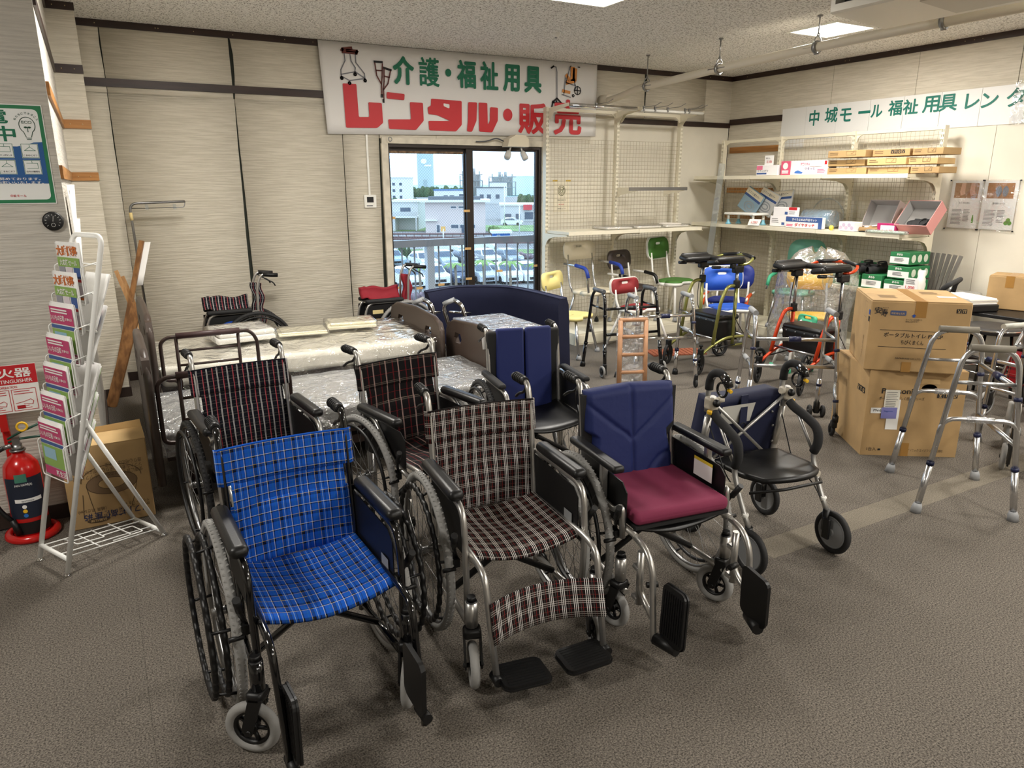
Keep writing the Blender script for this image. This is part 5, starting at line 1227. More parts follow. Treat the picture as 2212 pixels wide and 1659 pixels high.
# lower carton
r1 = math.radians(-34.7); u = V((math.cos(r1), math.sin(r1), 0)); w_ = V((-u.y, u.x, 0))
c1 = V((3.926, 2.621, 0))+u*.28+w_*.28
t1 = carton('large_carton', 'large brown carton at the bottom of the stack beside the walking frames', (c1.x, c1.y, 0), r1, .56, .56, .535, tape=False)
F0 = V((-.28, -.2815, 0))
text('Panasonic', BLACKM2, t1, F0+V((.08, 0, .395)), X, Z, .20, .034, .014); text('ポータブルトイレく座楽シリーズ', BLACKM2, t1, F0+V((.07, 0, .355)), X, Z, .26, .022)
bd_ = [o_ for o_ in bpy.data.objects if o_.parent == t1 and o_.name.startswith('carton_body')][0]
b = B(); b.bx((-.28, -.276, 0), (-.275, .28, .535)); b.bx((.275, -.276, 0), (.28, .28, .535)); b.bx((-.275, .275, 0), (.275, .28, .535)); b.bx((-.275, -.276, 0), (.275, .275, .005)); b.bx((-.275, -.276, .53), (.275, .275, .535)); hp = holed(rect(0, 0, .56, .535), [ell(.35, .43, .045, .028, 16)[:-1]], .005, (-.28, -.2775, 0), X, Z); b.add(hp.v, hp.f); bd_.data = b.mesh('carton_body', CARD)   # hollow, with a cut hand hole
decal(t1, CARDI, F0+V((.35, 0, .46)), X, Z, [(-.055, 0), (.055, 0), (.05, .03), (-.05, .03)], 'hand_flap', .004)
decal(t1, WHITEM, F0+V((.03, 0, .27)), X, Z, rect(0, 0, .10, .035), 'number_label'); text('PN-L30', BLACKM2, t1, F0+V((.045, 0, .282)), X, Z, .07, .016, .01, eps=.003)
sl = T; decal(t1, PAPERC, F0+V((.10, 0, .30)), X, Z, rect(0, 0, .085, .12), 'slip', .004); decal(t1, WHITEM, F0+V((.125, 0, .17)), X, Z, rect(0, 0, .07, .19), 'slip', .003); decal(t1, mat('slip_violet', (120,120,180), .6), F0+V((.09, 0, .24)), X, Z, rect(0, 0, .09, .07), 'courier_slip', .006)
text('Sagawa', BLUEM, t1, F0+V((.105, 0, .28)), X, Z, .05, .012, eps=.008); lines(t1, MATS['grey_print'], F0+V((.10, 0, .30)), X, Z, .008, .078, .01, .11, 9, .003, eps=.006)
text('1台入', BLACKM2, t1, F0+V((.035, 0, .03)), X, Z, .055, .024); decal(t1, BLACKM2, F0+V((.10, 0, .033)), X, Z, rect(0, 0, .016, .012), 'box_mark'); text('パナソニック エイジフリー株式会社', BLACKM2, t1, F0+V((.26, 0, .03)), X, Z, .22, .018)
decal(t1, TAPE, F0+V((.235, 0, 0)), X, Z, rect(0, 0, .045, .085), 'tape', .002)
def marks(par, o, ux, uy, s_, n=3):
    """black handling pictograms: fragile glass, arrows up, keep dry"""
    for k in range(n):
        x0 = k*s_*1.15
        decal(par, BLACKM2, V(o)+V(ux)*x0, ux, uy, rect(0, 0, s_, s_), 'handling_mark', .0015)
        ls = [[(.3, .2), (.3, .8)], [(.7, .2), (.7, .8)], [(.2, .65), (.3, .82), (.4, .65)], [(.6, .65), (.7, .82), (.8, .65)]] if k % 3 == 1 else [[(.25, .85), (.35, .5), (.65, .5), (.75, .85)], [(.5, .5), (.5, .2)], [(.3, .18), (.7, .18)]] if k % 3 == 0 else [ell(.5, .45, .3, .3, 10), [(.5, .75), (.5, .2)]]
        strokes(par, 'handling_symbol', CARDI, V(o)+V(ux)*x0, ux, uy, [[(p[0]*s_, p[1]*s_) for p in l] for l in ls], s_*.09, .0025)
marks(t1, F0+V((.40, 0, .375)), X, Z, .035); L0 = V((-.281, .28, 0)); marks(t1, L0+V((0, -.40, .38)), -Y, Z, .035)
# upper carton
r2 = math.radians(-45); u = V((math.cos(r2), math.sin(r2), 0)); w_ = V((-u.y, u.x, 0)); c2 = V((3.895, 2.648, 0))+u*.262+w_*.27
t2 = carton('large_carton', 'large brown carton resting on top of the other beside the walking frames', (c2.x, c2.y, .5395), r2, .525, .54, .415)
F0 = V((-.2625, -.2715, 0))
text('安', BLACKM2, t2, F0+V((.02, 0, .34)), X, Z, .04, .04, .012); text('寿', BLACKM2, t2, F0+V((.055, 0, .325)), X, Z, .036, .045, .012); text('あんじゅ', BLACKM2, t2, F0+V((.062, 0, .373)), X, Z, .03, .008)
decal(t2, mat('box_blue', (60,78,120), .6), F0+V((.105, 0, .335)), X, Z, [(p[0]+.042, p[1]+.013) for p in rrect(.084, .028, .006)], 'blue_badge'); text('特定福祉用具', CARDI, t2, F0+V((.11, 0, .34)), X, Z, .07, .012, eps=.003)
decal(t2, BLUEM, F0+V((.23, 0, .325)), X, Z, [(-.006, 0), (.006, 0), (.006, .008), (.014, .008), (0, .02), (-.014, .008), (-.006, .008)], 'arrow_up'); text('テープはつまみ部から\n簡単にはがせます。', BLACKM2, t2, F0+V((.19, 0, .295)), X, Z, .085, .022)
for z_ in (.245, .145): decal(t2, BLACKM2, F0+V((0, 0, z_)), X, Z, rect(.06, 0, .42, .0025), 'rule')
text('ポータブルトイレ FX-CP', BLACKM2, t2, F0+V((.085, 0, .205)), X, Z, .31, .028, .008); text('ちびくまくん', BLACKM2, t2, F0+V((.18, 0, .165)), X, Z, .12, .026, .008); text('ARONKASEI CO.,LTD.', BLACKM2, t2, F0+V((.16, 0, .075)), X, Z, .14, .011, .004)
marks(t2, F0+V((.445, 0, .36)), X, Z, .024, 2); decal(t2, TAPE, F0+V((.20, 0, 0)), X, Z, rect(0, 0, .05, .06), 'tape', .002)
L0 = V((-.2632, .27, 0)); strokes(t2, 'outline_box', mat('thin_print', (120,96,66), .7), L0, -Y, Z, [rect(.36, .30, .44, .39)+[(.36, .30)]], .002); text('アロン化成', MATS['thin_print'], t2, L0+V((0, -.44, .05)), Z, Y, .14, .03); decal(t2, BLUEM, L0+V((0, -.50, .33)), -Y, Z, rect(0, 0, .035, .03), 'blue_mark'); decal(t2, BLACKM2, L0+V((0, -.50, .29)), -Y, Z, rect(0, 0, .035, .03), 'bar_mark')
for x0, y0 in ((-.15, -.1), (.12, .1)): lines(t2, MATS['thin_print'], (x0, y0, .419), X, Y, -.05, .06, -.06, .06, 5, .008, name='top_print')
decal(t2, WHITEM, (.13, -.08, .419), X, Y, rect(0, 0, .10, .05), 'paper_slip')
# ================================================================== BEDS
hexh = lambda cx, cy, w, h: [(cx-w/2, cy), (cx-w/3, cy+h/2), (cx+w/3, cy+h/2), (cx+w/2, cy), (cx+w/3, cy-h/2), (cx-w/3, cy-h/2)]
def board(L, z0, z1, sag=.05): return [(0, z0), (L, z0), (L, z1-.10), (L-.03, z1-.045), (L-.12, z1-sag*.4), (L*.5, z1), (.12, z1-sag*.4), (.03, z1-.045), (0, z1-.10)]
def bed(lab, x0, x1, y0, y1, zt, th, mm, head, foot, wrap):
    t = T('care_bed', lab, 'bed', (0, 0, 0))
    b = B(); b.sheet(lambda u, v: (x0+(x1-x0)*u, y0+(y1-y0)*v, zt-.004+.006*math.sin(7*u+3*v)), 2, 2) if 0 else None
    rb = B(); rb.rbox(((x0+x1)/2, (y0+y1)/2, zt-th/2), (x1-x0, y1-y0, th), .035, 4); mo = ob(rb, 'mattress', mm, t)
    # film drawn over the mattress with loose folds at the edge
    e = .012
    def fm(u, v):
        a = -.16+1.32*v; xx = x0-.02+(x1-x0+.04)*u; n = .006*math.sin(23*u+9*v)+.006*math.sin(47*u-13*v)
        if a < 0: return (xx, y0-e-.03*(-a)/.16-n, zt+e-th*1.15*(-a)/.16)
        if a > 1: return (xx, y1+e, zt+e-th*(a-1)/.16)
        return (xx, y0+(y1-y0)*a, zt+e+abs(n)*.8)
    b = B(); b.sheet(fm, 70, 34); ob(b, 'film_cover', wrap, t)
    fb = B(); fb.bx((x0, y0+.02, zt-th-.05), (x1, y0+.05, zt-th)); fb.bx((x0, y1-.05, zt-th-.05), (x1, y1-.02, zt-th)); fb.bx((x0, y0+.05, zt-th-.03), (x1, y1-.05, zt-th-.01)); fb.bx((x0+.1, y0+.06, .14), (x1-.1, y0+.10, .19)); fb.bx((x0+.1, y1-.1, .14), (x1-.1, y1-.06, .19))
    ob(fb, 'bed_frame', BROWNT, t)
    for xx in (x0+.12, x1-.12):
        for yy in (y0+.09, y1-.09): ob(B().cyl((xx, yy, .0), (xx, yy, zt-th-.03), .022, 10), 'leg', BROWNT, t)
    for (xb, z0, z1, yy0, yy1, nm) in ((head[0], head[1], head[2], head[3], head[4], 'headboard'), (foot[0], foot[1], foot[2], foot[3], foot[4], 'footboard')):
        L = yy1-yy0; hz_ = z1-.135 if nm == 'footboard' else z1-.14
        hs = [hexh(L*.22, hz_, .13, .075), hexh(L*.78, hz_, .13, .075)] if nm == 'footboard' else [hexh(L*.25, hz_, .16, .06), hexh(L*.75, hz_, .16, .06)]
        hb = holed(board(L, z0, z1), hs, .036, (xb, yy0, 0), Y, Z); ob(hb, nm, BROWNB, t)
        pr = B(); pr.tube(fil([(xb, yy0, z0), (xb, yy0, z1-.11), (xb, yy0+.10, z1-.025), (xb, (yy0+yy1)/2, z1), (xb, yy1-.10, z1-.025), (xb, yy1, z1-.11), (xb, yy1, z0)], .05), .02, 8); ob(pr, nm+'_edge', BROWNB, t)
    return t
bedA = bed('care bed with a film-wrapped white mattress by the back wall', .23, 2.06, 4.80, 5.72, .535, .13, MATTR, (.2, .15, .875, 4.74, 5.80), (2.10, .15, .685, 4.78, 5.80), FILM)
bedB = bed('lower care bed covered in wrinkled clear film behind the wheelchairs', .17, 2.16, 3.94, 4.70, .40, .12, GREYB, (.125, .15, .84, 3.84, 4.70), (2.22, .12, .665, 4.02, 4.94), FILM2)
def bed_rail(lab, x0, x1, y, z0, z1, r=.0115):
    t = T('bed_rail', lab, 'bed rail', (0, 0, 0), group='bed rails')
    ob(B().tube(fil([(x0+.08, y, z0-.10), (x0+.08, y, z0), (x0, y, z0), (x0, y, z1-.03), (x0+.04, y, z1), (x1-.04, y, z1), (x1, y, z1-.06), (x1, y, z0), (x1-.08, y, z0), (x1-.08, y, z0-.10)], .06, 5), r, 10), 'rail_loop', BROWNT, t)
    for k in (.16, .80): xx = x0+(x1-x0)*k; ob(B().cyl((xx, y, z0-.12), (xx, y, z1), .010, 8), 'upright', BROWNT, t)
    for k in (.33, .66): zz = z0+(z1-z0)*k; ob(B().cyl((x0+(x1-x0)*.16, y, zz), (x0+(x1-x0)*.80, y, zz), .008, 8), 'bar', BROWNT, t)
    ob(B().cyl((x0+.09, y, z1+.004), (x0+(x1-x0)*.82, y, z1+.004), .0185, 12), 'padded_top', mat('brown_grip', (58,36,36), .5), t)
bed_rail('brown bed rail with padded top between the two beds', .245, .80, 4.734, .47, .735)
bed_rail('brown bed rail with padded top in front of the lower bed', .16, .80, 3.862, .36, .70)
# bedding packs lying on the white mattress
def pack(lab, c, rz, w, d, h, m_):
    t = T('bedding_pack', lab, 'bedding', c, rz, 'wrapped bedding on the white mattress')
    for k in range(2): ob(B().rbox((.01*k, .01*k, h*(.25+.5*k)), (w-.02*k, d-.02*k, h*.5), h*.22, 3), 'folded_cloth', m_, t)
    b = B(); b.rbox((0, 0, h/2+.003), (w+.02, d+.02, h+.012), h*.4, 3); ob(b, 'film', FILM, t)
CRM = mat('cream_cloth', (238,232,206), .8, bump=.3, bscale=20); WHC = mat('white_cloth', (238,236,230), .8, bump=.3, bscale=16)
def bedpt(x, y): p = fl(x, y, .55); return (p.x, p.y, .567)
pack('white pillow in clear film lying near the head of the bed', bedpt(520, 735), .1, .40, .36, .075, WHC)
pack('flat folded cream sheet in film lying in the middle of the bed', bedpt(652, 722), -.12, .34, .26, .02, CRM)
pack('folded cream blanket in film lying near the foot of the bed', bedpt(757, 708), -.15, .36, .26, .045, CRM)

# ---- navy mattress standing bent behind the overbed table
t = T('folded_mattress', 'thick navy blue mattress standing bent on its edge behind the overbed table', 'mattress', (0, 0, 0))
top = [V((2.36, 5.70, .74)), V((2.66, 5.68, .765)), V((2.98, 5.45, .77)), V((3.07, 5.1, .765)), V((3.12, 4.74, .75))]
bot = [V((2.62, 5.86, 0)), V((2.82, 5.84, 0)), V((3.10, 5.6, 0)), V((3.19, 5.2, 0)), V((3.22, 4.84, 0))]
def cr(P, u):
    k = u*(len(P)-1); i = min(int(k), len(P)-2); f = k-i; p0, p1, p2, p3 = P[max(i-1, 0)], P[i], P[i+1], P[min(i+2, len(P)-1)]
    return .5*((2*p1)+(p2-p0)*f+(2*p0-5*p1+4*p2-p3)*f*f+(3*p1-p0-3*p2+p3)*f**3)
def navy(th):
    def f(u, v):
        p = cr(bot, u)*(1-v)+cr(top, u)*v; d = (cr(top, min(1, u+.02))-cr(top, max(0, u-.02))); n = V((d.y, -d.x, 0)).normalized()
        ed = 1-.35*max(0, v-.92)/.08
        return p+n*th*ed
    return f
b = B(); f0, f1 = navy(.055), navy(-.055); NU, NV = 40, 14
P0 = [f0(i/NU, j/NV) for j in range(NV+1) for i in range(NU+1)]; P1 = [f1(i/NU, j/NV) for j in range(NV+1) for i in range(NU+1)]; w = NU+1; K = len(P0)
fs = [(j*w+i, j*w+i+1, (j+1)*w+i+1, (j+1)*w+i) for j in range(NV) for i in range(NU)]; bd = [i for i in range(w)]+[j*w+NU for j in range(1, NV+1)]+[NV*w+i for i in range(NU-1, -1, -1)]+[j*w for j in range(NV-1, 0, -1)]
b.add(P0+P1, fs+[tuple(x+K for x in f[::-1]) for f in fs], True); b.add([P0[i] for i in bd]+[P1[i] for i in bd], [((i+1) % len(bd), i, i+len(bd), (i+1) % len(bd)+len(bd)) for i in range(len(bd))])
ob(b, 'mattress_body', NAVYC, t)
for th in (.052, -.052): ob(B().tube([navy(th)(k/20, 1) for k in range(21)], .006, 6), 'piping', NAVYC, t)

# ---- overbed table with a film-wrapped walnut top
t = T('overbed_table', 'overbed table with a walnut top wrapped in clear film beside the footboard', 'table', (2.50, 4.62, 0))
ob(B().rbox((0, 0, .612), (.42, .74, .028), .006, 2), 'table_top', WOODT, t); b = B(); b.rbox((0, 0, .613), (.435, .76, .042), .008, 2); ob(b, 'film', FILM2, t)
ob(B().bx((-.03, .26, .06), (.03, .32, .6)), 'column', GREYP, t); b = B(); b.bx((-.19, .24, .04), (.19, .30, .07)); ob(b, 'base', GREYP, t)
for x_ in (-.18, .18): ob(B().cyl((x_, .27, 0), (x_, .27, .04), .018, 10), 'caster', BLACKP, t)

# ---- two folded chrome walking frames leaning by the footboard
for i, (dx, dy) in enumerate(((-.2, .16), (0, 0))):
    t = T('folded_walker', ['folded chrome walking frame next to the bed footboard', 'folded chrome walking frame next to the navy mattress'][i], 'walking frame', (2.56+dx, 5.22+dy, 0), math.radians(-35), 'folded walking frames')
    for k in (0, 1):
        yy = k*.05; ob(B().tube(fil([(-.06, yy, .30-.28), (-.24, yy, .66), (-.17, yy, .72), (-.09, yy, .68), (.10, yy, .03)], .05, 5), .0125, 10), 'side_frame', CHROME, t)
        ob(B().tube([(-.235, yy, .68), (-.15, yy, .715)], .018, 10), 'hand_grip', GREYP, t)
    for z in (.25, .45, .6): ob(B().cyl((-.2+.02*z, -.01, z+.02), (-.02, .06, z), .010, 8), 'cross_bar', CHROME, t)

# ================================================================== LEFT CORNER
# ---- leaflet rack
rz = math.atan2(-.888, .459); t = T('leaflet_rack', 'white wire leaflet rack with seven tiers standing by the left wall', 'leaflet rack', (-.355, 3.48, 0), rz)
WIREW = mat('white_wire', (236,236,232), .35)
fy = lambda z: .36*z/1.413
for s in (1, -1): pass
ob(B().tube(fil([(-.121, 0, .015), (-.121, fy(1.413), 1.413), (.121, fy(1.413), 1.413), (.121, 0, .015)], .05, 6), .011, 10), 'front_frame', WIREW, t)
for s in (1, -1):
    ob(B().tube([(s*.121, .44, .015), (s*.113, fy(.64)+.012, .64)], .010, 9), 'back_leg', WIREW, t); ob(B().rbox((s*.119, fy(.64)+.005, .64), (.014, .035, .04), .006, 1), 'hinge', WIREW, t)
    for yy in (0, .44): ob(B().lathe([(0, 0), (.016, 0), (.017, .006), (.01, .012), (.006, .02)], (s*.121, yy, 0), (0, 0, 1), 12), 'levelling_foot', CHROME, t)
ob(B().cyl((-.121, .012, .07), (.121, .012, .07), .010, 9), 'lower_bar', WIREW, t); ob(B().cyl((-.119, .43, .03), (.119, .43, .03), .010, 9), 'rear_bar', WIREW, t)
b = B()
for x_ in (-.10, -.05, .05, .10): b.tube([(x_, .01, .075), (x_, .43, .035)], .003, 5)
for y_ in (.16, .30): b.tube([(-.1, y_, .06), (.1, y_, .06)], .003, 5)
b.tube(fil([(-.1, .10, .064), (-.04, .10, .075), (.02, .10, .075), (.02, .22, .06), (-.1, .22, .06)], .01), .003, 5); b.tube(fil([(.0, .22, .06), (.0, .36, .05), (.09, .36, .05), (.09, .22, .06)], .01), .003, 5)
ob(b, 'bottom_shelf', WIREW, t)
tiers = [1.385, 1.265, 1.135, 1.005, .885, .765, .65]
PINKP = mat('leaflet_pink', (190,60,110), .5); LGREEN = mat('leaflet_green', (140,176,90), .5); LBLUE = mat('leaflet_blue', (60,90,150), .5); LORANGE = mat('leaflet_orange', (206,110,40), .5)
def leaflet(kind, k, back):
    """stack of printed leaflets leaning in one pocket of the rack"""
    zt = tiers[k]; hgt = .25; W2 = .098; n = 2 if kind == 'sale' else 5
    lab = {'sale': 'sale leaflets with an orange heading in the %s tier of the leaflet rack', 'news': 'stack of pink headed leaflets in the %s tier of the leaflet rack'}[kind] % ['first', 'second', 'third', 'fourth', 'fifth', 'sixth', 'seventh'][k]
    if back: lab = lab.replace(' in the ', ' behind the ').replace(' of the leaflet rack', ' of the rack')
    s_ = T('leaflet_stack', lab, 'leaflets', t.location, rz, 'leaflets in the rack')
    lean = 0; sg = -1 if not back else 1
    o0 = V((-W2 if not back else W2, fy(zt-hgt)+(-.017 if not back else .028), zt-hgt)); ux = X if not back else -X; uy = V((0, .10*0+ (lean if not back else .42), 1)).normalized()
    nn = ux.cross(uy)
    for i in range(n):
        b = B(); off = nn*(-.002*i)+uy*(.004*((i*7) % 3))+ux*(.002*((i*5) % 3))
        b.sheet(lambda u, v: o0+off+ux*(2*W2*u)+uy*(hgt*v)+nn*(.004*math.sin(u*3.1)*v), 6, 4, nn*.0012); ob(b, 'leaflet', WHITEM, s_)
    if back and kind == 'news':
        decal(s_, PINKP, o0, ux, uy, rect(.004, .0, 2*W2-.004, .05), 'pink_band', .0055); text('新生活', WHITEM, s_, o0+ux*.02+uy*.008, ux, uy, .12, .032, .02, eps=.0062); decal(s_, LGREEN, o0, ux, uy, rect(.004, .055, 2*W2-.004, hgt-.01), 'picture', .0055); return
    e_ = .0062
    if kind == 'sale':
        text('大感謝祭', LORANGE, s_, o0+ux*.012+uy*(hgt-.055), ux, uy, .17, .045, .03, eps=e_); decal(s_, LGREEN, o0, ux, uy, rect(.01, hgt-.10, 2*W2-.01, hgt-.06), 'green_band', e_-.001); text('大応援セール', WHITEM, s_, o0+ux*.03+uy*(hgt-.094), ux, uy, .14, .026, .02, eps=e_+.001)
        for a in range(3):
            for c in range(2):
                x0, z0 = .012+.06*a, .01+.075*c; decal(s_, [LBLUE, mat('leaflet_grey', (150,150,160), .5), mat('leaflet_pale', (220,210,216), .5)][(a+c) % 3], o0, ux, uy, rect(x0, z0+.02, x0+.05, z0+.065), 'goods_picture', e_-.001); decal(s_, REDM if (a+c) % 2 else LORANGE, o0, ux, uy, rect(x0+.01, z0+.005, x0+.048, z0+.016), 'price', e_-.001)
    else:
        decal(s_, PINKP, o0, ux, uy, rect(.003, hgt-.085, 2*W2-.003, hgt-.012), 'pink_band', e_-.001); text('いいもの日和', WHITEM, s_, o0+ux*.012+uy*(hgt-.072), ux, uy, .11, .026, .015, eps=e_+.001); lines(s_, WHITEM, o0, ux, uy, .02, .18, hgt-.04, hgt-.018, 2, .006, eps=e_+.001); text('3/1▶3/31', WHITEM, s_, o0+ux*.13+uy*(hgt-.066), ux, uy, .055, .014, .01, eps=e_+.001)
        decal(s_, LBLUE, o0, ux, uy, rect(.003, hgt-.105, 2*W2-.003, hgt-.09), 'blue_band', e_-.001); decal(s_, LGREEN, o0, ux, uy, rect(.003, .045, 2*W2-.003, hgt-.108), 'picture', e_-.001); decal(s_, mat('leaflet_sky', (150,190,210), .5), o0, ux, uy, rect(.02, .08, .12, .13), 'picture', e_); decal(s_, PINKP, o0, ux, uy, rect(.003, .003, 2*W2-.003, .04), 'pink_band', e_-.001); text('新生活', WHITEM, s_, o0+ux*.10+uy*.008, ux, uy, .085, .028, .02, eps=e_+.001)
for k, zt in enumerate(tiers):
    kind = 'sale' if k < 2 else 'news'
    zb = zt-.25; b = B(); y0 = fy(zb)
    b.tube(fil([(-.108, fy(zb+.17), zb+.17), (-.108, y0-.0, zb+.16), (-.108, y0-.03, zb+.155), (-.105, y0-.030, zb-.004), (.105, y0-.030, zb-.004), (.108, y0-.03, zb+.155), (.108, fy(zb+.17), zb+.17)], .012), .0028, 5); b.tube([(-.118, fy(zb+.16), zb+.16), (.118, fy(zb+.16), zb+.16)], .0028, 5)
    ob(b, 'pocket', WIREW, t)
    if k in (1, 2, 4, 5, 6): ob(B().tube(fil([(-.108, fy(zb+.03), zb+.03), (-.105, y0+.03, zb-.004), (.105, y0+.03, zb-.004), (.108, fy(zb+.03), zb+.03)], .01), .0026, 5), 'back_pocket', WIREW, t)
    leaflet(kind, k, False)
    if k in (1, 2, 4, 5, 6): leaflet('sale' if k in (1, 2) else 'news', k, True)

# ---- fire extinguisher in its red ring stand
ec = V((-.452, 3.90, 0))
t = T('fire_extinguisher', 'red fire extinguisher with a dark label and green handle by the left wall', 'fire extinguisher', ec)
ob(B().lathe([(0, .02), (.072, .02), (.076, .03), (.077, .32), (.070, .365), (.045, .40), (.028, .41), (.024, .425), (0, .425)], n=36), 'cylinder', RED, t)
ob(B().lathe([(.0778, .035), (.0778, .095)], n=36), 'black_band', BLACKP, t)
NVL = mat('extinguisher_label', (26,34,52), .5)
def lab_at(z0, z1, a0, a1, m_, r=.0782, nm='label'):
    b = B(); b.sheet(lambda u, v: (r*math.cos(a0+(a1-a0)*u), r*math.sin(a0+(a1-a0)*u), z0+(z1-z0)*v), 16, 1); ob(b, nm, m_, t)
A0, A1 = math.radians(-150), math.radians(-18)
lab_at(.115, .315, A0, A1, NVL); lab_at(.195, .213, A0+.5, A1-.35, WHITEM, .0785, 'white_stripe')
lab_at(.295, .335, math.radians(-110), math.radians(-75), mat('seal_teal', (70,130,110), .5), .0788, 'inspection_seal')
for k, m_ in enumerate((WHITEM, YELLOW, mat('blue_dot', (40,110,190), .5))):
    a = math.radians(-95); b = B(); c_ = V((.0787*math.cos(a), .0787*math.sin(a), .175-.022*k)); ux = V((-math.sin(a), math.cos(a), 0)); b.add([c_+ux*p[0]+Z*p[1] for p in ell(0, 0, .0095, .0095, 12)[:-1]], [list(range(12))]); ob(b, 'class_mark', m_, t)
a = math.radians(-86); text('PAN-10AWE(X)', WHITEM, t, V((.079*math.cos(a), .079*math.sin(a), .275))-V((-math.sin(a), math.cos(a), 0))*.035, V((-math.sin(a), math.cos(a), 0)), Z, .068, .014, .01, eps=.002)
text('FIRE EXTINGUISHER', NVL, t, V((.079*math.cos(a), .079*math.sin(a), .200))-V((-math.sin(a), math.cos(a), 0))*.02, V((-math.sin(a), math.cos(a), 0)), Z, .05, .007, .01, eps=.002)
b = B(); b.cyl((0, 0, .42), (0, 0, .46), .022, 14); b.torus((0, 0, .432), (0, 0, 1), .028, .006, 20, 6); b.box((0, 0, .47), (.03, .03, .04)); b.cyl((-.02, -.015, .46), (-.05, -.02, .455), .011, 10); ob(b, 'valve', STEEL, t)
GRH = mat('green_handle', (10,60,46), .4)
ob(B().tube([(-.03, -.005, .475), (.02, -.005, .485), (.13, -.01, .487)], .009, 8, flat=.6), 'lower_lever', GRH, t); ob(B().tube([(-.03, -.005, .49), (.02, -.005, .515), (.11, -.01, .55)], .009, 8, flat=.6), 'upper_lever', GRH, t)
ob(B().torus((.035, -.02, .545), (0, 1, 0), .02, .005, 18, 6), 'safety_ring', YELLOW, t)
ob(B().tube(fil([(-.05, -.02, .455), (-.11, -.03, .43), (-.14, -.04, .30), (-.11, -.05, .17), (-.06, -.06, .10)], .06, 5), .011, 10), 'hose', BLACKP, t); ob(B().cyl((-.065, -.06, .115), (-.045, -.065, .04), .013, 10, .017), 'nozzle', BLACKP, t)
t = T('extinguisher_stand', 'round red floor stand under the fire extinguisher', 'stand', ec)
ob(B().lathe([(.081, .02), (.082, .005), (.088, .0), (.11, .0), (.118, .012), (.112, .03), (.098, .036), (.082, .03), (.081, .02)], n=40), 'ring', RED, t); ob(B().lathe([(0, .008), (.083, .008), (.083, .018), (0, .018)], n=24), 'plate', RED, t)
# sign on a red post behind it
a, c = onY(0, 785, 3.99), onY(92, 890, 3.99); sx1, sz0, sz1 = onY(85, 840, 3.99).x, onY(60, 888, 3.99).z, onY(60, 785, 3.99).z
t = T('extinguisher_sign', 'red and white fire extinguisher sign on a red post by the left wall', 'sign', (0, 0, 0))
ob(B().rbox((ec.x-.045, 4.026, .30), (.032, .012, .6), .003, 1), 'post', RED, t)
ob(B().bx((ec.x-.061, 3.99, .5), (ec.x-.029, 4.021, .6)), 'sign_bracket', RED, t)
sw = .24; sx0 = sx1-sw; ob(B().bx((sx0, 3.985, sz0), (sx1, 3.991, sz1)), 'plate', WHITEM, t); o = V((sx0, 3.985, sz0)); hh = sz1-sz0
decal(t, REDM, o, X, Z, rect(0, hh*.60, sw, hh), 'red_field'); text('消火器', WHITEM, t, o+V((.02, 0, hh*.74)), X, Z, .20, hh*.2, .02, eps=.002); text('FIRE EXTINGUISHER', WHITEM, t, o+V((.02, 0, hh*.63)), X, Z, .20, hh*.075, .01, eps=.002); text('OPERATION', REDM, t, o+V((.085, 0, hh*.52)), X, Z, .07, hh*.05, .005, eps=.002)
for k in range(2):
    x0 = .025+.105*k; strokes(t, 'operation_drawing', REDM, o, X, Z, [rect(x0, .01, x0+.095, hh*.49)+[(x0, .01)], [(x0+.01, .045), (x0+.04, .05), (x0+.07, .06), (x0+.08, .05), (x0+.075, .035), (x0+.04, .04)], [(x0+.02, .02), (x0+.07, .02)], [(x0+.02, .03), (x0+.06, .03)]], .0022, .002); lines(t, REDM, o, X, Z, x0+.008, x0+.085, hh*.37, hh*.47, 2, .003, eps=.002)
    decal(t, REDM, o, X, Z, rect(x0+.012, .018, x0+.045, .034), 'drawing_fill', .002)

# ---- upside-down carton behind the rack
t = T('raised_seat_carton', 'brown carton standing upside down behind the leaflet rack', 'box', (-.108, 3.935, 0), .02)
W2, D2, H2 = .365, .19, .415
ob(B().rbox((0, 0, H2/2), (W2, D2, H2), .004, 1), 'carton_body', CARD, t)
b = B(); b.add([V((-W2/2, D2/2, H2)), V((W2/2, D2/2, H2)), V((W2/2-.005, D2/2+.0, H2+.045)), V((-W2/2+.01, D2/2, H2+.03))], [(0, 1, 2, 3)]); b.add([V((-W2/2, -D2/2, H2+.001)), V((W2/2, -D2/2, H2+.001)), V((W2/2, D2/2, H2+.006)), V((-W2/2, D2/2, H2+.006))], [(0, 1, 2, 3)]); ob(b, 'flap', CARDI, t)
Fo = V((W2/2, -D2/2-.001, H2)); mX, mZ = -X, -Z
text('ソフト補高便座 #5', mat('carton_navy', (40,50,86), .7), t, Fo+mX*.03+mZ*(H2-.075), mX, V((0, 0, -1)), .28, .04, .015)
INK = mat('carton_ink', (84,66,46), .8)
text('（補高 高さ5cm）', INK, t, Fo+mX*.21+mZ*(H2-.10), mX, -Z, .12, .02); text('使座に置くだけのやわらかソフトな座\nソフトな素材で座り心地がよい\n座り心地のよい便座', INK, t, Fo+mX*.03+mZ*.095, mX, -Z, .30, .07); text('便座への立ち座りを\nサポートします。', INK, t, Fo+mX*.02+mZ*(H2-.10), mX, -Z, .14, .035)
decal(t, INK, Fo, mX, -Z, [(p[0]+.255, p[1]-(-(H2-.03))*0+H2-.03) for p in []] or ell(.25, H2-.035, .05, .014, 20), 'oval_mark'); text('抗菌仕様', CARDI, t, Fo+mX*.215+mZ*(H2-.042), mX, -Z, .07, .014, .01, eps=.004)
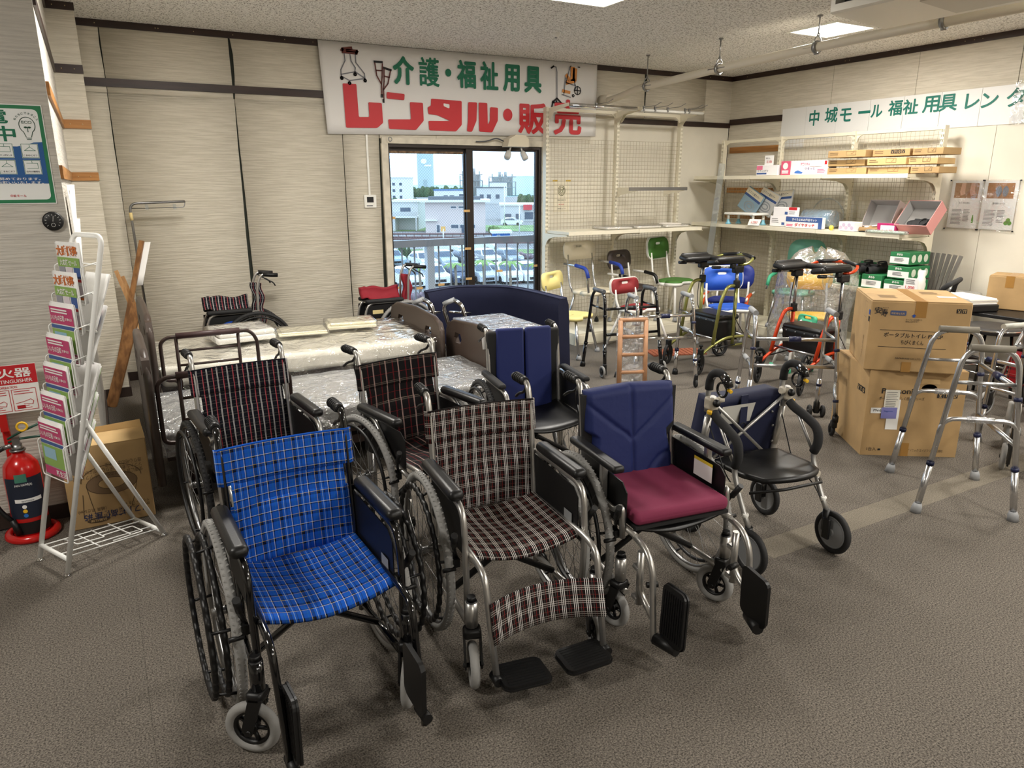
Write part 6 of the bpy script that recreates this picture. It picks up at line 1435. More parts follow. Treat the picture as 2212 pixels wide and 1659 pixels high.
strokes(t, 'seat_drawing', INK, Fo+V((0, 0, 0)), mX, -Z, [ell(.17, .20, .11, .055, 28), ell(.17, .20, .06, .028, 24), ell(.17, .18, .13, .075, 28, math.pi, 2*math.pi), [(.06, .20), (.08, .28), (.10, .34)], [(.28, .20), (.27, .28), (.26, .34)], [(.30, .24), (.31, .36)]], .003)
decal(t, mat('carton_print', (120,96,70), .8), Fo, mX, -Z, ell(.17, .20, .11, .055, 28), 'seat_ring', .0008); decal(t, CARD, Fo, mX, -Z, ell(.17, .20, .06, .028, 24), 'seat_hole', .0011)  # seat ring of the drawing printed in a darker brown

# ---- oak boards, thin laths and white board leaning behind the beds
def plank(name, lab, p0, p1, w, th, m_, wd):
    p0, p1 = V(p0), V(p1); d = (p1-p0); L = d.length; d.normalize(); s_ = (V(wd)-d*V(wd).dot(d)).normalized(); n = d.cross(s_)
    t = T(name, lab, 'board', p0); b = B(); vs = [s_*(sx*w/2)+n*(sn*th/2)+d*(k*L) for k in (0, 1) for sn in (-1, 1) for sx in (-1, 1)]
    b.add(vs, [(0, 1, 3, 2), (4, 6, 7, 5), (0, 4, 5, 1), (2, 3, 7, 6), (0, 2, 6, 4), (1, 5, 7, 3)]); ob(b, 'plank', m_, t); return t
p0 = V((-.075, 6.06, .0)); pt = onY(297, 655, 6.28); p1 = onY(304, 532, 6.29)
plank('oak_board', 'wide oak board leaning against the corner pillar behind the leaflet rack', p0, pt, .075, .022, WOODG, (1, -.3, .2))
lt0, lt1 = p0+V((.005, .06, 0)), p1+V((.02, .16, .03))
lath = plank('oak_lath', 'narrow oak lath with a white paper strip leaning behind the wide oak board', lt0, lt1, .035, .02, WOODG, (1, -.3, .2))
b = B(); b.sheet(lambda u, v: (lt1-lt0)*(.72+.27*v)+V((.015+.05*u, .012, 0)), 4, 4, (0, .002, 0)); ob(b, 'paper_strip', WHITEM, lath)
a, c = onY(264, 672, 6.5), onY(325, 820, 6.45); plank('pale_lath', 'thin pale wooden lath slanting down behind the bed headboard', V((.33, 6.42, .02)), V((.10, 6.70, .95)), .03, .015, WOODL, (1, 0, .3)); plank('pale_lath', 'thin pale wooden lath slanting beside the other lath near the pillar', V((.36, 6.46, .02)), V((.14, 6.72, .90)), .03, .015, WOODL, (1, 0, .3))
# ---- garment pole with an L-shaped arm
pb = onY(283, 470, 6.62); pe = onY(400, 440, 6.62)
t = T('display_pole', 'slim steel display pole with an L-shaped hanging arm by the back wall', 'pole', (0, 0, 0))
zz = onY(330, 436, 6.62).z
ob(B().tube(fil([(pb.x+.03, 6.62, .02), (pb.x, 6.62, zz-.01), (pe.x, 6.62, zz)], .06, 6), .010, 8), 'pole', STEEL, t)
ob(B().tube(fil([(pb.x, 6.62, zz-.05), (pe.x-.01, 6.62, zz-.045), (pe.x, 6.62, zz)], .015), .004, 6), 'lower_rod', STEEL, t); ob(B().cyl((pb.x+.003, 6.62, zz-.14), (pb.x+.001, 6.62, zz-.08), .0125, 8), 'tape_band', mat('masking', (222,200,140), .7), t)
for k in (.3, .8): ob(B().bx((pb.x+(pe.x-pb.x)*k-.012, 6.612, zz-.06), (pb.x+(pe.x-pb.x)*k+.012, 6.616, zz-.02)), 'clip', ACRY, t)
ob(B().lathe([(0, 0), (.12, 0), (.12, .015), (.02, .03)], (pb.x+.03, 6.62, 0), (0, 0, 1), 20), 'base', STEEL, t)
# ================================================================== GOODS ON THE SHELVES
Z1, Z2, Z3 = 1.6935, 1.1685, .6635
def good(name, lab, cat, x0, x1, yt, yb, Xf, d, zb, m_, group=None, rz=0):
    """carton whose front face spans the given outline on the plane X = Xf; front faces -X"""
    ya, yb_ = onX(x0, (yt+yb)/2, Xf).y, onX(x1, (yt+yb)/2, Xf).y; h = onX((x0+x1)/2, yt, Xf).z-onX((x0+x1)/2, yb, Xf).z
    w = ya-yb_; t = T(name, lab, cat, (Xf+d/2, (ya+yb_)/2, zb), math.radians(-90)+rz, group)
    ob(B().rbox((0, 0, h/2), (w, d, h), .003, 1), 'carton_body', m_, t)
    return t, w, h, V((-w/2, -d/2-.0005, 0))
def g(*a, **k): return good(*a, **k)
PINKC = mat('pink_print', (226,120,150), .5); PALEP = mat('pale_pink', (244,222,226), .5); WBOX = mat('white_carton', (238,236,238), .5)
t, w, h, o = g('small_box', 'white and pink product box beside the pink carton on the upper shelf', 'box', 1634, 1680, 353, 375, 6.33, .12, Z1, WBOX)
decal(t, PINKC, o, X, Z, rect(.005, h*.55, w*.3, h*.95), 'pink_print'); decal(t, LBLUE, o, X, Z, rect(.01, h*.1, w*.5, h*.25), 'blue_print'); text('立ち上がり', BLACKM2, t, o+V((.02, 0, h*.35)), X, Z, w*.5, h*.2)
t2_ = T('price_card', 'white price card standing on the white and pink box', 'price card', t.location+V((0, .03, h)), 0); ob(B().bx((-.003, -.06, 0), (0, .06, .10)), 'card', WHITEM, t2_); text('3,106', REDM, t2_, (-.004, .03, .02), -Y, Z, .07, .03, .01); text('税込', BLACKM2, t2_, (-.004, .045, .065), -Y, Z, .06, .014)
t, w, h, o = g('small_box', 'solid pink product box between two white boxes on the upper shelf', 'box', 1687, 1707, 345, 375, 6.33, .14, Z1, mat('rose_carton', (214,90,120), .5)); decal(t, WHITEM, o, X, Z, ell(w*.5, h*.65, w*.28, w*.28, 14), 'round_mark'); lines(t, WHITEM, o, X, Z, w*.15, w*.9, h*.1, h*.35, 2, .012)
t, w, h, o = g('urinal_box', 'white and pink box with a blue urinal picture on the upper shelf', 'box', 1708, 1787, 343, 374, 6.33, .14, Z1, WBOX)
decal(t, mat('urinal_blue', (70,120,200), .5), o, X, Z, [(w*.12, h*.12), (w*.33, h*.08), (w*.36, h*.18), (w*.22, h*.32), (w*.14, h*.25)], 'pictured_urinal'); decal(t, PALEP, o, X, Z, ell(w*.55, h*.45, w*.2, h*.25, 18), 'pink_oval', .0008); text('確実にキャッチ', PINKC, t, o+V((w*.28, 0, h*.65)), X, Z, w*.36, h*.2, .02); text('つるっと', LBLUE, t, o+V((w*.40, 0, h*.36)), X, Z, w*.28, h*.16, .02); lines(t, PINKC, o, X, Z, w*.75, w*.97, h*.1, h*.4, 3, .008); decal(t, REDM, o, X, Z, rect(w*.93, h*.7, w*.99, h*.95), 'red_mark')
decal(t, WHITEM, o, X, Z, rect(w*.55, h*.58, w*.87, h*.92), 'price_card', .006)
fc = 'flat brown cartons on the upper shelf'
stacks = (('left stack, bottom', 1786, 1872, 359, 373, 0, 0), ('left stack, middle', 1788, 1869, 346, 359, 1, 0), ('left stack, top', 1787, 1870, 331, 346, 2, -.06), ('middle stack, bottom', 1874, 1964, 358, 372, 0, 0), ('middle stack, middle', 1872, 1958, 342, 357, 1, -.03), ('middle stack, top', 1884, 1966, 327, 342, 2, 0), ('end stack, bottom', 1966, 2030, 357, 371, 0, .0), ('end stack, middle', 1961, 2026, 343, 356, 1, 0), ('end stack, top', 1970, 2038, 327, 342, 2, -.02))
for lb, x0, x1, yt, yb, lv, dx in stacks:
    t, w, h, o = g('flat_carton', 'flat brown carton on the upper shelf, '+lb, 'box', x0+1, x1-1, yt, yb, 6.34+dx, .26, Z1+lv*.0765, CARD if lv != 1 else CARDI, fc)
    lines(t, MATS['thin_print'], o, X, Z, w*.06, w*.3, .02, .05, 2, .006); strokes(t, 'tick_box', MATS['thin_print'], o, X, Z, [rect(w*.5, .02, w*.75, .055)+[(w*.5, .02)], [(w*.62, .035), (w*.65, .028), (w*.70, .05)]], .003)
    if lb == 'middle stack, top': marks(t, o+V((w*.5, 0, .022)), X, Z, .03, 4)
# lower shelf
c = onX(1618, 485, 6.42); t = T('bath_bench', 'white bath bench with light blue suction feet on the lower shelf', 'bath bench', (6.36, c.y, Z2), math.radians(-90))
ob(B().rbox((0, 0, .115), (.44, .24, .025), .01, 2), 'bench_top', WHITEP, t)
LB = mat('sucker_blue', (120,180,200), .3)
for sx in (-1, 1):
    for sy in (-1, 1): ob(B().cyl((sx*.18, sy*.08, .045), (sx*.18, sy*.08, .105), .014, 10), 'leg', WHITEP, t); ob(B().lathe([(0, .05), (.016, .05), (.018, .03), (.03, .01), (.036, 0), (0, 0)], (sx*.18, sy*.08, 0), (0, 0, 1), 14), 'suction_foot', LB, t)
t = T('price_card', 'tilted white price card lying under the bath bench', 'price card', (6.245, onX(1640, 480, 6.33).y-.01, Z2), math.radians(-80)); b = B(); b.box((0, 0, .035), (.14, .004, .075), Matrix.Rotation(-.5, 3, 'X')); ob(b, 'card', WHITEM, t); text('2,980', REDM, t, (-.03, -.02, .022), X, V((0, .45, .85)), .08, .025, .01, eps=.008)
for i, (x, y, r_, dx, lab) in enumerate(((1625, 440, -.45, 0, 'blue and white seat cover pack leaning behind the bath bench'), (1650, 425, -.38, .05, 'white seat cover pack with a blue band leaning on the wire grid'), (1672, 432, .1, .09, 'greyish seat cover pack leaning furthest towards the wire grid'))):
    p = onX(x, y, 6.55); t = T('seat_cover_pack', lab, 'pack', (6.53+dx*.8, p.y-dx*.6, Z2+.12), 0, 'seat cover packs'); M3 = Matrix.Rotation(.25, 3, 'Y') @ Matrix.Rotation(-r_, 3, 'X')
    b = B(); b.rbox((0, 0, .12), (.025, .30, .26), .012, 2, M3); ob(b, 'padded_pack', mat('pack_white', (224,226,228), .5) if i else mat('pack_blue', (150,180,200), .5), t)
    n_ = M3 @ V((-1, 0, 0)); ux = M3 @ V((0, -1, 0)); uy = M3 @ Z; o = V((0, 0, .12))+n_*.0135
    decal(t, LBLUE, o, ux, uy, rect(-.14, .03, .14, .055), 'blue_band'); decal(t, mat('pack_cream', (232,224,204), .5), o, ux, uy, rect(-.14, .057, .14, .12), 'header'); text('ソフト便座カバー', BLACKM2, t, o+ux*-.11+uy*.07, ux, uy, .2, .03, .01); strokes(t, 'pictured_seat', mat('pack_grey', (170,178,186), .5), o, ux, uy, [ell(.02, -.05, .08, .05, 20), ell(.02, -.05, .045, .025, 18)], .012)
t, w, h, o = g('small_box', 'white box with a red top corner resting on another box on the lower shelf', 'box', 1671, 1722, 444, 464, 6.36, .04+.0, Z2+.1065, WBOX); decal(t, REDM, o, X, Z, rect(w*.66, h*.7, w, h), 'red_corner'); decal(t, LBLUE, o, X, Z, rect(w*.5, h*.2, w*.62, h*.5), 'blue_mark'); lines(t, MATS['grey_print'], o, X, Z, w*.68, w*.95, h*.2, h*.6, 2, .006)
t, w, h, o = g('small_box', 'white box with a red stripe supporting the other box on the lower shelf', 'box', 1663, 1706, 465, 488, 6.36, .14, Z2, WBOX); decal(t, REDM, o, X, Z, rect(w*.86, 0, w, h), 'red_stripe'); decal(t, LBLUE, o, X, Z, rect(w*.6, h*.15, w*.75, h*.4), 'blue_mark'); lines(t, MATS['grey_print'], o, X, Z, w*.1, w*.5, h*.3, h*.8, 3, .005)
t, w, h, o = g('bath_mat_box', 'blue and white lettered bath mat box on the lower shelf', 'box', 1697, 1776, 470, 494, 6.30, .05, Z2, WBOX); decal(t, LBLUE, o, X, Z, rect(0, h*.55, w, h), 'blue_band'); text('すべり止めお風呂マット', WHITEM, t, o+V((w*.18, 0, h*.63)), X, Z, w*.68, h*.25, .02, eps=.003); text('ダイヤタッチ', REDM, t, o+V((w*.26, 0, h*.12)), X, Z, w*.55, h*.32, .02, eps=.003); lines(t, PINKC, o, X, Z, .01, w*.24, h*.1, h*.35, 2, .008); decal(t, LBLUE, o, X, Z, rect(w*.9, 0, w, h), 'blue_edge', .0015)
c = onX(1762, 470, 6.48); t = T('rolled_mat', 'light blue rolled mat in clear film on the lower shelf', 'rolled mat', (6.50, c.y-.03, Z2+.096)); b = B()
b.tube([(0, .17, 0), (0, -.17, 0)], .085, 24, cap=False); b.tube([(0, .165, 0), (0, -.165, 0)], .06, 20, cap=False); ob(b, 'mat_roll', mat('mat_blue', (110,170,205), .5), t); ob(B().tube([(0, .19, 0), (0, .17, 0), (0, -.17, 0), (0, -.22, 0)], [.06, .092, .093, .07], 24), 'film', FILM2, t)
t = T('clear_tube_coil', 'clear plastic hoop rising behind the rolled mat', 'plastic hoop', (6.625, c.y-.02, Z2)); ob(B().tube(arc((0, 0, .09), .2, 0, math.pi, 16, Y, Z), .008, 6), 'hoop', ACRY, t)
t, w, h, o = g('small_box', 'yellow and brown box lying behind the flower-print box', 'box', 1815, 1856, 462, 480, 6.44, .10, Z2, mat('yellow_carton', (214,186,70), .5), rz=.1); decal(t, mat('brown_print', (120,80,50), .6), o, X, Z, rect(w*.1, h*.1, w*.95, h*.5), 'brown_band')
t, w, h, o = g('small_box', 'small white box printed with pale flowers on the lower shelf', 'box', 1810, 1850, 477, 497, 6.28, .10, Z2, WBOX, rz=-.2)
for k in range(5): decal(t, mat('lilac', (206,190,214), .6), o, X, Z, ell(w*(.15+.18*k), h*(.35+.3*(k % 2)), .022, .018, 10), 'flower_print')
c = onX(1796, 490, 6.27); t = T('tape_roll', 'yellow and white roll of tape on the lower shelf', 'tape roll', (6.27, c.y, Z2), .3); ob(B().torus((0, 0, .022), (0, 1, .1), .016, .009, 20, 8, flat=2), 'roll', mat('tape_yellow', (240,220,90), .5), t)
def openbox(lab, c, rz, w, d, h, tilt, m_, inner):
    t = T('shoe_box', lab, 'shoe box', c, rz); M3 = Matrix.Rotation(tilt, 3, 'X'); th = .004; b = B()
    for cc, dd in (((0, 0, th/2), (w, d, th)), ((-w/2, 0, h/2), (th, d, h)), ((w/2, 0, h/2), (th, d, h)), ((0, -d/2, h/2), (w, th, h)), ((0, d/2, h/2), (w, th, h))): b.box(M3 @ V(cc), dd, M3)
    ob(b, 'open_tray', m_, t); b = B(); b.box(M3 @ V((0, 0, th*1.6)), (w-.01, d-.01, .002), M3)
    for cc, dd in (((-w/2+th, 0, h/2), (.002, d-.01, h-.006)), ((w/2-th, 0, h/2), (.002, d-.01, h-.006)), ((0, d/2-th, h/2), (w-.01, .002, h-.006)), ((0, -d/2+th, h/2), (w-.01, .002, h-.006))): b.box(M3 @ V(cc), dd, M3)
    ob(b, 'lining', inner, t); return t, M3
GRYI = mat('grey_lining', (170,168,166), .7)
c = onX(1898, 470, 6.5); openbox('grey shoe box standing open beside the pink one on the lower shelf', (6.58, c.y-.03, Z2+.121), math.radians(-90), .30, .26, .12, 1.15, mat('grey_card', (188,172,168), .7), GRYI)
c = onX(1968, 490, 6.42); tb_, M3 = openbox('pink shoe box standing open with shoes inside on the lower shelf', (6.50, c.y-.05, Z2+.107), math.radians(-90), .30, .28, .12, .85, PINKB, GRYI)
def shoe(lab, c, rz, m_, sole, L=.26, hgt=.10, M=None, trimm=None, name='shoe', group=None):
    t = T(name, lab, 'shoe', c, rz, group); b = B()
    def f(u, v):
        a = 2*math.pi*u; x = L*(v-.5); wd = .045*(.75+.35*math.sin(math.pi*min(1, v*.9+.15)))*(1 if 0 < v < 1 else .55); top = hgt*(.45+.55*max(0, 1-v*1.35)) if v > .02 else hgt*.8
        if math.sin(a) > .5 and .03 < v < .42: top *= .72
        return (wd*math.cos(a), x, .012+top*max(0, math.sin(a))**.6 if math.sin(a) > 0 else .012+.008*math.sin(a))
    b.sheet(f, 20, 16); o_ = ob(b, 'upper', m_, t); b = B(); b.prism([(math.copysign(abs(math.cos(q_))**.8, math.cos(q_))*.046, math.sin(q_)*L*.51) for q_ in [2*math.pi*k/24 for k in range(24)]], (0, 0, 0), X, Y, .018); ob(b, 'sole', sole, t)
    b = B(); b.torus((0, -L*.27, hgt*.86), (0, .15, 1), .036, .006, 20, 6); ob(b, 'collar', trimm or m_, t); ob(B().box((0, .02, hgt*.68), (.075, .04, .012)), 'strap', trimm or m_, t)
    return t
BLKS = mat('black_shoe', (26,26,28), .7, bump=.3, bscale=200); MARS = mat('maroon_shoe', (74,34,34), .7); PATS = mat('patterned_shoe', (150,110,96), .8, var=.5, vscale=60); TANS = mat('tan_shoe', (150,120,80), .7); WHS = mat('white_fur', (232,226,216), .9)
c = onX(1868, 492, 6.32); shoe('tan slip-on shoe with white lining on the lower shelf', (6.35, c.y-.036, Z2), .2, TANS, BLACKP, .2, .07, trimm=WHS)
t, w, h, o = g('price_box', 'magenta box with a white price card on the lower shelf', 'box', 1895, 1936, 472, 493, 6.325, .045, Z2, mat('magenta', (176,30,100), .5)); decal(t, WHITEM, o, X, Z, rect(w*.22, -.0+.004, w*.95, h*.8), 'price_card', .005); text('6,490', REDM, t, o+V((w*.55, 0, h*.2)), X, Z, w*.32, h*.2, .01, eps=.007); decal(t, REDM, o, X, Z, ell(w*.34, h*.3, .006, .006, 8), 'red_dot', .007)
c = onX(1912, 500, 6.30); t = T('clear_bag', 'pale green goods in a flat clear bag at the lower shelf edge', 'bag', (6.262, c.y-.04, Z2+.001), math.radians(-90)); b = B(); b.rbox((0, 0, .012), (.36, .06, .022), .01, 2); ob(b, 'contents', mat('pale_green', (190,212,190), .6, bump=.6, bscale=20, bdist=.01), t); b = B(); b.rbox((0, 0, .014), (.39, .08, .030), .012, 2); ob(b, 'film', FILM2, t)
t, M_ = None, None
sh = shoe('black shoe lying in the tilted pink shoe box', (0, 0, 0), 0, BLKS, BLACKP, .2, .06)
Rb = Matrix.Rotation(math.radians(-90), 4, 'Z') @ Matrix.Rotation(.85, 4, 'X'); sh.matrix_world = Matrix.Translation(tb_.location+(Rb @ V((0, -.05, .0085)))) @ Rb @ Matrix.Rotation(math.radians(90), 4, 'Z')
# third shelf: green shoe boxes and shoes
GRB = mat('green_carton', (40,120,72), .5); MINTB = mat('mint_carton', (96,170,150), .5)
def gbox(lab, x0, x1, yt, yb, Xf, d, zb, lid=None):
    t, w, h, o = g('green_shoe_box', lab, 'shoe box', x0, x1, yt, yb, Xf, d, zb, GRB, 'green shoe boxes on the third shelf')
    decal(t, WHITEM, o, X, Z, rect(.004, .01, w*.98, h*.62), 'white_label'); text('あゆみ', WHITEM, t, o+V((w*.35, 0, h*.72)), X, Z, w*.3, h*.2, .02, eps=.003); lines(t, MATS['grey_print'], o, X, Z, w*.25, w*.75, h*.25, h*.55, 3, .005, eps=.003)
    side = V((w/2+.0005, -d/2, 0))
    for k in range(3): decal(t, mat('pale_disc', (214,222,206), .6), side, Y, Z, ell(d*(.2+.3*k), h*.5, .032, .036, 14), 'round_print')
    return t, w, h
gbox('green shoe box at the bottom of the stack of three on the third shelf', 1910, 1962, 593, 618, 6.24, .30, Z3)
gbox('green shoe box in the middle of the stack of three on the third shelf', 1918, 1966, 565, 592, 6.26, .30, Z3+.1145); gbox('green shoe box on top of the stack of three on the third shelf', 1923, 1966, 538, 565, 6.28, .30, Z3+.2385)
tA, w, hA = gbox('green shoe box carrying black shoes on the third shelf', 1861, 1905, 588, 618, 6.24, .30, Z3)
t, w, h, o = g('green_shoe_box', 'open green shoe box with round shoe pictures on the third shelf', 'shoe box', 1800, 1857, 590, 615, 6.26, .28, Z3, GRB)
for k in range(3): decal(t, MATS['pale_disc'], o, X, Z, ell(w*(.18+.3*k), h*.5, .036, .04, 14), 'round_print')
b = B(); b.box((.04, .10, h+.05), (w*.6, .006, .11), Matrix.Rotation(-.3, 3, 'X')); ob(b, 'raised_lid', GRB, t); text('あゆみ', WHITEM, t, (.0, .078, h+.05), X, V((0, .3, 1)), .07, .03, .02)
t, w, h, o = g('green_shoe_box', 'mint green shoe box under the maroon shoes on the third shelf', 'shoe box', 1764, 1798, 584, 614, 6.28, .26, Z3, MINTB)
sg_ = 'shoes on the green shoe boxes'
y0 = onX(1876, 590, 6.36).y; shoe('black strap shoe on the green shoe box beside its pair', (6.36, y0+.055, Z3+hA+.001), math.radians(95), BLKS, BLACKP, .24, .115, group=sg_); shoe('black strap shoe on the green shoe box beside the stack of three', (6.37, y0-.07, Z3+hA+.001), math.radians(85), BLKS, BLACKP, .24, .115, group=sg_)
y0 = onX(1785, 585, 6.38).y; shoe('maroon slip-on shoe on the mint green shoe box', (6.40, y0-.02, Z3+.1375), math.radians(15), MARS, BLACKP, .25, .10, group=sg_); shoe('patterned slip-on shoe on the open green shoe box', (6.34, onX(1822, 585, 6.34).y-.03, Z3+.1145), math.radians(40), PATS, BLACKP, .20, .07, group=sg_)
c = onX(1988, 600, 6.3); t = T('spray_bottle', 'white capped bottle standing at the end of the third shelf', 'bottle', (6.30, c.y-.01, Z3)); ob(B().lathe([(0, 0), (.034, 0), (.036, .01), (.036, .13), (.03, .145), (.03, .20), (.028, .205), (0, .205)], n=20), 'bottle_body', WHITEP, t)
t = T('price_card', 'large white price card in front of the capped bottle', 'price card', (6.222, c.y+.03, Z3), .0); ob(B().bx((-.002, -.065, .02), (.001, .065, .14)), 'card', WHITEM, t); text('1,050', REDM, t, (-.003, .045, .04), -Y, Z, .085, .03, .01); lines(t, MATS['grey_print'], (-.003, .06, 0), -Y, Z, .015, .10, .085, .13, 3, .006); ob(B().bx((-.004, -.02, 0), (.02, .02, .025)), 'holder', WHITEP, t)
# packs on the tall unit's shelf
for i, (x0, lab) in enumerate(((4.88, 'flat clear pack of paper liners on the tall unit shelf'), (5.26, 'flat white printed pack lying on the tall unit shelf'), (5.64, 'white scalloped seat cover pack lying on the tall unit shelf'))):
    t = T('flat_pack', lab, 'pack', (x0-.02+.02*i, 6.44, 1.1435), 0, 'flat packs on the tall unit shelf'); b = B(); b.rbox((0, 0, .012), (.33, .26, .022), .01, 2); ob(b, 'contents', mat('pack_paper', (226,222,214), .6, bump=.4, bscale=12, bdist=.01), t)
    if i == 2: b = B(); b.torus((0, 0, .026), (0, 0, 1), .10, .028, 40, 8, wav=.008, wn=14, flat=.5); ob(b, 'seat_cover', WHS, t)
    else: lines(t, MATS['grey_print'], (-.15, -.1, .0235), X, Y, .02, .22, .02, .16, 6, .006)
    b = B(); b.rbox((0, 0, .016), (.36, .29, .036), .012, 2); ob(b, 'film', FILM, t)
t = T('grey_strips', 'bundle of translucent grey plastic strips leaning at the end of the shelving', 'plastic strips', (6.62, 3.98, .30)); 
for k in range(6): b = B(); b.box((0, -.035*k, .35), (.02, .028, .70), Matrix.Rotation(.05*k, 3, 'X') @ Matrix.Rotation(.06, 3, 'Y')); ob(b, 'strip', mat('smoke_strip', (120,116,112), .25, alpha=.8), t)
t = T('step_box', 'low white storage box under the grey plastic strips', 'box', (6.62, 3.90, 0)); ob(B().rbox((0, 0, .15), (.3, .26, .30), .01), 'box_body', WHITEP, t); ob(B().rbox((0, 0, .29), (.31, .27, .03), .008), 'lid', WHITEP, t)

# ================================================================== CLUTTER BY THE RIGHT WALL
# side table with trays of papers and a carton
t = T('side_table', 'low black table carrying papers and a carton by the right wall', 'table', (6.45, 3.20, 0)); ob(B().rbox((0, 0, .585), (.62, 1.0, .03), .006), 'table_top', BLACKP, t)
for sx in (-1, 1):
    for sy in (-1, 1): ob(B().cyl((sx*.27, sy*.45, 0), (sx*.27, sy*.45, .57), .016, 10), 'leg', STEEL, t)
carton('plain_carton', 'plain brown carton standing on the low table by the right wall', (6.60, 3.24, .602), math.radians(-72), .30, .30, .27)
t = T('paper_tray', 'black tray piled with white papers on the low table', 'tray', (6.25, 3.40, .601), math.radians(-20)); ob(B().rbox((0, 0, .03), (.27, .40, .06), .01), 'tray', BLACKP, t)
for k in range(5): b = B(); b.box((.004*((k*3) % 4), .006*((k*5) % 3), .066+.009*k), (.25, .37, .008), Matrix.Rotation(.02*((k % 3)-1), 3, 'Z')); ob(b, 'paper_bundle', PAPERC if k % 2 else WHITEM, t)
t = T('clear_pouch', 'colourful leaflets in a clear pouch on the low table', 'pouch', (6.56, 3.58, .601), .3); ob(B().rbox((0, 0, .04), (.20, .20, .07), .02), 'contents', mat('leaflet_mix', (206,196,180), .6, var=.5, vscale=14), t); b = B(); b.rbox((0, 0, .046), (.22, .22, .09), .03, 3); ob(b, 'film', FILM2, t)
# black round stool
t = T('round_stool', 'black round-topped stool behind the big cartons', 'stool', (5.86, 2.96, 0)); ob(B().lathe([(0, .555), (.10, .56), (.19, .565), (.205, .555), (.21, .54), (.2, .52), (0, .515)], n=36), 'seat', mat('stool_black', (46,44,43), .5), t); ob(B().torus((0, 0, .55), (0, 0, 1), .21, .006, 40, 6), 'chrome_ring', CHROME, t)
for k in range(4): a = math.pi/4+k*math.pi/2; ob(B().tube([(.13*math.cos(a), .13*math.sin(a), .52), (.2*math.cos(a), .2*math.sin(a), 0)], .012, 8), 'leg', BLACKT, t)
ob(B().torus((0, 0, .22), (0, 0, 1), .17, .008, 30, 6), 'foot_ring', CHROME, t)
# rollator with black foam loop handle
def push_rollator(lab, pose, bagm, hz, foam=True, wr=.09):
    x, y, hd = pose; t = T('push_rollator', lab, 'rollator', (x, y, 0), math.radians(hd-90))
    for s in (1, -1):
        a = s*.23; ob(B().tube(fil([(a, .22, .12), (a, .05, .5), (a, -.10, hz-.08), (a, -.14, hz)], .05), .013, 9), 'main_tube', ALU, t); ob(B().tube([(a, -.24, .12), (a, .02, .52)], .012, 9), 'rear_leg', ALU, t)
        for yy in (.24, -.25): ob(B().rbox((a, yy, .13), (.03, .04, .10), .008), 'fork', BLACKP, t); small_wheel(t, (a+s*.022, yy, wr), (1, 0), wr, .022, GREYTIRE if bagm is TARTANR else BLACKTIRE, spokes=8 if bagm is not TARTANR else 3)
    if foam: ob(B().tube(fil([(.23, -.14, hz-.05), (.23, -.15, hz+.02), (.22, -.18, hz+.05), (-.22, -.18, hz+.05), (-.23, -.15, hz+.02), (-.23, -.14, hz-.05)], .05, 5), .018, 10), 'foam_handle', FOAM, t)
    else:
        for s in (1, -1): ob(B().cyl((s*.23, -.14, hz), (s*.23, -.27, hz+.005), .017, 10), 'hand_grip', BLACKP, t)
    ob(B().rbox((0, .02, .50), (.40, .24, .04), .018), 'seat', LEATHER, t)
    b = B(); b.sheet(lambda u, v: (-.19+.38*u, .16-.02*v, .22+.26*v), 10, 8, (0, -.22, 0), uvs=lambda u, v: (.38*u, .26*v)); ob(b, 'bag', bagm, t)
    return t
push_rollator('rollator with a black foam loop handle behind the big cartons', (5.32, 3.2, 110), LEATHER, .87)
push_rollator('rollator with a red tartan bag behind the taupe-gripped walking frame', (5.62, 2.42, 175), TARTANR, .80, foam=False)
walker('aluminium walking frame with taped grips behind the big cartons', (5.03, 2.60, -10), .44, .34, .74, ALU, mat('taped_grip', (190,190,180), .4), ('tip', 'tip'), low=False)
# orange-backed commode chair at the far right
t = T('orange_chair', 'orange-backed chair with a pale tubular frame by the right wall', 'chair', (6.2, 2.36, 0), math.radians(-150))
for s in (1, -1):
    ob(B().tube(fil([(s*.22, .2, 0), (s*.22, .18, .42), (s*.22, -.16, .42), (s*.22, -.22, .78), (s*.16, -.23, .84), (0, -.23, .85)], .06, 5), .016, 10), 'frame_tube', IVORY, t); ob(B().tube([(s*.22, -.2, 0), (s*.22, -.14, .42)], .016, 10), 'rear_leg', IVORY, t)
ob(B().rbox((0, 0, .44), (.42, .38, .05), .02), 'seat', ORANGE, t); ob(B().rbox((0, -.215, .62), (.40, .03, .36), .014, 2, Matrix.Rotation(.12, 3, 'X')), 'backrest', ORANGE, t)
# folded wheelchair part seen at the edge: caster, footplate and bottle
t = T('transport_chair', 'narrow folded transport chair with small wheels beside the taupe-gripped walking frame', 'wheelchair', (4.62, 2.02, 0), math.radians(205))
for yy in (-.09, .09):
    ob(B().tube(fil([(-.30, yy, .12), (-.28, yy, .42), (-.34, yy, .80), (-.42, yy, .84)], .05), .011, 9), 'back_tube', BLACKT, t); ob(B().tube(fil([(-.28, yy, .42), (.12, yy, .42), (.20, yy, .36), (.26, yy, .07)], .06), .011, 9), 'seat_tube', BLACKT, t); ob(B().tube([(-.29, yy, .2), (.16, yy, .2)], .011, 9), 'lower_tube', BLACKT, t); ob(B().cyl((-.42, yy, .84), (-.52, yy, .84), .016, 10), 'push_grip', BLACKP, t)
    small_wheel(t, (-.30, yy*1.4, .15), (0, 1), .15, .03, GREYTIRE, spokes=6); small_wheel(t, (.15, yy*1.3, .08), (0, 1), .08, .028, GREYTIRE, spokes=3); ob(B().rbox((.15, yy, .17), (.03, .03, .10), .006), 'fork', BLACKP, t); ob(B().rbox((.24, yy, .13), (.02, .012, .16), .006), 'footplate', BLACKP, t)
b = B(); b.rbox((-.08, 0, .43), (.38, .16, .10), .03); ob(b, 'bunched_seat', BLACKM, t)
